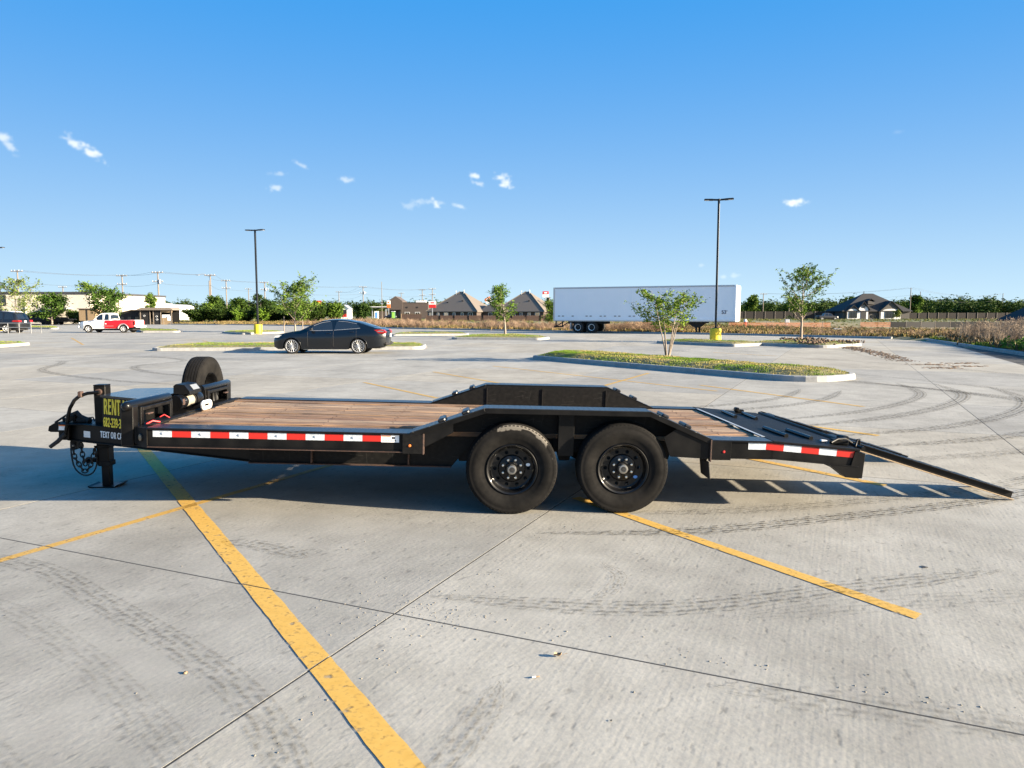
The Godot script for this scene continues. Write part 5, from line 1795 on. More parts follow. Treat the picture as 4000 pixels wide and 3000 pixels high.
func make_trees() -> void:
	make_tree("crape_myrtle", "small tree with several pale stems on the nearest grass island", Vector3(5.45, 0.2, -26.0), 2.35, {"stems": 6, "flare": 0.24, "clear": 0.44, "limbs": 54, "spread": 0.43, "rad": 0.042, "leaf": 0.05, "per": 11, "twigs": 6, "up": 0.32, "puff": 0.11, "c0": Color(0.075, 0.125, 0.015), "c1": Color(0.17, 0.24, 0.035)}, 501)
	make_tree("young_tree", "young open branched tree ringed with soil right of the lamp post", Vector3(16.95, 0.2, -43.6), 3.8, {"clear": 0.24, "limbs": 24, "spread": 0.56, "rad": 0.085, "leaf": 0.075, "per": 17, "twigs": 8, "up": 0.95, "puff": 0.09}, 502)
	make_tree("young_tree", "small leaning tree on the island before the brown roofed houses", Vector3(-0.5, 0.18, -55.0), 3.3, {"clear": 0.22, "limbs": 24, "spread": 0.42, "rad": 0.09, "leaf": 0.085, "per": 18, "twigs": 6, "up": 0.9, "lean": Vector3(-0.55, 0, 0), "puff": 0.16, "c0": Color(0.05, 0.10, 0.015), "c1": Color(0.13, 0.20, 0.03)}, 503)
	make_tree("young_tree", "young staked tree with upright branches behind the dark sedan", Vector3(-20.4, 0.05, -70.0), 3.9, {"clear": 0.14, "limbs": 32, "spread": 0.74, "rad": 0.09, "leaf": 0.11, "per": 20, "twigs": 7, "up": 0.95, "puff": 0.13}, 504)
	for k in 2:
		var st := thing("tree_stake", ["bare wooden stake left of the staked young tree", "bare wooden stake right of the staked young tree"][k], "stake", Vector3(-21.5 + k * 1.75, 0.0, -70.2), 0.0, "stakes of the young tree")
		part(st, "stake", tb([Vector3.ZERO, Vector3(0.03, 1.5, 0)], 0.045, 7), M.bark)
	make_tree("young_tree", "thin young tree at the left edge in front of the cream warehouse", Vector3(-45.9, 0.05, -69.0), 4.4, {"clear": 0.2, "limbs": 26, "spread": 0.55, "rad": 0.08, "leaf": 0.11, "per": 14, "twigs": 5, "up": 0.9, "c0": Color(0.07, 0.12, 0.02), "c1": Color(0.17, 0.20, 0.06)}, 505)
	make_tree("leafy_tree", "round dark tree before the middle of the cream warehouse", Vector3(-71.0, 0.1, -115.0), 4.1, {"clear": 0.16, "limbs": 32, "spread": 0.66, "rad": 0.16, "leaf": 0.2, "per": 20, "twigs": 6, "up": 0.45, "puff": 0.3, "c0": Color(0.03, 0.065, 0.012), "c1": Color(0.07, 0.12, 0.025)}, 506)
	make_tree("leafy_tree", "dark tree behind the cab of the red and white pickup", Vector3(-62.5, 0.1, -115.0), 4.7, {"clear": 0.14, "limbs": 34, "spread": 0.64, "rad": 0.16, "leaf": 0.2, "per": 20, "twigs": 6, "up": 0.6, "puff": 0.28, "c0": Color(0.03, 0.065, 0.012), "c1": Color(0.07, 0.12, 0.025)}, 507)
	make_tree("leafy_tree", "slim tree between the two wooden poles behind the sheds", Vector3(-64.0, 0.1, -132.0), 4.9, {"clear": 0.3, "limbs": 20, "spread": 0.25, "rad": 0.12, "leaf": 0.2, "per": 14, "twigs": 5, "up": 0.9, "puff": 0.2}, 508)
	make_tree("leafy_tree", "sparse tree half hidden behind the cream warehouse's roof", Vector3(-79.5, 0.1, -140.0), 7.0, {"clear": 0.3, "limbs": 22, "spread": 0.36, "rad": 0.16, "leaf": 0.22, "per": 15, "twigs": 5, "up": 0.6, "puff": 0.25}, 509)
	# the hedge of shrubs and trees behind the left lamp post
	var hedge := [[-63.0, -158.0, 6.6, 0.50, 0], [-58.5, -160.0, 6.0, 0.50, 0], [-53.5, -163.0, 5.4, 0.55, 0], [-61.0, -150.0, 4.4, 0.6, 1], [-55.5, -150.0, 3.9, 0.6, 1], [-50.5, -150.0, 5.9, 0.42, 2], [-46.5, -150.0, 3.9, 0.62, 1], [-43.0, -152.0, 5.2, 0.5, 0], [-39.0, -150.0, 5.0, 0.52, 1], [-35.6, -150.0, 4.4, 0.6, 1], [-49.0, -146.0, 3.0, 0.7, 3], [-53.5, -146.0, 2.4, 0.8, 3], [-41.5, -146.0, 3.2, 0.7, 3]]
	var names := ["broad dark tree", "mid green bushy tree", "dark pointed evergreen", "low bright green shrub"]
	var places := ["at the left end of the hedge", "second from the hedge's left end, behind the thin steel pole", "just left of the left lamp post, at the back", "in front at the hedge's left end", "in front of the back row, left of the left lamp post", "just right of the left lamp post", "between the evergreen and the staked tree", "behind the staked young tree", "right of the staked young tree", "at the right end of the hedge", "at the foot of the left lamp post", "left of the left lamp post's yellow base", "at the foot of the staked young tree"]
	for i in hedge.size():
		var q: Array = hedge[i]
		var kind: int = q[4]
		var e: Dictionary = {"cat": "tree" if kind != 3 else "shrub", "clear": 0.06, "limbs": 30, "spread": q[3], "rad": 0.14, "leaf": [0.24, 0.2, 0.2, 0.18][kind], "per": 22, "twigs": 6, "up": [0.5, 0.6, 0.25, 0.6][kind], "puff": [0.32, 0.30, 0.2, 0.34][kind], "c0": [Color(0.028, 0.055, 0.012), Color(0.055, 0.10, 0.015), Color(0.018, 0.035, 0.012), Color(0.09, 0.16, 0.02)][kind], "c1": [Color(0.06, 0.10, 0.02), Color(0.12, 0.18, 0.03), Color(0.04, 0.07, 0.018), Color(0.16, 0.25, 0.035)][kind], "bark": M.bark_dark}
		make_tree("hedge_shrub" if kind == 3 else "hedge_tree", names[kind] + " " + places[i], Vector3(q[0], 0.05, q[1]), q[2] * (0.9 if kind == 2 else 0.74), e, 520 + i, "trees and shrubs of the hedge behind the left lamp post")
	for k in 6:
		make_tree("hedge_shrub", "low dark shrub at the hedge's foot, " + ["at its left end", "under the broad dark tree", "left of the yellow base", "right of the yellow base", "left of the staked tree's trunk", "behind the sedan's bonnet"][k], Vector3(-62.5 + k * 4.6, 0.05, -148.5), 2.2 + 0.5 * (k % 2), {"cat": "shrub", "stems": 5, "flare": 0.9, "clear": 0.03, "limbs": 40, "spread": 0.85, "rad": 0.08, "leaf": 0.2, "per": 20, "twigs": 6, "up": 0.4, "puff": 0.5, "c0": Color(0.02, 0.04, 0.01), "c1": Color(0.05, 0.08, 0.018), "bark": M.bark_dark}, 580 + k, "trees and shrubs of the hedge behind the left lamp post")
	make_tree("juniper_bush", "round dark green juniper behind the roof of the sedan", Vector3(-34.5, 0.0, -172.0), 3.7, {"cat": "shrub", "stems": 4, "flare": 0.3, "clear": 0.05, "limbs": 44, "spread": 0.5, "rad": 0.12, "leaf": 0.2, "per": 24, "twigs": 6, "up": 0.6, "puff": 0.35, "c0": Color(0.022, 0.045, 0.014), "c1": Color(0.05, 0.085, 0.02), "bark": M.bark_dark}, 540)
	make_tree("round_shrub", "low dark shrub left of the round juniper", Vector3(-39.0, 0.0, -165.0), 1.7, {"cat": "shrub", "stems": 5, "flare": 0.7, "clear": 0.05, "limbs": 40, "spread": 0.7, "rad": 0.08, "leaf": 0.16, "per": 18, "twigs": 5, "up": 0.5, "puff": 0.4, "c0": Color(0.03, 0.06, 0.014), "c1": Color(0.07, 0.11, 0.02), "bark": M.bark_dark}, 541)
	make_tree("leafy_tree", "bushy green tree touching the right side of the second brown roofed house", Vector3(6.0, 0.0, -108.0), 3.6, {"stems": 3, "flare": 0.2, "clear": 0.1, "limbs": 30, "spread": 0.45, "rad": 0.08, "leaf": 0.14, "per": 18, "twigs": 5, "up": 0.6, "puff": 0.3, "c0": Color(0.06, 0.11, 0.015), "c1": Color(0.14, 0.21, 0.03)}, 542)
	for k in 5:
		make_tree("round_shrub", "dark shrub along the foot of the cream warehouse, %s" % ["at the far left", "behind the utility vehicle's roof", "left of the round dark tree", "under the round dark tree", "behind the pickup's bonnet"][k], Vector3(-98.0 + k * 6.2, 0.0, -126.0), 1.7 + 0.25 * (k % 3), {"cat": "shrub", "stems": 5, "flare": 0.9, "clear": 0.05, "limbs": 40, "spread": 0.8, "rad": 0.08, "leaf": 0.18, "per": 18, "twigs": 5, "up": 0.4, "puff": 0.45, "c0": Color(0.03, 0.06, 0.014), "c1": Color(0.08, 0.11, 0.025), "bark": M.bark_dark}, 570 + k, "shrubs along the cream warehouse")
	# taller trees that stand out of the woods at the right
	var solo := [[85.0, -262.0, 9.0], [104.0, -275.0, 8.6], [70.0, -280.0, 10.2], [146.0, -270.0, 9.4], [129.0, -282.0, 8.8], [62.0, -268.0, 7.6]]
	var where := ["behind the young tree ringed with soil", "just left of the black roofed house", "behind the front end of the semi trailer", "right of the black roofed house, behind the two poles", "behind the ridge of the black roofed house", "beside the semi trailer's front wall"]
	for i in solo.size():
		make_tree("wood_edge_tree", "tall green tree " + where[i], Vector3(solo[i][0], -0.2, solo[i][1]), solo[i][2] * 0.84, {"clear": 0.12, "limbs": 30, "spread": 0.42, "rad": 0.22, "leaf": 0.42, "per": 20, "twigs": 6, "up": 0.5, "puff": 0.3, "c0": Color(0.05, 0.085, 0.015), "c1": Color(0.11, 0.16, 0.03), "bark": M.bark_dark}, 550 + i, "trees at the edge of the woods")
	# small bare-looking plant by the black roofed house
	make_tree("round_shrub", "small yellowish shrub before the black roofed house's right window", Vector3(112.5, 0.0, -218.0), 2.6, {"cat": "shrub", "clear": 0.3, "limbs": 18, "spread": 0.4, "rad": 0.06, "leaf": 0.2, "per": 14, "twigs": 4, "up": 0.4, "puff": 0.35, "c0": Color(0.13, 0.15, 0.03), "c1": Color(0.24, 0.24, 0.06)}, 560)

# ------------------------------------------------------------------ cars
# a car's own axes: x from the nose (0) to the tail, y up, z across; nose towards -x of the world
func along(c: Array, x: float) -> float:
	for i in c.size() - 1:
		if x <= c[i + 1].x:
			var t: float = clampf((x - c[i].x) / maxf(c[i + 1].x - c[i].x, 1e-4), 0, 1)
			return lerpf(c[i].y, c[i + 1].y, t)
	return c[c.size() - 1].y

func car(called: String, label: String, cat: String, at: Vector3, turn: float, s: Dictionary) -> Node3D:
	var root := thing(called, label, cat, at, turn)
	var L: float = s.len
	var belt: Array = s.belt
	var roof: Array = s.roof
	var W: float = s.wid * 0.5
	var wr: float = s.wheel
	var axles: Array = s.axles
	var arch: float = wr * 1.17
	var sill: Array = s.sill
	var top_y := 0.0
	for p in roof:
		top_y = maxf(top_y, p.y)
	var plan := func(x: float) -> float:
		var e := minf(x, L - x)
		return W * (1.0 - 0.26 * pow(clampf(1.0 - e / 0.55, 0, 1), 2.2))
	var bottom := func(x: float) -> float:
		var y := along(sill, x)
		for a in axles:
			var d: float = absf(x - a)
			if d < arch:
				y = maxf(y, wr + sqrt(arch * arch - d * d) - 0.02)
		return y
	var zl := func(x: float, y: float) -> float:
		var b := along(belt, x)
		var t := clampf((y - 0.2) / maxf(b - 0.2, 0.1), 0, 1.0)
		var f := 0.93 + 0.07 * sin(clampf(t * 1.5, 0, 1) * PI * 0.5) - 0.10 * pow(clampf((t - 0.62) / 0.38, 0, 1), 2.0)
		return plan.call(x) * f
	var zg := func(x: float, y: float) -> float:
		var t := (y - along(belt, clampf(x, roof[0].x, L))) / maxf(top_y - along(belt, L * 0.5), 0.1)
		return minf(zl.call(x, along(belt, x)), W * 0.91) * (1.0 - float(s.get("tumble", 0.24)) * clampf(t, 0, 1.1))
	# stations: even ones, plus the wheel arches
	var xs := []
	for i in 49:
		xs.append(L * i / 48.0)
	for a in axles:
		for k in 13:
			xs.append(a - cos(PI * k / 12.0) * arch)
	xs.sort()
	var paint: Material = s.paint
	var body := MB.new()
	for sg in [1.0, -1.0]:
		var g := []
		for x in xs:
			var row := []
			var y0: float = bottom.call(x)
			var y1: float = along(belt, x)
			for j in 9:
				var y: float = lerpf(y0, y1, j / 8.0)
				row.append(Vector3(x, y, zl.call(x, y) * sg))
			g.append(row)
		body.grid(g, sg < 0)
		# greenhouse sides
		var gg := []
		var xa: float = roof[0].x
		var xb: float = roof[roof.size() - 1].x
		for i in 33:
			var x := lerpf(xa, xb, i / 32.0)
			var row := []
			for j in 4:
				var y := lerpf(along(belt, x), maxf(along(roof, x), along(belt, x)), j / 3.0)
				row.append(Vector3(x, y, zg.call(x, y) * sg))
			gg.append(row)
		body.grid(gg, sg < 0)
		for a in axles:
			# lip round the arch
			var lip := []
			for k in 15:
				var t := PI * k / 14.0
				var x: float = a - cos(t) * arch
				var y: float = maxf(wr + sin(t) * arch - 0.02, along(sill, x))
				lip.append(Vector3(x, y, zl.call(x, y) * sg))
			body.tube(lip, 0.016, 5)
	# bonnet, roof and tail skins
	var over := func(f: Callable, hw: Callable, x0: float, x1: float, n: int, crown: float, lift: float, share: float) -> Array:
		var g := []
		for i in n + 1:
			var x := lerpf(x0, x1, i / float(n))
			var row := []
			for j in 9:
				var t := j / 4.0 - 1.0
				row.append(Vector3(x, float(f.call(x)) + crown * (1.0 - t * t) + lift, float(hw.call(x)) * share * t))
			g.append(row)
		return g
	var fb := func(x): return along(belt, x)
	var fr := func(x): return maxf(along(roof, x), along(belt, x) - 0.02)
	var hb := func(x): return zl.call(x, along(belt, x))
	var hr := func(x): return zg.call(x, along(roof, x))
	body.grid(over.call(fb, hb, 0.0, L, 48, 0.03, 0.0, 1.0), true)
	body.grid(over.call(fr, hr, roof[0].x, roof[roof.size() - 1].x, 32, 0.035, 0.0, 1.0), true)
	for e in [0.0, L]:
		var g := []
		for i in 9:
			var t := i / 4.0 - 1.0
			var row := []
			for j in 5:
				var y := lerpf(along(sill, e), along(belt, e), j / 4.0)
				row.append(Vector3(e + (-1.0 if e == 0.0 else 1.0) * 0.10 * (1.0 - t * t) * (0.6 + 0.4 * sin(j / 4.0 * PI)), y, zl.call(e, y) * t))
			g.append(row)
		body.grid(g, e == 0.0)
	part(root, "body", body, paint)
	# dark belly between the wheels
	var belly := MB.new()
	belly.box(Vector3(L * 0.5, 0.42, 0), Vector3(L * 0.9, 0.40, W * 1.45))
	part(root, "underbody", belly, M.dark)
	# a panel laid 6 mm proud of the side: x range, lower and upper edge
	var patch := func(low: bool, x0: float, x1: float, lo: Callable, hi: Callable, out: float, sg: float, n := 14) -> MB:
		var m := MB.new()
		var g := []
		for i in n + 1:
			var x := lerpf(x0, x1, i / float(n))
			var row := []
			var a: float = lo.call(x)
			var b: float = maxf(hi.call(x), a + 0.004)
			for j in 4:
				var y := lerpf(a, b, j / 3.0)
				row.append(Vector3(x, y, (float(zl.call(x, y) if low else zg.call(x, y)) + out) * sg))
			g.append(row)
		m.grid(g, sg < 0)
		return m
	for sg in [1.0, -1.0]:
		for w in s.windows:
			var lo := func(x): return along(belt, x) + 0.035
			var hi := func(x):
				# slanted front and rear edges: the glass is as high as the roof rail allows
				var y: float = along(roof, x) - 0.075
				y = minf(y, along(belt, x) + 0.035 + maxf(0.0, (x - w[0]) * w[2]))
				return minf(y, along(belt, x) + 0.035 + maxf(0.0, (w[1] - x) * w[3]))
			var win := part(root, "side_window", patch.call(false, w[0], w[1], lo, hi, 0.006, sg), M.glass)
			if s.get("trim", false):
				var edge := []
				for i in 15:
					var x := lerpf(w[0], w[1], i / 14.0)
					edge.append(Vector3(x, hi.call(x) + 0.012, (float(zg.call(x, hi.call(x))) + 0.008) * sg))
				var edge2 := []
				for i in 8:
					var x := lerpf(w[0], w[1], i / 7.0)
					edge2.append(Vector3(x, lo.call(x) - 0.012, (float(zg.call(x, lo.call(x))) + 0.008) * sg))
				var t := tb(edge.slice(2, 13), 0.008, 5)
				t.tube(edge2, 0.009, 5)
				part(win, "window_trim", t, M.galv)
		for d in s.get("patches", []):
			part(root, d[0], patch.call(true, d[1], d[2], func(x): return maxf(d[3], float(bottom.call(x)) + 0.004), func(x): return minf(d[4], along(belt, x) - 0.004), d[6], sg, 60), d[5])
		for x in s.get("seams", []):
			var seam := []
			for j in 7:
				var y: float = lerpf(along(sill, x) + 0.12, along(belt, x), j / 6.0)
				seam.append(Vector3(x, y, float(zl.call(x, y)) * sg))
			part(root, "door_seam", tb(seam, 0.007, 4), M.dark)
		for x in s.get("handles", []):
			var y: float = along(belt, x) - 0.10
			part(root, "door_handle", bx(Vector3(x, y, (float(zl.call(x, y)) + 0.012) * sg), Vector3(0.20, 0.035, 0.025), 0.01), s.get("handle_paint", paint))
		var mx: float = s.get("mirror", 0.0)
		if mx > 0.0:
			part(root, "mirror", bx(Vector3(mx, along(belt, mx) + 0.10, (W + 0.06) * sg), Vector3(0.14, 0.13, 0.20), 0.04), s.get("mirror_paint", paint))
	# front and rear glass on the roof skin
	for q in s.screens:
		var g: Array = over.call(fr, hr, q[0], q[1], 8, 0.035, 0.012, 0.90)
		var m := MB.new()
		m.grid(g, true)
		part(root, "windscreen", m, M.glass)
	# wheels
	for a in axles:
		for sg in [1.0, -1.0]:
			var w := Node3D.new()
			w.name = "wheel"
			root.add_child(w, true)
			w.transform = Transform3D(Basis(Vector3.UP, 0.0 if sg > 0 else PI), Vector3(a, wr, (W - 0.13) * sg))
			var f := Transform3D(Basis(Vector3.RIGHT, PI / 2), Vector3.ZERO)
			var tw: float = s.get("tyre_w", 0.215) * 0.5
			var rr := wr * float(s.get("rim_share", 0.74))
			var ty := MB.new()
			ty.lathe([Vector2(0.0, -tw), Vector2(wr - 0.03, -tw), Vector2(wr, -tw * 0.7), Vector2(wr, tw * 0.7), Vector2(wr - 0.03, tw), Vector2(rr, tw * 0.95), Vector2(rr - 0.01, tw * 0.2), Vector2(0.0, tw * 0.2)], 32, f)
			part(w, "tyre", ty, M.rub)
			var rim := MB.new()
			rim.lathe([Vector2(rr - 0.02, tw * 0.8), Vector2(rr - 0.012, tw * 0.98), Vector2(rr + 0.004, tw * 0.98)], 32, f)
			var n: int = s.get("spokes", 10)
			for k in n:
				var t := TAU * k / n
				var d := Vector3(cos(t), sin(t), 0)
				rim.beam(d * 0.03 + Vector3(0, 0, tw * 0.75), d * (rr - 0.008) + Vector3(0, 0, tw * 0.85), s.get("spoke_w", 0.03), 0.02, 0.004, Vector3.BACK)
			rim.lathe([Vector2(0.055, tw * 0.7), Vector2(0.05, tw * 0.95), Vector2(0, tw * 0.97)], 16, f)
			part(w, "rim", rim, s.get("rim_paint", M.alu))
	return root

func lamp_blob(under: Node, called: String, pts: Array, z0: float, z1: float, m: Material) -> void:
	part(under, called, pr(pts, z0, z1), m)

func make_cars() -> void:
	var navy := mat(Color(0.0035, 0.005, 0.008), 0.28, 0.0, 0.35)
	navy.clearcoat_enabled = true
	navy.clearcoat = 0.8
	navy.clearcoat_roughness = 0.05
	var ink := mat(Color(0.004, 0.004, 0.005), 0.3)
	ink.clearcoat_enabled = true
	ink.clearcoat = 0.6
	var cream := mat(Color(0.80, 0.78, 0.73), 0.35)
	var red := mat(Color(0.50, 0.012, 0.016), 0.32)
	var lens := mat(Color(0.32, 0.012, 0.012), 0.15)
	var clear := mat(Color(0.55, 0.58, 0.6), 0.12)
	# the dark sedan, nose to the left
	var sd := car("sedan", "dark navy four door sedan with bright multi-spoke wheels, parked broadside", "car", Vector3(-10.35, 0, -33.0), 0.0, {"len": 4.86, "wid": 1.85, "wheel": 0.335, "axles": [0.83, 3.70], "paint": navy, "tumble": 0.30, "rim_share": 0.78, "spokes": 15, "spoke_w": 0.017, "rim_paint": M.galv, "trim": true, "mirror": 1.72,
		"belt": [Vector2(0, 0.66), Vector2(0.10, 0.74), Vector2(0.35, 0.85), Vector2(0.8, 0.94), Vector2(1.3, 1.0), Vector2(1.8, 0.97), Vector2(2.6, 0.99), Vector2(3.6, 1.06), Vector2(4.2, 1.11), Vector2(4.7, 1.09), Vector2(4.86, 0.98)],
		"sill": [Vector2(0, 0.30), Vector2(0.2, 0.20), Vector2(1.3, 0.19), Vector2(3.2, 0.19), Vector2(4.2, 0.24), Vector2(4.86, 0.36)],
		"roof": [Vector2(1.20, 1.0), Vector2(1.65, 1.225), Vector2(2.07, 1.395), Vector2(2.4, 1.45), Vector2(2.75, 1.468), Vector2(3.2, 1.44), Vector2(3.72, 1.335), Vector2(4.15, 1.20), Vector2(4.5, 1.095)],
		"windows": [[1.62, 2.60, 9.0, 9.0], [2.66, 3.78, 9.0, 1.4]], "screens": [[1.28, 2.05], [3.6, 4.35]], "seams": [1.52, 2.63, 3.62], "handles": [2.42, 3.42]})
	lamp_blob(sd, "headlight", [Vector2(0.04, 0.70), Vector2(0.14, 0.775), Vector2(0.40, 0.815), Vector2(0.44, 0.775), Vector2(0.22, 0.70)], 0.60, 0.845, clear)
	lamp_blob(sd, "headlight", [Vector2(0.04, 0.70), Vector2(0.14, 0.775), Vector2(0.40, 0.815), Vector2(0.44, 0.775), Vector2(0.22, 0.70)], -0.845, -0.60, clear)
	for z in [[0.55, 0.868], [-0.868, -0.55]]:
		var t := part(sd, "tail_lamp", pr([Vector2(4.24, 0.985), Vector2(4.50, 1.045), Vector2(4.80, 1.04), Vector2(4.90, 0.95), Vector2(4.86, 0.865), Vector2(4.40, 0.90)], z[0], z[1]), lens)
		part(t, "reflector", pr([Vector2(4.5, 0.95), Vector2(4.62, 1.0), Vector2(4.80, 0.985), Vector2(4.80, 0.945)], z[0] - 0.003, z[1] + 0.003), M.chrome)
	part(sd, "rear_bumper", bx(Vector3(4.84, 0.42, 0), Vector3(0.22, 0.16, 1.5), 0.06), M.rub)
	part(sd, "number_plate", bx(Vector3(4.965, 0.78, 0), Vector3(0.01, 0.14, 0.30)), M.white)
	part(sd, "sill_trim", bx(Vector3(2.26, 0.185, 0.83), Vector3(1.9, 0.018, 0.02), 0.004), M.chrome)
	# white pickup with a red bed
	var pk := car("pickup_truck", "white single cab pickup truck with a red cargo bed", "pickup truck", Vector3(-39.55, 0, -68.9), 0.0, {"len": 5.05, "wid": 1.95, "wheel": 0.36, "axles": [0.86, 4.06], "paint": cream, "tumble": 0.2, "rim_share": 0.62, "spokes": 5, "spoke_w": 0.07, "tyre_w": 0.25, "mirror": 1.62, "handle_paint": M.rub,
		"belt": [Vector2(0, 0.88), Vector2(0.08, 0.98), Vector2(0.6, 1.06), Vector2(1.3, 1.11), Vector2(2.3, 1.12), Vector2(2.75, 1.13), Vector2(4.7, 1.15), Vector2(5.05, 1.14)],
		"sill": [Vector2(0, 0.42), Vector2(0.3, 0.36), Vector2(1.4, 0.36), Vector2(3.4, 0.38), Vector2(4.6, 0.48), Vector2(5.05, 0.52)],
		"roof": [Vector2(1.25, 1.10), Vector2(1.55, 1.42), Vector2(1.86, 1.70), Vector2(2.05, 1.765), Vector2(2.6, 1.775), Vector2(2.78, 1.70), Vector2(2.86, 1.14)],
		"windows": [[1.45, 2.18, 1.9, 12.0], [2.32, 2.74, 12.0, 12.0]], "screens": [[1.32, 1.84], [2.795, 2.85]], "seams": [1.40, 2.24], "handles": [2.08],
		"patches": [["bed_panel", 2.36, 5.0, 0.40, 1.16, red, 0.016], ["side_moulding", 1.45, 3.2, 0.60, 0.63, M.galv, 0.022], ["door_emblem", 2.42, 2.58, 0.78, 0.86, cream, 0.022]]})
	part(pk, "bed_cavity", bx(Vector3(3.95, 1.165, 0), Vector3(1.95, 0.02, 1.5)), M.dark)
	part(pk, "tailgate", bx(Vector3(5.10, 0.86, 0), Vector3(0.06, 0.58, 1.50), 0.02), cream)
	part(pk, "rear_bumper", bx(Vector3(5.20, 0.56, 0), Vector3(0.14, 0.16, 1.8), 0.03), cream)
	for z in [0.83, -0.83]:
		part(pk, "tail_lamp", bx(Vector3(5.07, 0.90, z), Vector3(0.08, 0.40, 0.16), 0.02), lens)
		part(pk, "arch_trim", arch_ring(4.06, 0.36, 0.46, (0.985 if z > 0 else -0.985)), M.galv)
	part(pk, "front_bumper", bx(Vector3(-0.08, 0.55, 0), Vector3(0.16, 0.2, 1.8), 0.04), M.galv)
	for z in [0.68, -0.68]:
		part(pk, "headlight", bx(Vector3(-0.02, 0.86, z), Vector3(0.12, 0.16, 0.30), 0.03), clear)
	# black utility vehicle cut by the left edge, tail to the right
	var sv := car("utility_vehicle", "black utility vehicle at the left edge, tail lamp to the right", "car", Vector3(-49.9, 0, -68.5), 0.0, {"len": 5.15, "wid": 2.0, "wheel": 0.39, "axles": [0.92, 3.98], "paint": ink, "tumble": 0.2, "rim_share": 0.66, "spokes": 6, "spoke_w": 0.06, "tyre_w": 0.27, "mirror": 1.6,
		"belt": [Vector2(0, 0.9), Vector2(0.1, 1.0), Vector2(0.8, 1.12), Vector2(1.4, 1.16), Vector2(3.5, 1.18), Vector2(5.0, 1.20), Vector2(5.15, 1.12)],
		"sill": [Vector2(0, 0.4), Vector2(0.3, 0.34), Vector2(1.5, 0.36), Vector2(3.3, 0.36), Vector2(4.6, 0.42), Vector2(5.15, 0.46)],
		"roof": [Vector2(1.3, 1.15), Vector2(1.9, 1.72), Vector2(2.2, 1.86), Vector2(3.2, 1.92), Vector2(4.3, 1.86), Vector2(4.75, 1.76), Vector2(5.02, 1.20)],
		"windows": [[1.7, 2.7, 1.6, 12.0], [2.8, 3.7, 12.0, 12.0], [3.8, 4.7, 12.0, 3.0]], "screens": [[1.4, 1.95], [4.78, 5.0]], "seams": [1.6, 2.75, 3.65], "handles": [2.5, 3.45]})
	for z in [[0.6, 0.99], [-0.99, -0.6]]:
		part(sv, "tail_lamp", pr([Vector2(4.55, 1.06), Vector2(4.7, 1.14), Vector2(5.18, 1.14), Vector2(5.22, 0.98), Vector2(4.68, 0.99)], z[0], z[1]), lens)
	part(sv, "roof_rail", tb([Vector3(2.4, 1.90, 0.66), Vector3(3.2, 1.97, 0.66), Vector3(4.3, 1.91, 0.66)], 0.025, 6), M.rub)
	part(sv, "number_plate", bx(Vector3(5.255, 1.02, 0.15), Vector3(0.02, 0.14, 0.3)), M.white)
	# white van behind it
	var vn := car("van", "white van peeping over the tail of the black utility vehicle", "van", Vector3(-56.3, 0, -78.0), 0.0, {"len": 5.0, "wid": 1.95, "wheel": 0.36, "axles": [0.9, 3.9], "paint": cream, "spokes": 6, "spoke_w": 0.05,
		"belt": [Vector2(0, 0.9), Vector2(0.2, 1.05), Vector2(1.0, 1.2), Vector2(4.8, 1.22), Vector2(5.0, 1.15)], "sill": [Vector2(0, 0.4), Vector2(5.0, 0.42)],
		"roof": [Vector2(0.9, 1.18), Vector2(1.7, 1.85), Vector2(2.1, 2.0), Vector2(4.4, 2.0), Vector2(4.75, 1.9), Vector2(4.95, 1.2)], "windows": [[1.3, 2.2, 1.2, 12.0], [2.3, 3.3, 12.0, 12.0], [3.4, 4.6, 12.0, 4.0]], "screens": [[1.0, 1.65], [4.76, 4.93]]})
	vn.set_meta("category", "van")
	# black pickup before the black roofed house
	var bp := car("pickup_truck", "black pickup truck on the lawn left of the black roofed house", "pickup truck", Vector3(82.2, 0, -202.0), 0.0, {"len": 5.7, "wid": 2.0, "wheel": 0.41, "axles": [1.0, 4.5], "paint": ink, "spokes": 6, "spoke_w": 0.05,
		"belt": [Vector2(0, 0.95), Vector2(0.1, 1.05), Vector2(1.4, 1.18), Vector2(5.6, 1.22), Vector2(5.7, 1.2)], "sill": [Vector2(0, 0.45), Vector2(5.7, 0.5)],
		"roof": [Vector2(1.4, 1.15), Vector2(2.0, 1.8), Vector2(2.3, 1.9), Vector2(3.5, 1.9), Vector2(3.8, 1.8), Vector2(4.0, 1.2)], "windows": [[1.7, 2.7, 1.6, 12.0], [2.8, 3.7, 12.0, 4.0]], "screens": [[1.5, 2.0], [3.82, 3.98]]})
	bp.rotation.y = PI
	bp.position.x += 6.0
	var dk := car("parked_car", "small dark car parked before the brown brick restaurant", "car", Vector3(-42.6, 0, -247.0), 0.0, {"len": 4.4, "wid": 1.85, "wheel": 0.33, "axles": [0.85, 3.5], "paint": navy, "spokes": 6,
		"belt": [Vector2(0, 0.75), Vector2(0.3, 0.92), Vector2(1.2, 1.02), Vector2(4.2, 1.08), Vector2(4.4, 0.95)], "sill": [Vector2(0, 0.25), Vector2(4.4, 0.3)],
		"roof": [Vector2(1.1, 1.0), Vector2(1.8, 1.5), Vector2(2.2, 1.62), Vector2(3.3, 1.6), Vector2(3.9, 1.4), Vector2(4.2, 1.1)], "windows": [[1.5, 2.5, 2.0, 12.0], [2.6, 3.7, 12.0, 2.0]], "screens": [[1.2, 1.8], [3.8, 4.15]]})
	dk.set_meta("category", "car")

func arch_ring(x: float, y: float, r: float, z: float) -> MB:
	var pts := []
	for k in 13:
		var t := PI * (0.02 + 0.96 * k / 12.0)
		pts.append(Vector3(x - cos(t) * r, y + sin(t) * r, z))
	return tb(pts, 0.035, 6)

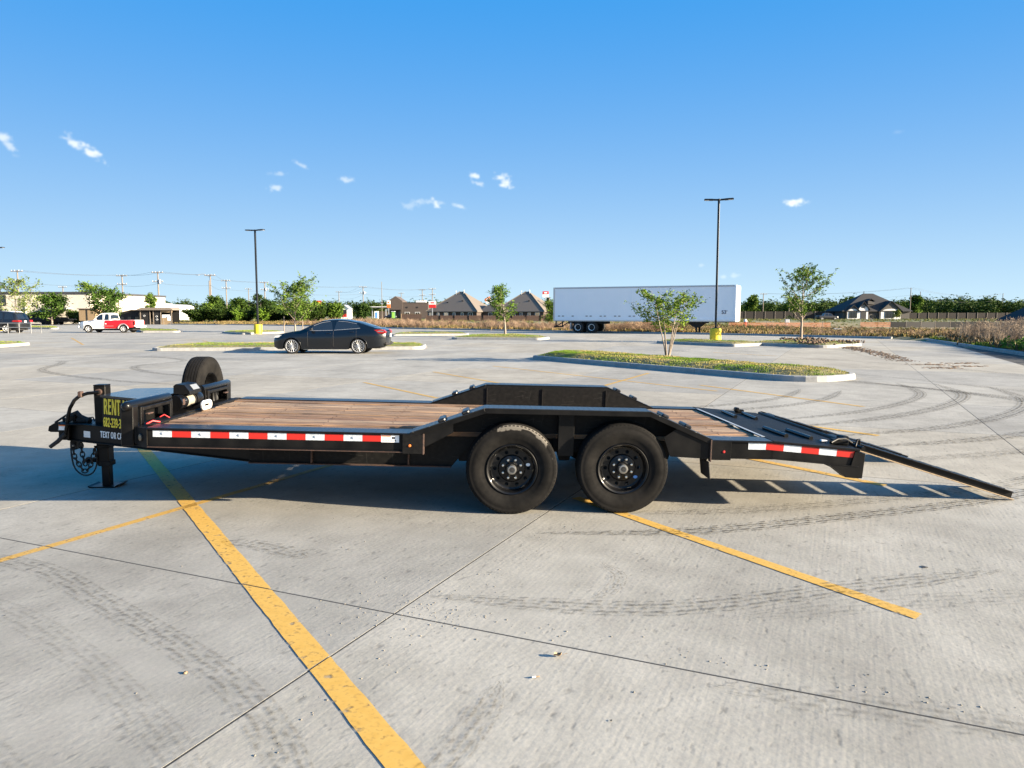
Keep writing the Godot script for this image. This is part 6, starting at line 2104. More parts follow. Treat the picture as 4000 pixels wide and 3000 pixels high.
# ------------------------------------------------------------------ the white semi trailer
func make_semi() -> void:
	var skin := grained(Color(0.83, 0.87, 0.89), Color(0.87, 0.90, 0.915), 91, 0.02, 0.12, 0.4)
	var T := thing("semi_trailer", "long plain white box semi trailer standing without a tractor", "semi trailer", Vector3(3.8, 0, -68.4), -0.4136)
	part(T, "box", bx(Vector3(8.075, 2.64, -1.3), Vector3(16.1, 2.86, 2.58), 0.02), skin)
	var seams := MB.new()
	for k in 13:
		part(T, "panel_seam", bx(Vector3(1.24 + k * 1.22, 2.7, -0.006), Vector3(0.02, 2.5, 0.016)), skin)
	part(T, "top_rail", bx(Vector3(8.075, 4.05, -1.3), Vector3(16.15, 0.14, 2.63), 0.02), M.galv)
	part(T, "bottom_rail", bx(Vector3(8.075, 1.25, -1.3), Vector3(16.15, 0.24, 2.63), 0.015), skin)
	part(T, "floor_rail", bx(Vector3(8.075, 1.09, -1.3), Vector3(16.1, 0.08, 2.5)), M.galv)
	part(T, "rear_corner", bx(Vector3(0.06, 2.6, 0.006), Vector3(0.14, 3.0, 0.05), 0.01), M.galv)
	part(T, "front_corner", bx(Vector3(16.08, 2.6, 0.006), Vector3(0.16, 3.0, 0.05), 0.02), skin)
	part(T, "front_wall", bx(Vector3(16.16, 2.6, -1.3), Vector3(0.05, 2.95, 2.5), 0.01), M.white)
	for k in 6:
		for q in 2:
			if k == 1 and q == 1:
				continue
			part(T, "vent_plate", bx(Vector3(0.55 + k * 1.32 + q * 0.38, 1.52, 0.004), Vector3(0.24, 0.09, 0.02), 0.004), M.galv)
			part(T.get_child(T.get_child_count() - 1), "vent_slot", bx(Vector3(0.55 + k * 1.32 + q * 0.38, 1.52, 0.016), Vector3(0.15, 0.045, 0.01)), M.dark)
	lettering(T, "53'", 0.29, 0.9, mat(Color(0.02, 0.03, 0.08), 0.5), Transform3D(Basis(), Vector3(14.98, 1.62, 0.014)))
	# tandem axles with pairs of tyres
	for x in [2.35, 3.64]:
		for z in [-0.14, -0.48, -2.12, -2.46]:
			var f := Transform3D(Basis(Vector3.RIGHT, PI / 2), Vector3(x, 0.51, z))
			var ty := MB.new()
			ty.lathe([Vector2(0.0, -0.12), Vector2(0.46, -0.125), Vector2(0.51, -0.10), Vector2(0.51, 0.10), Vector2(0.47, 0.125), Vector2(0.30, 0.115), Vector2(0.29, 0.04), Vector2(0.0, 0.04)], 36, f)
			var w := part(T, "tyre", ty, M.rub)
			if z == -0.14:
				var rim := MB.new()
				rim.lathe([Vector2(0.30, 0.11), Vector2(0.285, 0.122), Vector2(0.265, 0.10), Vector2(0.24, 0.03), Vector2(0.20, 0.0), Vector2(0.14, -0.01)], 36, f)
				part(w, "rim", rim, M.white)
				var h := MB.new()
				h.lathe([Vector2(0.15, -0.02), Vector2(0.14, 0.10), Vector2(0.09, 0.14), Vector2(0.0, 0.145)], 24, f)
				part(w, "hub", h, M.rub)
		part(T, "axle", tb([Vector3(x, 0.51, -2.4), Vector3(x, 0.51, -0.2)], 0.07, 10), M.dark)
	part(T, "axle_slider", bx(Vector3(3.0, 0.93, -1.3), Vector3(3.6, 0.24, 1.3), 0.02), M.dark)
	part(T, "mud_flap", bx(Vector3(1.62, 0.62, -0.35), Vector3(0.03, 0.62, 0.6)), M.white)
	part(T, "mud_flap", bx(Vector3(1.62, 0.62, -2.25), Vector3(0.03, 0.62, 0.6)), M.white)
	for z in [-0.45, -2.15]:
		part(T, "bumper_post", bx(Vector3(0.1, 0.78, z), Vector3(0.1, 0.55, 0.1), 0.01), M.dark)
		part(T, "bumper_brace", bm(Vector3(0.12, 0.58, z), Vector3(0.9, 1.04, z), 0.08, 0.08), M.dark)
	part(T, "rear_bumper", bx(Vector3(0.08, 0.55, -1.3), Vector3(0.12, 0.12, 2.4), 0.01), M.dark)
	# landing gear
	for z in [-0.55, -2.05]:
		part(T, "landing_leg", bx(Vector3(12.85, 0.58, z), Vector3(0.15, 0.95, 0.15), 0.01), M.dark)
		part(T, "landing_foot", bx(Vector3(12.85, 0.07, z), Vector3(0.30, 0.14, 0.28), 0.03), M.dark)
		part(T, "leg_brace", bm(Vector3(12.2, 1.02, z), Vector3(12.8, 0.55, z), 0.07, 0.07), M.dark)
		part(T, "leg_brace", bm(Vector3(13.5, 1.02, z), Vector3(12.9, 0.55, z), 0.07, 0.07), M.dark)
	part(T, "leg_gusset", pr([Vector2(11.95, 1.06), Vector2(13.85, 1.06), Vector2(13.15, 0.62), Vector2(12.55, 0.62)], -0.62, -0.50), M.dark)
	part(T, "leg_crossbar", bm(Vector3(12.85, 0.6, -2.0), Vector3(12.85, 0.6, -0.6), 0.08, 0.08), M.dark)
	part(T, "gear_mount", bx(Vector3(12.85, 0.98, -1.3), Vector3(1.6, 0.14, 1.7), 0.02), M.dark)
	part(T, "king_pin_plate", bx(Vector3(15.2, 1.03, -1.3), Vector3(1.6, 0.08, 1.6), 0.01), M.dark)

# ------------------------------------------------------------------ lamp posts and power poles
func make_posts() -> void:
	var y_ := grained(Color(0.62, 0.43, 0.012), Color(0.78, 0.58, 0.02), 95, 0.04, 0.8, 0.6)
	var blk := mat(Color(0.006, 0.0065, 0.008), 0.4)
	var spots := [[Vector3(-21.15, 0.16, -62.0), "black lamp post on a yellow base left of the dark sedan", 8.4], [Vector3(12.2, 0.16, -44.6), "black lamp post on a yellow base in front of the white semi trailer", 8.25], [Vector3(-52.4, 0.0, -76.5), "black lamp post cut off by the left edge of the picture", 8.4]]
	for s in spots:
		var t := thing("lamp_post", s[1], "lamp post", s[0], -0.25, "lamp posts of the parking lot")
		var b := MB.new()
		b.lathe([Vector2(0.335, -0.1), Vector2(0.335, 0.66), Vector2(0.32, 0.69), Vector2(0.29, 0.70), Vector2(0.0, 0.70)], 28, Transform3D.IDENTITY)
		part(t, "base", b, y_)
		part(t, "base_plate", bx(Vector3(0, 0.715, 0), Vector3(0.38, 0.05, 0.38), 0.02), blk)
		var h: float = s[2]
		part(t, "pole", bx(Vector3(0, h * 0.5 + 0.36, 0), Vector3(0.125, h - 0.7, 0.125), 0.012), blk)
		for sg in [1.0, -1.0]:
			var l := part(t, "lamp_head", pr([Vector2(0.30 * sg, h + 0.01), Vector2(0.36 * sg, h + 0.06), Vector2(0.80 * sg, h + 0.075), Vector2(0.84 * sg, h + 0.045), Vector2(0.84 * sg, h + 0.0), Vector2(0.36 * sg, h - 0.03)], -0.16, 0.16), blk)
			part(l, "bracket", bm(Vector3(0.04 * sg, h, 0), Vector3(0.36 * sg, h + 0.02, 0), 0.09, 0.10), blk)
			part(l, "lamp_lens", bx(Vector3(0.62 * sg, h - 0.012, 0), Vector3(0.36, 0.012, 0.24)), M.alu)
		part(t, "top_cap", bx(Vector3(0, h + 0.03, 0), Vector3(0.16, 0.06, 0.16), 0.015), blk)
	# power poles: ground point, height, cross arms
	var poles := [[-105.6, -160.0, 11.0, 2, "left of the cream warehouse, behind the thin young tree"], [-93.2, -179.0, 11.0, 2, "right of the cream warehouse"], [-78.0, -165.0, 11.0, 2, "tallest, behind the dark sheds"], [-71.3, -177.0, 11.0, 1, "with a street lamp arm at the left end of the hedge"], [-78.7, -206.0, 11.0, 2, "between the hedge's left end and the left lamp post"], [-96.2, -273.0, 11.0, 1, "just left of the left lamp post, far off"], [-72.1, -218.0, 11.0, 2, "behind the dark pointed evergreen"], [-71.8, -310.0, 11.0, 1, "left of the small white shed"], [-50.6, -254.0, 11.0, 2, "with a transformer behind the round juniper"], [-48.8, -329.0, 11.0, 1, "behind the gable of the brown brick restaurant"], [-34.1, -284.0, 11.0, 2, "left of the chimney of the first brown roofed house"], [-29.1, -273.0, 11.0, 2, "nearest to the first brown roofed house"], [142.4, -267.0, 11.0, 0, "tall bare, right of the black roofed house"], [171.0, -313.0, 11.0, 0, "with a small box, second right of the black roofed house"], [224.0, -341.0, 11.0, 0, "alone above the long wooden fence at the right"], [89.8, -267.0, 9.0, 1, "between the semi trailer and the young tree ringed with soil"], [92.8, -250.0, 9.2, 0, "behind the crown of the young tree ringed with soil"], [-135.7, -226.0, 10.0, 1, "low behind the white barn"]]
	var tops := []
	for i in poles.size():
		var p: Array = poles[i]
		var t := thing("power_pole", "wooden power pole " + p[4], "power pole", Vector3(p[0], 0, p[1]), 0.0, "wooden power poles along the horizon")
		var h: float = p[2]
		part(t, "pole", tb([Vector3.ZERO, Vector3(0, h, 0)], 0.19, 8, 0.13), M.pole_wood)
		for k in int(p[3]):
			var y := h - 0.25 - k * 2.0
			part(t, "cross_arm", bx(Vector3(0, y, 0.16), Vector3(2.6 - k * 0.3, 0.16, 0.13), 0.01), M.pole_wood)
			for q in [-1.1, -0.45, 0.45, 1.1]:
				part(t, "insulator", tb([Vector3(q, y + 0.08, 0.16), Vector3(q, y + 0.30, 0.16)], 0.07, 6, 0.045), M.galv)
		if i in [2, 6, 8]:
			var tr := MB.new()
			tr.lathe([Vector2(0.26, 0), Vector2(0.28, 0.1), Vector2(0.28, 0.75), Vector2(0.2, 0.85), Vector2(0, 0.86)], 14, Transform3D(Basis(), Vector3(0.42, h - 2.6, 0.1)))
			part(t, "transformer", tr, M.galv)
		if i == 3:
			part(t, "lamp_arm", tb(arc_pts([Vector3(0, h - 0.6, 0), Vector3(-1.4, h + 0.1, 0.2), Vector3(-2.6, h - 0.1, 0.4)]), 0.05, 6), M.galv)
			part(t, "lamp_head", bx(Vector3(-2.8, h - 0.18, 0.42), Vector3(0.8, 0.14, 0.3), 0.04), M.galv)
	var plain := thing("plain_pole", "thin bare tan pole left of the brown brick restaurant", "pole", Vector3(-42.0, 0, -241.0))
	part(plain, "pole", tb([Vector3.ZERO, Vector3(0, 12.0, 0)], 0.11, 8, 0.08), M.pole_wood)
	var st := thing("steel_pole", "pale steel pole close beside the street lamp pole at the hedge's left end", "pole", Vector3(-72.2, 0, -178.5))
	part(st, "pole", tb([Vector3.ZERO, Vector3(0, 9.6, 0)], 0.16, 8, 0.12), M.pole_wood)
	# wires: sagging between neighbours
	var spans := [[0, 1, "from the left edge to the pole right of the warehouse"], [1, 2, "between the two poles behind the pickup and the sheds"], [2, 3, "from the tallest pole to the hedge's left end"], [3, 4, "over the hedge's left end"], [4, 6, "behind the left lamp post"], [6, 8, "from the evergreen to the pole behind the juniper"], [7, 8, "over the small white shed"], [8, 10, "over the brown brick restaurant"], [10, 11, "short span left of the brown roofed houses"], [15, 12, "over the black roofed house"], [12, 14, "over the long wooden fence"]]
	for s in spans:
		var a: Array = poles[s[0]]
		var b: Array = poles[s[1]]
		var w := thing("power_line", "dark sagging power line " + s[2], "power line", Vector3(a[0], 0, a[1]), 0.0, "power lines between the wooden poles")
		for q in [[-1.1, -0.05], [1.1, -0.05], [0.2, -2.6]]:
			var pts := []
			var from := Vector3(q[0], a[2] + q[1], 0.16)
			var to := Vector3(b[0] - a[0] + q[0], b[2] + q[1], b[1] - a[1] + 0.16)
			for k in 13:
				var t := k / 12.0
				pts.append(from.lerp(to, t) - Vector3.UP * 4.0 * t * (1.0 - t) * from.distance_to(to) * 0.018)
			part(w, "wire", tb(pts, 0.02, 4), M.wire)

# ------------------------------------------------------------------ buildings
func hip_roof(m: MB, c: Vector3, w: float, d: float, h: float, ridge: float, along_x := true) -> void:
	# eaves w x d at c, rising by h to a ridge of that length
	var x := w * 0.5
	var z := d * 0.5
	var r := ridge * 0.5
	var a := c + Vector3(-x, 0, z)
	var b := c + Vector3(x, 0, z)
	var e := c + Vector3(x, 0, -z)
	var f := c + Vector3(-x, 0, -z)
	var p := c + (Vector3(-r, h, 0) if along_x else Vector3(0, h, r))
	var q := c + (Vector3(r, h, 0) if along_x else Vector3(0, h, -r))
	if along_x:
		m.quad(a, b, q, p)
		m.quad(e, f, p, q)
		m.tri(b, e, q)
		m.tri(f, a, p)
	else:
		m.tri(a, b, p)
		m.quad(b, e, q, p)
		m.tri(e, f, q)
		m.quad(f, a, p, q)
	m.box(c + Vector3(0, -0.10, 0), Vector3(w, 0.20, d))

func gable(m: MB, c: Vector3, w: float, d: float, h: float, over := 0.3) -> void:
	# roof slabs over a gable that faces +z; c at the middle of the front eave line
	for s in [-1.0, 1.0]:
		var e := Vector3(s * (w * 0.5 + over), -over * h / (w * 0.5), 0)
		var a := c + e + Vector3(0, 0, over)
		var b := c + Vector3(0, h, over)
		var t := Vector3(0, 0, -(d + over))
		var n := Vector3(0, 0.14, 0)
		if s > 0:
			m.quad(b + n, a + n, a + t + n, b + t + n)
			m.quad(a, b, b + t, a + t)
			m.quad(a, a + n, b + n, b)
			m.quad(a, a + t, a + t + n, a + n)
		else:
			m.quad(a + n, b + n, b + t + n, a + t + n)
			m.quad(b, a, a + t, b + t)
			m.quad(a, b, b + n, a + n)
			m.quad(a + t, a, a + n, a + t + n)

func window(under: Node, c: Vector3, w: float, h: float, frame: Material, bars := 1) -> void:
	var f := MB.new()
	for s in [-1.0, 1.0]:
		f.box(c + Vector3(s * w * 0.5, 0, 0), Vector3(0.10, h + 0.10, 0.10))
		f.box(c + Vector3(0, s * h * 0.5, 0), Vector3(w - 0.10, 0.10, 0.098))
	for k in bars:
		f.box(c + Vector3(-w * 0.5 + w * (k + 1) / (bars + 1.0), 0, 0), Vector3(0.05, h - 0.1, 0.08))
	var o := part(under, "window", f, frame)
	part(o, "pane", bx(c + Vector3(0, 0, -0.02), Vector3(w - 0.1, h - 0.1, 0.02)), M.glass)

func brown_house(label: String, at: Vector3, turn: float, w: float, d: float, wing: bool) -> void:
	var brick := grained(Color(0.05, 0.035, 0.03), Color(0.10, 0.075, 0.06), 610 + int(w), 0.1, 0.6, 0.9)
	var o := thing("brown_roofed_house", label, "house", at, turn, "two brown hip roofed houses")
	part(o, "wall", bx(Vector3(0, 1.2, 0), Vector3(w - 1.0, 2.4, d - 1.0)), brick)
	var m := MB.new()
	hip_roof(m, Vector3(0, 2.5, 0), w, d, 6.5, 1.2)
	var rf := part(o, "roof", m, M.shingle)
	for q in [Vector3(-1.5, 8.0, 1.2), Vector3(1.2, 8.3, 0.8)]:
		part(rf, "vent_pipe", tb([q, q + Vector3(0, 1.3, 0)], 0.09, 6), M.galv)
	for q in [Vector3(-3.0, 5.4, d * 0.5 - 2.6 - 0.9), Vector3(2.2, 5.9, d * 0.5 - 3.2 - 0.8)]:
		part(rf, "roof_vent", bx(q, Vector3(0.7, 0.30, 0.7), 0.05), M.dark)
	# ridge caps on the hips
	for q in [[Vector3(w * 0.5, 2.55, d * 0.5), Vector3(0.6, 9.05, 0)], [Vector3(-w * 0.5, 2.55, d * 0.5), Vector3(-0.6, 9.05, 0)]]:
		part(rf, "ridge_cap", tb(q, 0.12, 6), M.shingle)
	for k in 6:
		window(o, Vector3(-w * 0.42 + k * w * 0.155, 1.55, d * 0.5 - 0.46), 1.5 if k % 3 == 2 else 0.9, 1.1, M.white, 1)
	if wing:
		part(o, "wall", bx(Vector3(w * 0.5 + 2.6, 1.2, -2.0), Vector3(7.4, 2.38, d - 5.0)), brick)
		var g := MB.new()
		hip_roof(g, Vector3(w * 0.5 + 2.6, 2.48, -2.0), 8.6, d - 4.0, 3.4, 4.0, false)
		part(o, "roof", g, M.shingle)
		window(o, Vector3(w * 0.5 + 2.4, 1.5, d * 0.5 - 4.4), 1.2, 1.2, M.white, 1)
	else:
		var ch := part(o, "chimney", bx(Vector3(w * 0.5 - 1.2, 4.2, 1.0), Vector3(0.9, 5.4, 0.9), 0.03), brick)
		part(ch, "chimney_cap", bx(Vector3(w * 0.5 - 1.2, 6.95, 1.0), Vector3(1.1, 0.12, 1.1), 0.02), M.dark)

func make_houses() -> void:
	M.shingle = grained(Color(0.10, 0.083, 0.068), Color(0.19, 0.158, 0.128), 601, 0.12, 0.5, 0.92)
	M.dark_shingle = grained(Color(0.013, 0.013, 0.015), Color(0.035, 0.034, 0.035), 602, 0.12, 0.5, 0.9)
	brown_house("brown hip roofed house left of the small leaning tree", Vector3(-16.5, 0, -245.7), -0.4136, 18.8, 15.0, true)
	brown_house("brown hip roofed house cut by the rear of the white semi trailer", Vector3(5.0, 0, -245.5), -0.4136, 18.0, 15.0, false)
	# the black roofed house with white arched fronts
	var stone := grained(Color(0.05, 0.046, 0.042), Color(0.12, 0.11, 0.10), 603, 0.1, 0.6, 0.9)
	var stucco := mat(Color(0.62, 0.61, 0.59), 0.8)
	var o := thing("black_roofed_house", "black roofed house with white arched fronts on the lawn at the right", "house", Vector3(100.2, 0, -226.0))
	part(o, "wall", bx(Vector3(10.3, 1.25, -6.0), Vector3(20.2, 2.5, 11.6)), stone)
	var m := MB.new()
	hip_roof(m, Vector3(10.3, 2.6, -6.0), 21.4, 13.0, 5.4, 3.0)
	var rf := part(o, "roof", m, M.dark_shingle)
	part(rf, "vent_pipe", tb([Vector3(9.0, 7.6, -6.0), Vector3(9.0, 8.7, -6.0)], 0.10, 6), M.dark)
	var dm := part(rf, "dormer", bx(Vector3(9.2, 5.1, -2.6), Vector3(1.9, 1.0, 2.4)), stone)
	var dg := MB.new()
	gable(dg, Vector3(9.2, 5.6, -1.4), 1.9, 2.6, 0.6, 0.2)
	part(dm, "dormer_roof", dg, M.dark_shingle)
	for q in [[3.0, 4.0, 2.5, 1.7], [6.1, 3.2, 3.3, 2.0], [14.4, 6.8, 2.5, 3.0]]:
		var w: float = q[1]
		var front := part(o, "gable_front", pr([Vector2(q[0] - w * 0.5, 0), Vector2(q[0] + w * 0.5, 0), Vector2(q[0] + w * 0.5, q[2]), Vector2(q[0], q[2] + q[3]), Vector2(q[0] - w * 0.5, q[2])], -0.4, 0.35), stone)
		var arch := [Vector2(q[0] - w * 0.44, 0.0), Vector2(q[0] + w * 0.44, 0.0)]
		for k in 9:
			var t := PI * k / 8.0
			arch.append(Vector2(q[0] + cos(t) * w * 0.44, q[2] - 0.35 + sin(t) * minf(w * 0.40, 1.1)))
		part(front, "white_arch", pr(arch, 0.352, 0.40), stucco)
		var g := MB.new()
		gable(g, Vector3(q[0], q[2], 0.35), w, 6.0, q[3], 0.4)
		part(front, "gable_roof", g, M.dark_shingle)
	window(o, Vector3(3.0, 1.55, 0.46), 2.3, 2.1, M.dark, 2)
	window(o, Vector3(14.0, 1.55, 0.46), 2.6, 2.1, M.dark, 2)
	window(o, Vector3(9.6, 1.0, -0.1), 1.4, 0.7, M.dark, 1)
	window(o, Vector3(6.1, 4.0, 0.46), 0.8, 0.9, M.dark, 0)
	window(o, Vector3(16.7, 1.6, 0.46), 0.9, 1.5, M.dark, 0)
	part(o, "front_door", bx(Vector3(6.1, 1.25, 0.42), Vector3(1.7, 2.5, 0.08)), M.dark)
	var dw := MB.new()
	dw.quad(Vector3(101.5, 0.13, -212.0), Vector3(110.0, 0.13, -212.0), Vector3(108.0, 0.13, -225.5), Vector3(103.0, 0.13, -225.5))
	struct("driveway", "pale concrete driveway in front of the black roofed house", dw, M.kerb)
	# grey roofed house at the far right, on lower ground
	var h := thing("grey_roofed_house", "low dark house with a grey hip roof cut off by the right edge", "house", Vector3(88.5, -1.75, -113.0))
	part(h, "wall", bx(Vector3(0, 1.2, 0), Vector3(18.0, 2.4, 14.5)), stone)
	var hm := MB.new()
	hip_roof(hm, Vector3(0, 2.5, 0), 20.0, 16.0, 6.2, 3.0)
	part(h, "roof", hm, M.dark_shingle)
	for k in 4:
		window(h, Vector3(-7.0 + k * 3.6, 1.5, 7.3), 1.2, 1.3, M.dark, 1)
	# brown brick restaurant with a gabled end
	var brick := grained(Color(0.06, 0.045, 0.038), Color(0.105, 0.082, 0.07), 604, 0.12, 0.6, 0.9)
	var r := thing("restaurant", "brown brick restaurant with a gabled end, left of the brown roofed houses", "building", Vector3(-43.4, 0, -262.0))
	part(r, "wall", bx(Vector3(9.5, 2.8, -6.0), Vector3(9.0, 5.6, 12.0), 0.02), brick)
	part(r, "gable_wall", pr([Vector2(0, 0), Vector2(5.0, 0), Vector2(5.0, 6.2), Vector2(2.5, 7.9), Vector2(0, 6.2)], -11.0, 0.3), brick)
	part(r, "parapet", bx(Vector3(9.5, 5.66, -6.0), Vector3(9.2, 0.16, 12.2), 0.02), M.dark)
	part(r, "roof_unit", bx(Vector3(11.2, 6.05, -3.0), Vector3(3.6, 0.6, 2.0), 0.05), M.white)
	part(r, "entrance_glass", bx(Vector3(2.5, 1.5, 0.32), Vector3(3.6, 2.6, 0.08)), M.glass)
	part(r, "awning", bx(Vector3(2.5, 3.1, 0.8), Vector3(4.4, 0.2, 1.1), 0.03), M.dark)
	for x in [6.6, 10.2]:
		var dsk := MB.new()
		dsk.lathe([Vector2(0.28, 0), Vector2(0.26, 0.12), Vector2(0, 0.12)], 14, Transform3D(Basis(Vector3.RIGHT, PI / 2), Vector3(x, 4.0, 0.0)))
		part(r, "wall_lamp", dsk, M.dark)
		window(r, Vector3(x, 1.8, 0.04), 1.6, 1.0, M.white, 1)
	# filling-station canopy beside it
	var cn := thing("canopy", "flat white edged canopy on posts left of the brown brick restaurant", "canopy", Vector3(-48.6, 0, -258.0))
	part(cn, "roof", bx(Vector3(2.6, 3.9, -2.0), Vector3(6.4, 0.5, 5.0), 0.03), M.dark)
	part(cn, "fascia", bx(Vector3(2.6, 4.12, 0.55), Vector3(6.4, 0.22, 0.1), 0.02), M.white)
	for x in [0.2, 4.9]:
		part(cn, "post", bx(Vector3(x, 1.83, -0.6), Vector3(0.3, 3.64, 0.3)), M.galv)
	part(cn, "kiosk", bx(Vector3(2.6, 1.3, -3.6), Vector3(4.6, 2.6, 1.4)), brick)
	# small white gabled shed
	var sh := thing("white_shed", "small white gabled shed with a dark red door left of the juniper", "shed", Vector3(-50.6, 0, -225.0))
	part(sh, "wall", pr([Vector2(-1.3, 0), Vector2(1.3, 0), Vector2(1.3, 3.3), Vector2(0, 4.3), Vector2(-1.3, 3.3)], -5.0, 0.0), M.white)
	var sg := MB.new()
	gable(sg, Vector3(0, 3.3, 0), 2.6, 5.0, 1.0, 0.25)
	part(sh, "roof", sg, M.galv)
	part(sh, "doorway", bx(Vector3(0, 1.9, 0.01), Vector3(1.5, 2.2, 0.06)), M.dark)
	part(sh, "red_panel", bx(Vector3(0.1, 1.25, 0.05), Vector3(1.2, 0.9, 0.06)), M.red)
	# cream warehouse and its neighbours at the left
	var cream := grained(Color(0.58, 0.52, 0.42), Color(0.66, 0.60, 0.49), 605, 0.03, 0.15, 0.8)
	var w := thing("warehouse", "long cream warehouse with a dark roof edge at the far left", "building", Vector3(-112.0, 0, -130.0))
	part(w, "wall", bx(Vector3(19.3, 2.6, -14.0), Vector3(38.6, 5.2, 28.0)), cream)
	part(w, "roof_edge", bx(Vector3(19.3, 5.36, -14.0), Vector3(39.0, 0.36, 28.4), 0.03), mat(Color(0.05, 0.05, 0.055), 0.6))
	window(w, Vector3(22.6, 4.05, 0.04), 2.6, 1.7, M.dark, 2)
	window(w, Vector3(17.6, 4.05, 0.04), 2.6, 1.7, M.dark, 2)
	part(w, "downpipe", bx(Vector3(27.3, 2.5, 0.08), Vector3(0.16, 5.0, 0.12)), cream)
	part(w, "canopy", bx(Vector3(33.0, 2.6, 1.0), Vector3(5.0, 0.16, 2.0)), M.galv)
	var w2 := thing("warehouse", "low cream building behind the slim tree and the black sheds", "building", Vector3(-96.0, 0, -152.0))
	part(w2, "wall", bx(Vector3(10.6, 1.85, -6.0), Vector3(21.2, 3.7, 12.0)), cream)
	part(w2, "roof_edge", bx(Vector3(10.6, 3.85, -6.0), Vector3(21.6, 0.3, 12.4), 0.03), M.galv)
	var wb := thing("white_barn", "white metal barn with a low arched roof right of the black sheds", "barn", Vector3(-88.9, 0, -190.0))
	var prof := [Vector2(0, 0), Vector2(4.1, 0), Vector2(4.1, 3.4)]
	for k in 7:
		var t := PI * (0.12 + 0.76 * k / 6.0)
		prof.append(Vector2(2.05 + cos(t) * 2.2, 3.15 + sin(t) * 0.95))
	prof.append(Vector2(0, 3.4))
	part(wb, "wall", pr(prof, -9.0, 0.0), M.white)
	part(wb, "gable_vent", bx(Vector3(2.05, 3.3, 0.03), Vector3(0.4, 0.3, 0.06)), M.dark)
	part(wb, "corner_trim", bx(Vector3(4.08, 1.7, 0.03), Vector3(0.14, 3.4, 0.08)), M.galv)
	make_sheds()

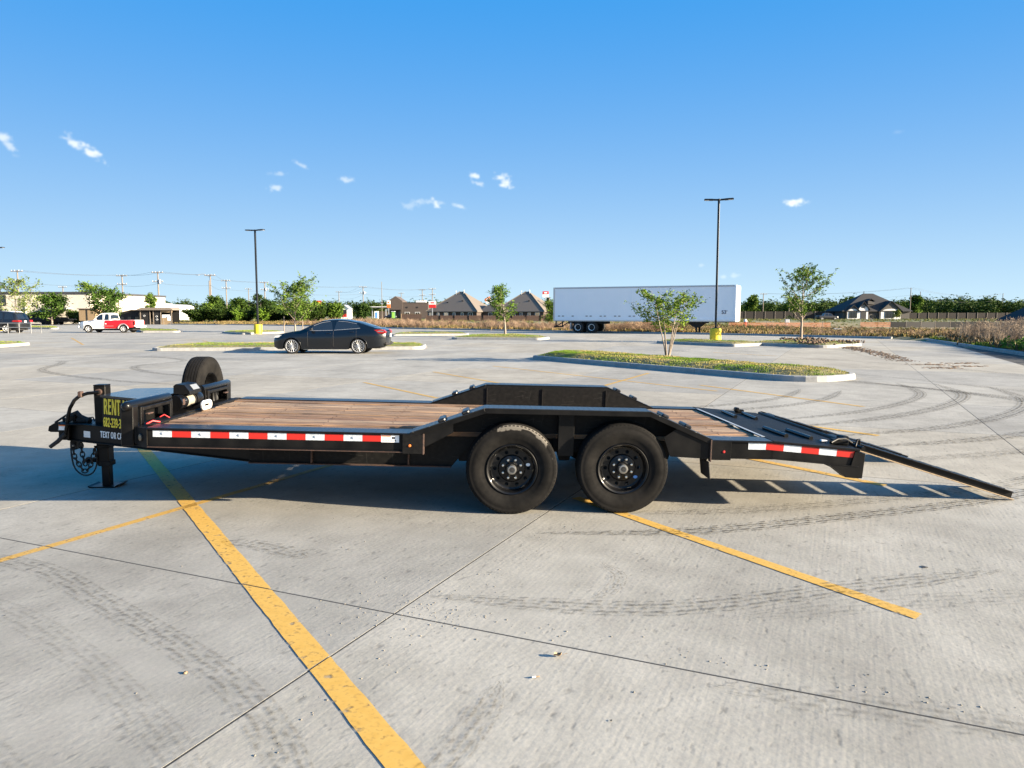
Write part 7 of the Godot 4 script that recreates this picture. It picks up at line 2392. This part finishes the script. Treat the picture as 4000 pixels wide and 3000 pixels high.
func make_sheds() -> void:
	var ply := grained(Color(0.22, 0.15, 0.085), Color(0.36, 0.26, 0.15), 606, 0.05, 0.5, 0.85)
	var tar := mat(Color(0.012, 0.012, 0.013), 0.75)
	var a := thing("display_shed", "small brown wooden cabin behind the bonnet of the pickup", "shed", Vector3(-70.9, 0.55, -122.0), 0.0, "sheds on display behind the pickup")
	part(a, "wall", bx(Vector3(1.4, 1.0, -1.2), Vector3(2.7, 1.9, 2.4)), ply)
	part(a, "roof", bx(Vector3(1.4, 2.0, -1.2), Vector3(3.1, 0.14, 2.8), 0.03), M.pole_wood)
	part(a, "corner_post", bx(Vector3(1.4, 1.0, 0.03), Vector3(0.1, 1.9, 0.08)), tar)
	part(a, "skid", bx(Vector3(1.4, -0.3, -1.2), Vector3(2.6, 0.6, 2.2)), tar)
	var b := thing("display_shed", "black barn shaped shed with a sloping roof above the pickup's red bed", "shed", Vector3(-64.7, 0, -122.0), 0.0, "sheds on display behind the pickup")
	part(b, "wall", pr([Vector2(0, 0), Vector2(4.6, 0), Vector2(4.6, 2.2), Vector2(2.6, 2.3), Vector2(0.8, 1.9), Vector2(0, 1.4)], -3.0, 0.0), tar)
	part(b, "roof", pr([Vector2(-0.15, 1.32), Vector2(-0.1, 1.46), Vector2(0.78, 2.0), Vector2(2.6, 2.42), Vector2(4.7, 2.34), Vector2(4.7, 2.22), Vector2(2.6, 2.3), Vector2(0.8, 1.9)], -3.2, 0.25), M.pole_wood)
	for x in [0.9, 2.1, 3.3]:
		part(b, "window", bx(Vector3(x, 1.0, 0.02), Vector3(0.55, 0.5, 0.06)), M.glass)
	part(b, "door", bx(Vector3(4.05, 0.95, 0.02), Vector3(0.8, 1.8, 0.06)), ply)
	var c := thing("display_shed", "wide black and tan shed with a pale roof right of the pickup's tailgate", "shed", Vector3(-60.4, 0, -121.0), 0.0, "sheds on display behind the pickup")
	part(c, "roof", pr([Vector2(-0.3, 2.45), Vector2(0.4, 2.72), Vector2(5.0, 2.72), Vector2(5.5, 2.45), Vector2(5.5, 2.32), Vector2(-0.3, 2.32)], -3.2, 0.4), M.pole_wood)
	part(c, "back_wall", bx(Vector3(2.6, 1.16, -2.8), Vector3(5.2, 2.32, 0.1)), tar)
	part(c, "wall", bx(Vector3(0.85, 1.16, -0.05), Vector3(1.5, 2.32, 0.1)), tar)
	part(c, "wall", bx(Vector3(2.75, 1.16, -0.05), Vector3(1.0, 2.32, 0.1)), tar)
	part(c, "tan_panel", bx(Vector3(4.35, 0.75, -0.05), Vector3(1.6, 1.5, 0.1)), ply)
	part(c, "tan_panel", bx(Vector3(4.3, 2.12, -0.05), Vector3(1.9, 0.36, 0.1)), ply)
	for x in [0.1, 1.65, 2.2, 3.4, 5.15]:
		part(c, "post", bx(Vector3(x, 1.16, 0.02), Vector3(0.10, 2.32, 0.10)), M.pole_wood)
	for q in [[0.7, 1.4], [2.7, 1.3], [2.75, 0.8]]:
		part(c, "round_wreath", tb(arc_pts([Vector3(q[0] - 0.15, q[1], 0.03), Vector3(q[0], q[1] + 0.15, 0.03), Vector3(q[0] + 0.15, q[1], 0.03), Vector3(q[0], q[1] - 0.15, 0.03), Vector3(q[0] - 0.15, q[1], 0.03)]), 0.05, 6), M.galv)
	var sg := thing("yard_sign", "white yard sign at the right end of the black and tan shed", "sign", Vector3(-55.6, 0, -118.5))
	part(sg, "board", bx(Vector3(0.6, 1.35, 0), Vector3(1.2, 0.5, 0.06)), M.white)
	part(sg, "board", bx(Vector3(1.1, 1.0, 0.08), Vector3(0.5, 0.7, 0.06)), M.white)
	for x in [0.15, 1.25]:
		part(sg, "post", bx(Vector3(x, 0.6, -0.05), Vector3(0.06, 1.2, 0.06)), M.pole_wood)
	# two low black trailers for sale
	for k in 2:
		var t := thing("flatbed_trailer", ["low black flatbed trailer left of the pickup's nose", "second black flatbed trailer, nearer to the black utility vehicle"][k], "trailer", Vector3(-77.5 + k * -3.2, 0, -118.0 + k * -4.0), 0.0, "black flatbed trailers behind the pickup")
		part(t, "deck", bx(Vector3(4.0, 0.85, 0), Vector3(7.8, 0.20, 2.3), 0.02), tar)
		part(t, "side_board", bx(Vector3(4.0, 1.08, 1.12), Vector3(7.7, 0.24, 0.05), 0.01), tar)
		part(t, "tool_bin", bx(Vector3(0.9, 1.25, 0.3), Vector3(0.9, 0.6, 1.2), 0.03), tar)
		part(t, "frame", bx(Vector3(4.0, 0.60, 0), Vector3(7.0, 0.3, 2.0)), tar)
		part(t, "tongue", bm(Vector3(-1.6, 0.55, 0), Vector3(0.4, 0.62, 0), 0.2, 0.16), tar)
		for x in [4.6, 5.5]:
			for z in [1.0, -1.0]:
				part(t, "wheel", wheel_blob(x, 0.36, z), M.rub)
		for x in [0.3, 2.1, 4.0, 6.0, 7.7]:
			part(t, "stake", bx(Vector3(x, 1.2, 1.1), Vector3(0.07, 0.7, 0.07)), tar)
		part(t, "rail", bx(Vector3(4.0, 1.52, 1.1), Vector3(7.6, 0.07, 0.06)), tar)

func wheel_blob(x: float, r: float, z: float) -> MB:
	var m := MB.new()
	m.lathe([Vector2(0, -0.1), Vector2(r - 0.02, -0.1), Vector2(r, -0.07), Vector2(r, 0.07), Vector2(r - 0.02, 0.1), Vector2(r * 0.6, 0.09), Vector2(r * 0.55, 0.02), Vector2(0, 0.03)], 24, Transform3D(Basis(Vector3.RIGHT, PI / 2), Vector3(x, r, z)))
	return m

func fence(label: String, a: Vector3, b: Vector3, h: float, m: Material, post: Material, cap := false) -> void:
	var o := thing("wooden_fence", label, "fence", a)
	var d := b - a
	var n := int(d.length() / 3.0)
	for k in n:
		var p := d * (k / float(n))
		var q := d * ((k + 1) / float(n))
		var boards := MB.new()
		var nb := 20
		for i in nb:
			var c := p.lerp(q, (i + 0.5) / nb)
			boards.box(c + Vector3(0, h * 0.5 + (i * 7 % 5) * 0.006, 0), Vector3(p.distance_to(q) / nb - 0.012, h, 0.025), 0.0, Basis(d.normalized(), Vector3.UP, d.normalized().cross(Vector3.UP)))
		var pan := part(o, "fence_boards", boards, m)
		pan.set_meta("kind", "stuff")
		part(o, "post", bx(p + Vector3(0, h * 0.5 + 0.05, 0.08), Vector3(0.13, h + 0.1, 0.13), 0.01), post)
	if cap:
		part(o, "top_rail", bm(Vector3(0, h + 0.03, 0), d + Vector3(0, h + 0.03, 0), 0.16, 0.05), post)

func pole_sign(label: String, at: Vector3, w: float, y0: float, y1: float, m0: Material, m1: Material, tilt := 0.0) -> void:
	var o := thing("pole_sign", label, "sign", at)
	part(o, "pole", bx(Vector3(0, y0 * 0.5, -0.1), Vector3(0.25, y0, 0.25)), M.galv)
	var half := (y1 - y0) * 0.5
	var t := Transform3D(Basis(Vector3.BACK, tilt), Vector3(0, y0, 0))
	part(o, "upper_panel", bx(Vector3(0, half * 1.5, 0), Vector3(w, half, 0.3), 0.04), m0, t)
	part(o, "lower_panel", bx(Vector3(0, half * 0.5, 0), Vector3(w, half - 0.03, 0.28), 0.04), m1, t)
	part(o, "emblem", bx(Vector3(0, half * 1.5, 0.15), Vector3(w * 0.5, half * 0.4, 0.04), 0.02), m1, t)

func make_small_things() -> void:
	M.rail = mat(Color(0.22, 0.225, 0.23), 0.5, 0.3)
	M.net = mat(Color(0.36, 0.10, 0.03), 0.6)
	var boards := grained(Color(0.045, 0.026, 0.02), Color(0.10, 0.06, 0.045), 640, 0.1, 0.5, 0.9)
	var black := grained(Color(0.012, 0.010, 0.009), Color(0.035, 0.028, 0.024), 641, 0.1, 0.5, 0.9)
	var pale := mat(Color(0.20, 0.17, 0.14), 0.85)
	fence("long dark wooden fence with pale posts right of the black roofed house", Vector3(122.5, 0.05, -236.0), Vector3(172.0, 0.05, -236.0), 2.0, black, pale)
	fence("dark wooden fence left of the black roofed house", Vector3(66.0, 0.05, -231.0), Vector3(100.0, 0.05, -231.0), 2.4, black, pale)
	fence("short brown wooden fence with a pale top rail before the brown brick restaurant", Vector3(-24.2, 0.0, -163.0), Vector3(-19.8, 0.0, -163.0), 1.65, boards, M.worn, true)
	fence("brown wooden fence behind the weeds under the brown roofed houses", Vector3(-19.0, 0.0, -165.0), Vector3(16.0, 0.0, -165.0), 1.35, boards, boards)
	pole_sign("red and white sign over a yellow panel above the right end of the hedge", Vector3(-44.6, 0, -172.0), 1.35, 2.9, 4.75, M.red, M.sign_yellow)
	pole_sign("white and red sign in front of the left slope of the first brown roof", Vector3(-25.6, 0, -240.0), 2.3, 3.6, 5.8, M.white, M.red)
	pole_sign("tilted orange and white sign between the two brown roofs", Vector3(-7.8, 0, -262.0), 2.2, 5.6, 7.6, M.orange, M.white, 0.5)
	pole_sign("white sign with a red face beside the semi trailer's rear corner", Vector3(11.5, 0, -256.0), 2.1, 7.3, 9.4, M.red, M.white)
	pole_sign("tall white sign with an orange base at the brown brick restaurant", Vector3(-42.0, 0, -254.0), 1.2, 3.7, 6.2, M.white, M.orange)
	for k in 2:
		var t := thing("portable_toilet", ["white and blue portable toilet left of the parked dark car", "green portable toilet before the brown brick restaurant's door"][k], "portable toilet", [Vector3(-42.9, 0.3, -236.0), Vector3(-37.6, 0.3, -236.0)][k], 0.0, "portable toilets")
		part(t, "cabin", bx(Vector3(0, 1.05, 0), Vector3(1.2, 2.1, 1.2), 0.05), M.white if k == 0 else mat(Color(0.02, 0.10, 0.04), 0.5))
		part(t, "door", bx(Vector3(0.1, 1.0, 0.61), Vector3(0.8, 1.8, 0.04), 0.01), M.blue if k == 0 else mat(Color(0.25, 0.5, 0.08), 0.5))
		part(t, "roof", bx(Vector3(0, 2.16, 0), Vector3(1.25, 0.14, 1.25), 0.06), M.white)
	# cart corral rails by the utility vehicle
	var g := thing("cart_corral", "galvanised pipe rails of a cart corral before the black utility vehicle", "railing", Vector3(-48.6, 0.0, -66.0))
	for y in [0.52, 0.90]:
		part(g, "rail", tb([Vector3(0, y, 0), Vector3(6.0, y, 0)], 0.035, 8), M.rail)
	for x in [0.1, 2.0, 3.9, 4.9, 5.95]:
		part(g, "post", tb([Vector3(x, 0.0, 0), Vector3(x, 0.90, 0)], 0.035, 8), M.rail)
	part(g, "end_rail", tb([Vector3(5.95, 0.9, 0), Vector3(5.95, 0.9, -1.4), Vector3(5.95, 0.0, -1.4)], 0.035, 8), M.rail)
	# orange safety net and black silt fence on the rough ground
	for q in [[Vector3(25.6, 0.1, -88.0), Vector3(38.5, 0.1, -90.0), "long orange safety net behind the young tree ringed with soil"], [Vector3(43.0, 0.1, -92.0), Vector3(47.0, 0.1, -92.5), "short orange safety net in front of the black roofed house"], [Vector3(15.2, 0.1, -92.0), Vector3(17.2, 0.1, -92.0), "scrap of orange safety net seen under the semi trailer"]]:
		var o := thing("safety_net", q[2], "net fence", q[0])
		var d: Vector3 = q[1] - q[0]
		var net := MB.new()
		var n := int(d.length() / 0.12)
		for k in 6:
			net.beam(Vector3(0, 0.06 + k * 0.10, 0), d + Vector3(0, 0.06 + k * 0.10 - 0.05 * (k % 2), 0), 0.01, 0.03)
		for k in n + 1:
			var p := d * (k / float(n))
			net.beam(p + Vector3(0, 0.06, 0.002), p + Vector3(0, 0.60, 0.002), 0.01, 0.02, 0.0, Vector3.RIGHT)
		part(o, "net", net, M.net).set_meta("kind", "stuff")
		for k in int(d.length() / 2.4) + 1:
			part(o, "stake", tb([d * (k * 2.4 / d.length()), d * (k * 2.4 / d.length()) + Vector3(0, 0.8, 0)], 0.025, 6), M.pole_wood)
	var sf := thing("silt_fence", "low black silt fence along the stalks in front of the grey roofed house", "fence", Vector3(47.2, 0.0, -93.0))
	for k in 9:
		var a := Vector3(k * 1.9, 0, sin(k * 1.3) * 0.15)
		var b := Vector3(k * 1.9 + 1.9, 0, sin((k + 1) * 1.3) * 0.15)
		part(sf, "fabric", bm(a + Vector3(0, 0.38, 0), b + Vector3(0, 0.36, 0), 0.02, 0.7), M.dark)
		part(sf, "stake", tb([a, a + Vector3(0, 0.95, 0)], 0.03, 6), M.pole_wood)
	# concrete headwall of a culvert
	var cv := thing("culvert_headwall", "sloping pale concrete culvert end on the rough bank beyond the far kerb", "culvert", Vector3(28.3, 0.0, -66.5))
	part(cv, "wing", pr([Vector2(0, 0), Vector2(1.7, 0), Vector2(1.6, 0.42), Vector2(0.9, 0.45), Vector2(0.1, 0.12)], -0.2, 0.0), M.kerb)
	part(cv, "wing", pr([Vector2(0.9, 0), Vector2(2.2, 0), Vector2(2.15, 0.4), Vector2(0.9, 0.45)], -1.2, -0.9), M.kerb)
	var hy := thing("fire_hydrant", "small red hydrant with a white bonnet right of the semi trailer's front", "hydrant", Vector3(28.2, 0.1, -90.0))
	var hm := MB.new()
	hm.lathe([Vector2(0.2, 0), Vector2(0.2, 0.06), Vector2(0.13, 0.08), Vector2(0.13, 0.6), Vector2(0.16, 0.62), Vector2(0.16, 0.66), Vector2(0, 0.67)], 18, Transform3D.IDENTITY)
	hm.tube([Vector3(-0.26, 0.5, 0), Vector3(0.26, 0.5, 0)], 0.07, 10)
	part(hy, "barrel", hm, M.red)
	var hb := MB.new()
	hb.lathe([Vector2(0.19, 0.66), Vector2(0.19, 0.78), Vector2(0.15, 0.90), Vector2(0.06, 0.98), Vector2(0, 1.0)], 18, Transform3D.IDENTITY)
	part(hy, "bonnet", hb, M.white)
	var ub := thing("utility_box", "small grey utility box on a post beyond the orange safety net", "utility box", Vector3(33.6, 0.1, -91.0))
	part(ub, "box", bx(Vector3(0, 0.75, 0), Vector3(0.5, 0.42, 0.3), 0.03), M.galv)
	part(ub, "post", bx(Vector3(0, 0.3, 0), Vector3(0.1, 0.6, 0.1)), M.galv)
	# soil clods on the island and the trail of dirt across the lane
	var clod := MB.new()
	var cr := RandomNumberGenerator.new()
	cr.seed = 650
	var ring := []
	for i in 6:
		ring.append([])
		for k in 9:
			var th := PI * i / 5.0
			var ph := TAU * (k % 8) / 8.0
			var rr := 1.0 + 0.28 * sin(k % 8 * 2.3 + i * 1.7)
			ring[i].append(Vector3(sin(th) * cos(ph) * rr, cos(th) * 0.7 * rr, sin(th) * sin(ph) * rr))
	clod.grid(ring, true)
	var cm := clod.mesh()
	var pl := []
	for i in 330:
		var a := cr.randf() * TAU
		var q := Vector2(16.95, -43.2) + Vector2(cos(a), sin(a)) * cr.randf_range(0.2, 1.3)
		if i > 150:
			q = Vector2(17.3, -39.7) + Vector2(cr.randf_range(-1.3, 1.3), cr.randf_range(-0.7, 0.7))
		if i > 240:
			q = Vector2(15.4, -38.4) + Vector2(cr.randfn() * 0.4, cr.randfn() * 0.6)
		var s := cr.randf_range(0.02, 0.09)
		pl.append(Transform3D(Basis(Vector3.UP, cr.randf() * TAU).scaled(Vector3(s, s * 0.8, s)), Vector3(q.x, 0.22 + cr.randf() * 0.10, q.y)))
	tag(many(self, "soil_clods", cm, M.soil, pl), "brown soil clods heaped on the island of the ringed young tree", "soil", "", "stuff")
	pl = []
	var trail: Array = curve([Vector2(17.7, -39.4), Vector2(17.0, -36.8), Vector2(16.0, -32.6), Vector2(14.9, -28.8), Vector2(14.3, -27.0)], 40)
	for i in 900:
		var t := cr.randf()
		var q: Vector2 = trail[int(t * 40.0)] + Vector2(cr.randfn() * 0.22, cr.randfn() * 0.3)
		var s := cr.randf_range(0.008, 0.045) * (1.2 - t * 0.7)
		pl.append(Transform3D(Basis(Vector3.UP, cr.randf() * TAU).scaled(Vector3(s * 1.6, s * 0.6, s * 1.6)), Vector3(q.x, 0.005, q.y)))
	for q in [Vector2(14.3, -25.2), Vector2(15.0, -24.4), Vector2(13.7, -23.6), Vector2(15.6, -25.9), Vector2(12.6, -16.2)]:
		for i in 60:
			var s := cr.randf_range(0.01, 0.04)
			pl.append(Transform3D(Basis(Vector3.UP, cr.randf() * TAU).scaled(Vector3(s * 2.0, s * 0.5, s)), Vector3(q.x + cr.randfn() * 0.35, 0.004, q.y + cr.randfn() * 0.12)))
	tag(many(self, "dirt_trail", cm, M.soil, pl), "trail of brown dirt across the lane at the right", "dirt", "", "stuff")
	# grit along the joints in front of the trailer
	pl = []
	for i in 800:
		var q := Vector2.ZERO
		var k := cr.randf()
		if k < 0.45:
			q = xz(-2.25 + cr.randf_range(0.0, 6.8), 3.5 + 0.16 + cr.randfn() * 0.05)
		elif k < 0.75:
			q = xz(-2.25 + cr.randfn() * 0.28, 3.55 + cr.randfn() * 0.22)
		elif k < 0.9:
			q = xz(-2.3 + 0.25 + cr.randfn() * 0.07, 3.5 + cr.randf_range(-2.0, 2.2))
		else:
			q = Vector2(cr.randf_range(-4, 4), cr.randf_range(-7.0, -2.4))
		var s := pow(cr.randf(), 3.0) * 0.0042 + 0.0012
		pl.append(Transform3D(Basis(Vector3.UP, cr.randf() * TAU).scaled(Vector3(s, s * 0.7, s * 1.2)), Vector3(q.x, s * 0.3, q.y)))
	tag(many(self, "grit", cm, grained(Color(0.15, 0.13, 0.10), Color(0.32, 0.29, 0.24), 660, 0.1, 20.0, 0.9, 64, 64), pl), "pale grit strewn along the joints in front of the trailer", "grit", "", "stuff")
	var bt := thing("cigarette_end", "tan and white cigarette end on the concrete, nearest to the camera", "cigarette end", Vector3(0.105, 0.004, -3.37), 0.25)
	part(bt, "filter", tb([Vector3(0.008, 0.004, 0), Vector3(0.026, 0.004, 0)], 0.004, 8), M.worn)
	part(bt, "paper", tb([Vector3(-0.01, 0.004, 0), Vector3(0.008, 0.004, 0)], 0.0039, 8), M.white)
	var lf := thing("dry_leaf", "curled brown dry leaf lying right of the cigarette end", "leaf", Vector3(0.23, 0.004, -3.59), 0.4)
	var lm := MB.new()
	var lg := []
	for i in 7:
		var row := []
		for j in 5:
			var t := j / 2.0 - 1.0
			var u := i / 6.0
			row.append(Vector3((u - 0.5) * 0.045, 0.004 + 0.012 * t * t + 0.004 * sin(u * 7.0), t * 0.016 * sin(u * PI) * (1.0 + 0.2 * sin(u * 20.0))))
		lg.append(row)
	lm.grid(lg, true)
	part(lf, "blade", lm, M.worn)
	part(lf, "stalk", tb([Vector3(0.03, 0.005, 0), Vector3(0.052, 0.009, 0.004)], 0.0012, 5), M.worn)
	var stn := thing("pebble", "single pale pebble on the concrete at the lower left", "stone", Vector3(-1.57, 0.004, -3.42))
	part(stn, "stone", cm, M.worn, Transform3D(Basis.from_scale(Vector3(0.011, 0.009, 0.012)), Vector3.ZERO))

func _ready() -> void:
	make_light()
	make_materials()
	M.spare = tyre_texture(0.0, 303)
	M.lid = mat(Color(0.02, 0.021, 0.023), 0.18)
	M.sky_label = mat(Color(0.16, 0.17, 0.18), 0.3)
	M.edge = mat(Color(0.26, 0.28, 0.30), 0.4)
	make_lot()
	make_markings()
	make_islands()
	make_field()
	make_houses()
	make_posts()
	make_vegetation()
	make_trees()
	make_semi()
	make_cars()
	make_trailer()
	make_small_things()
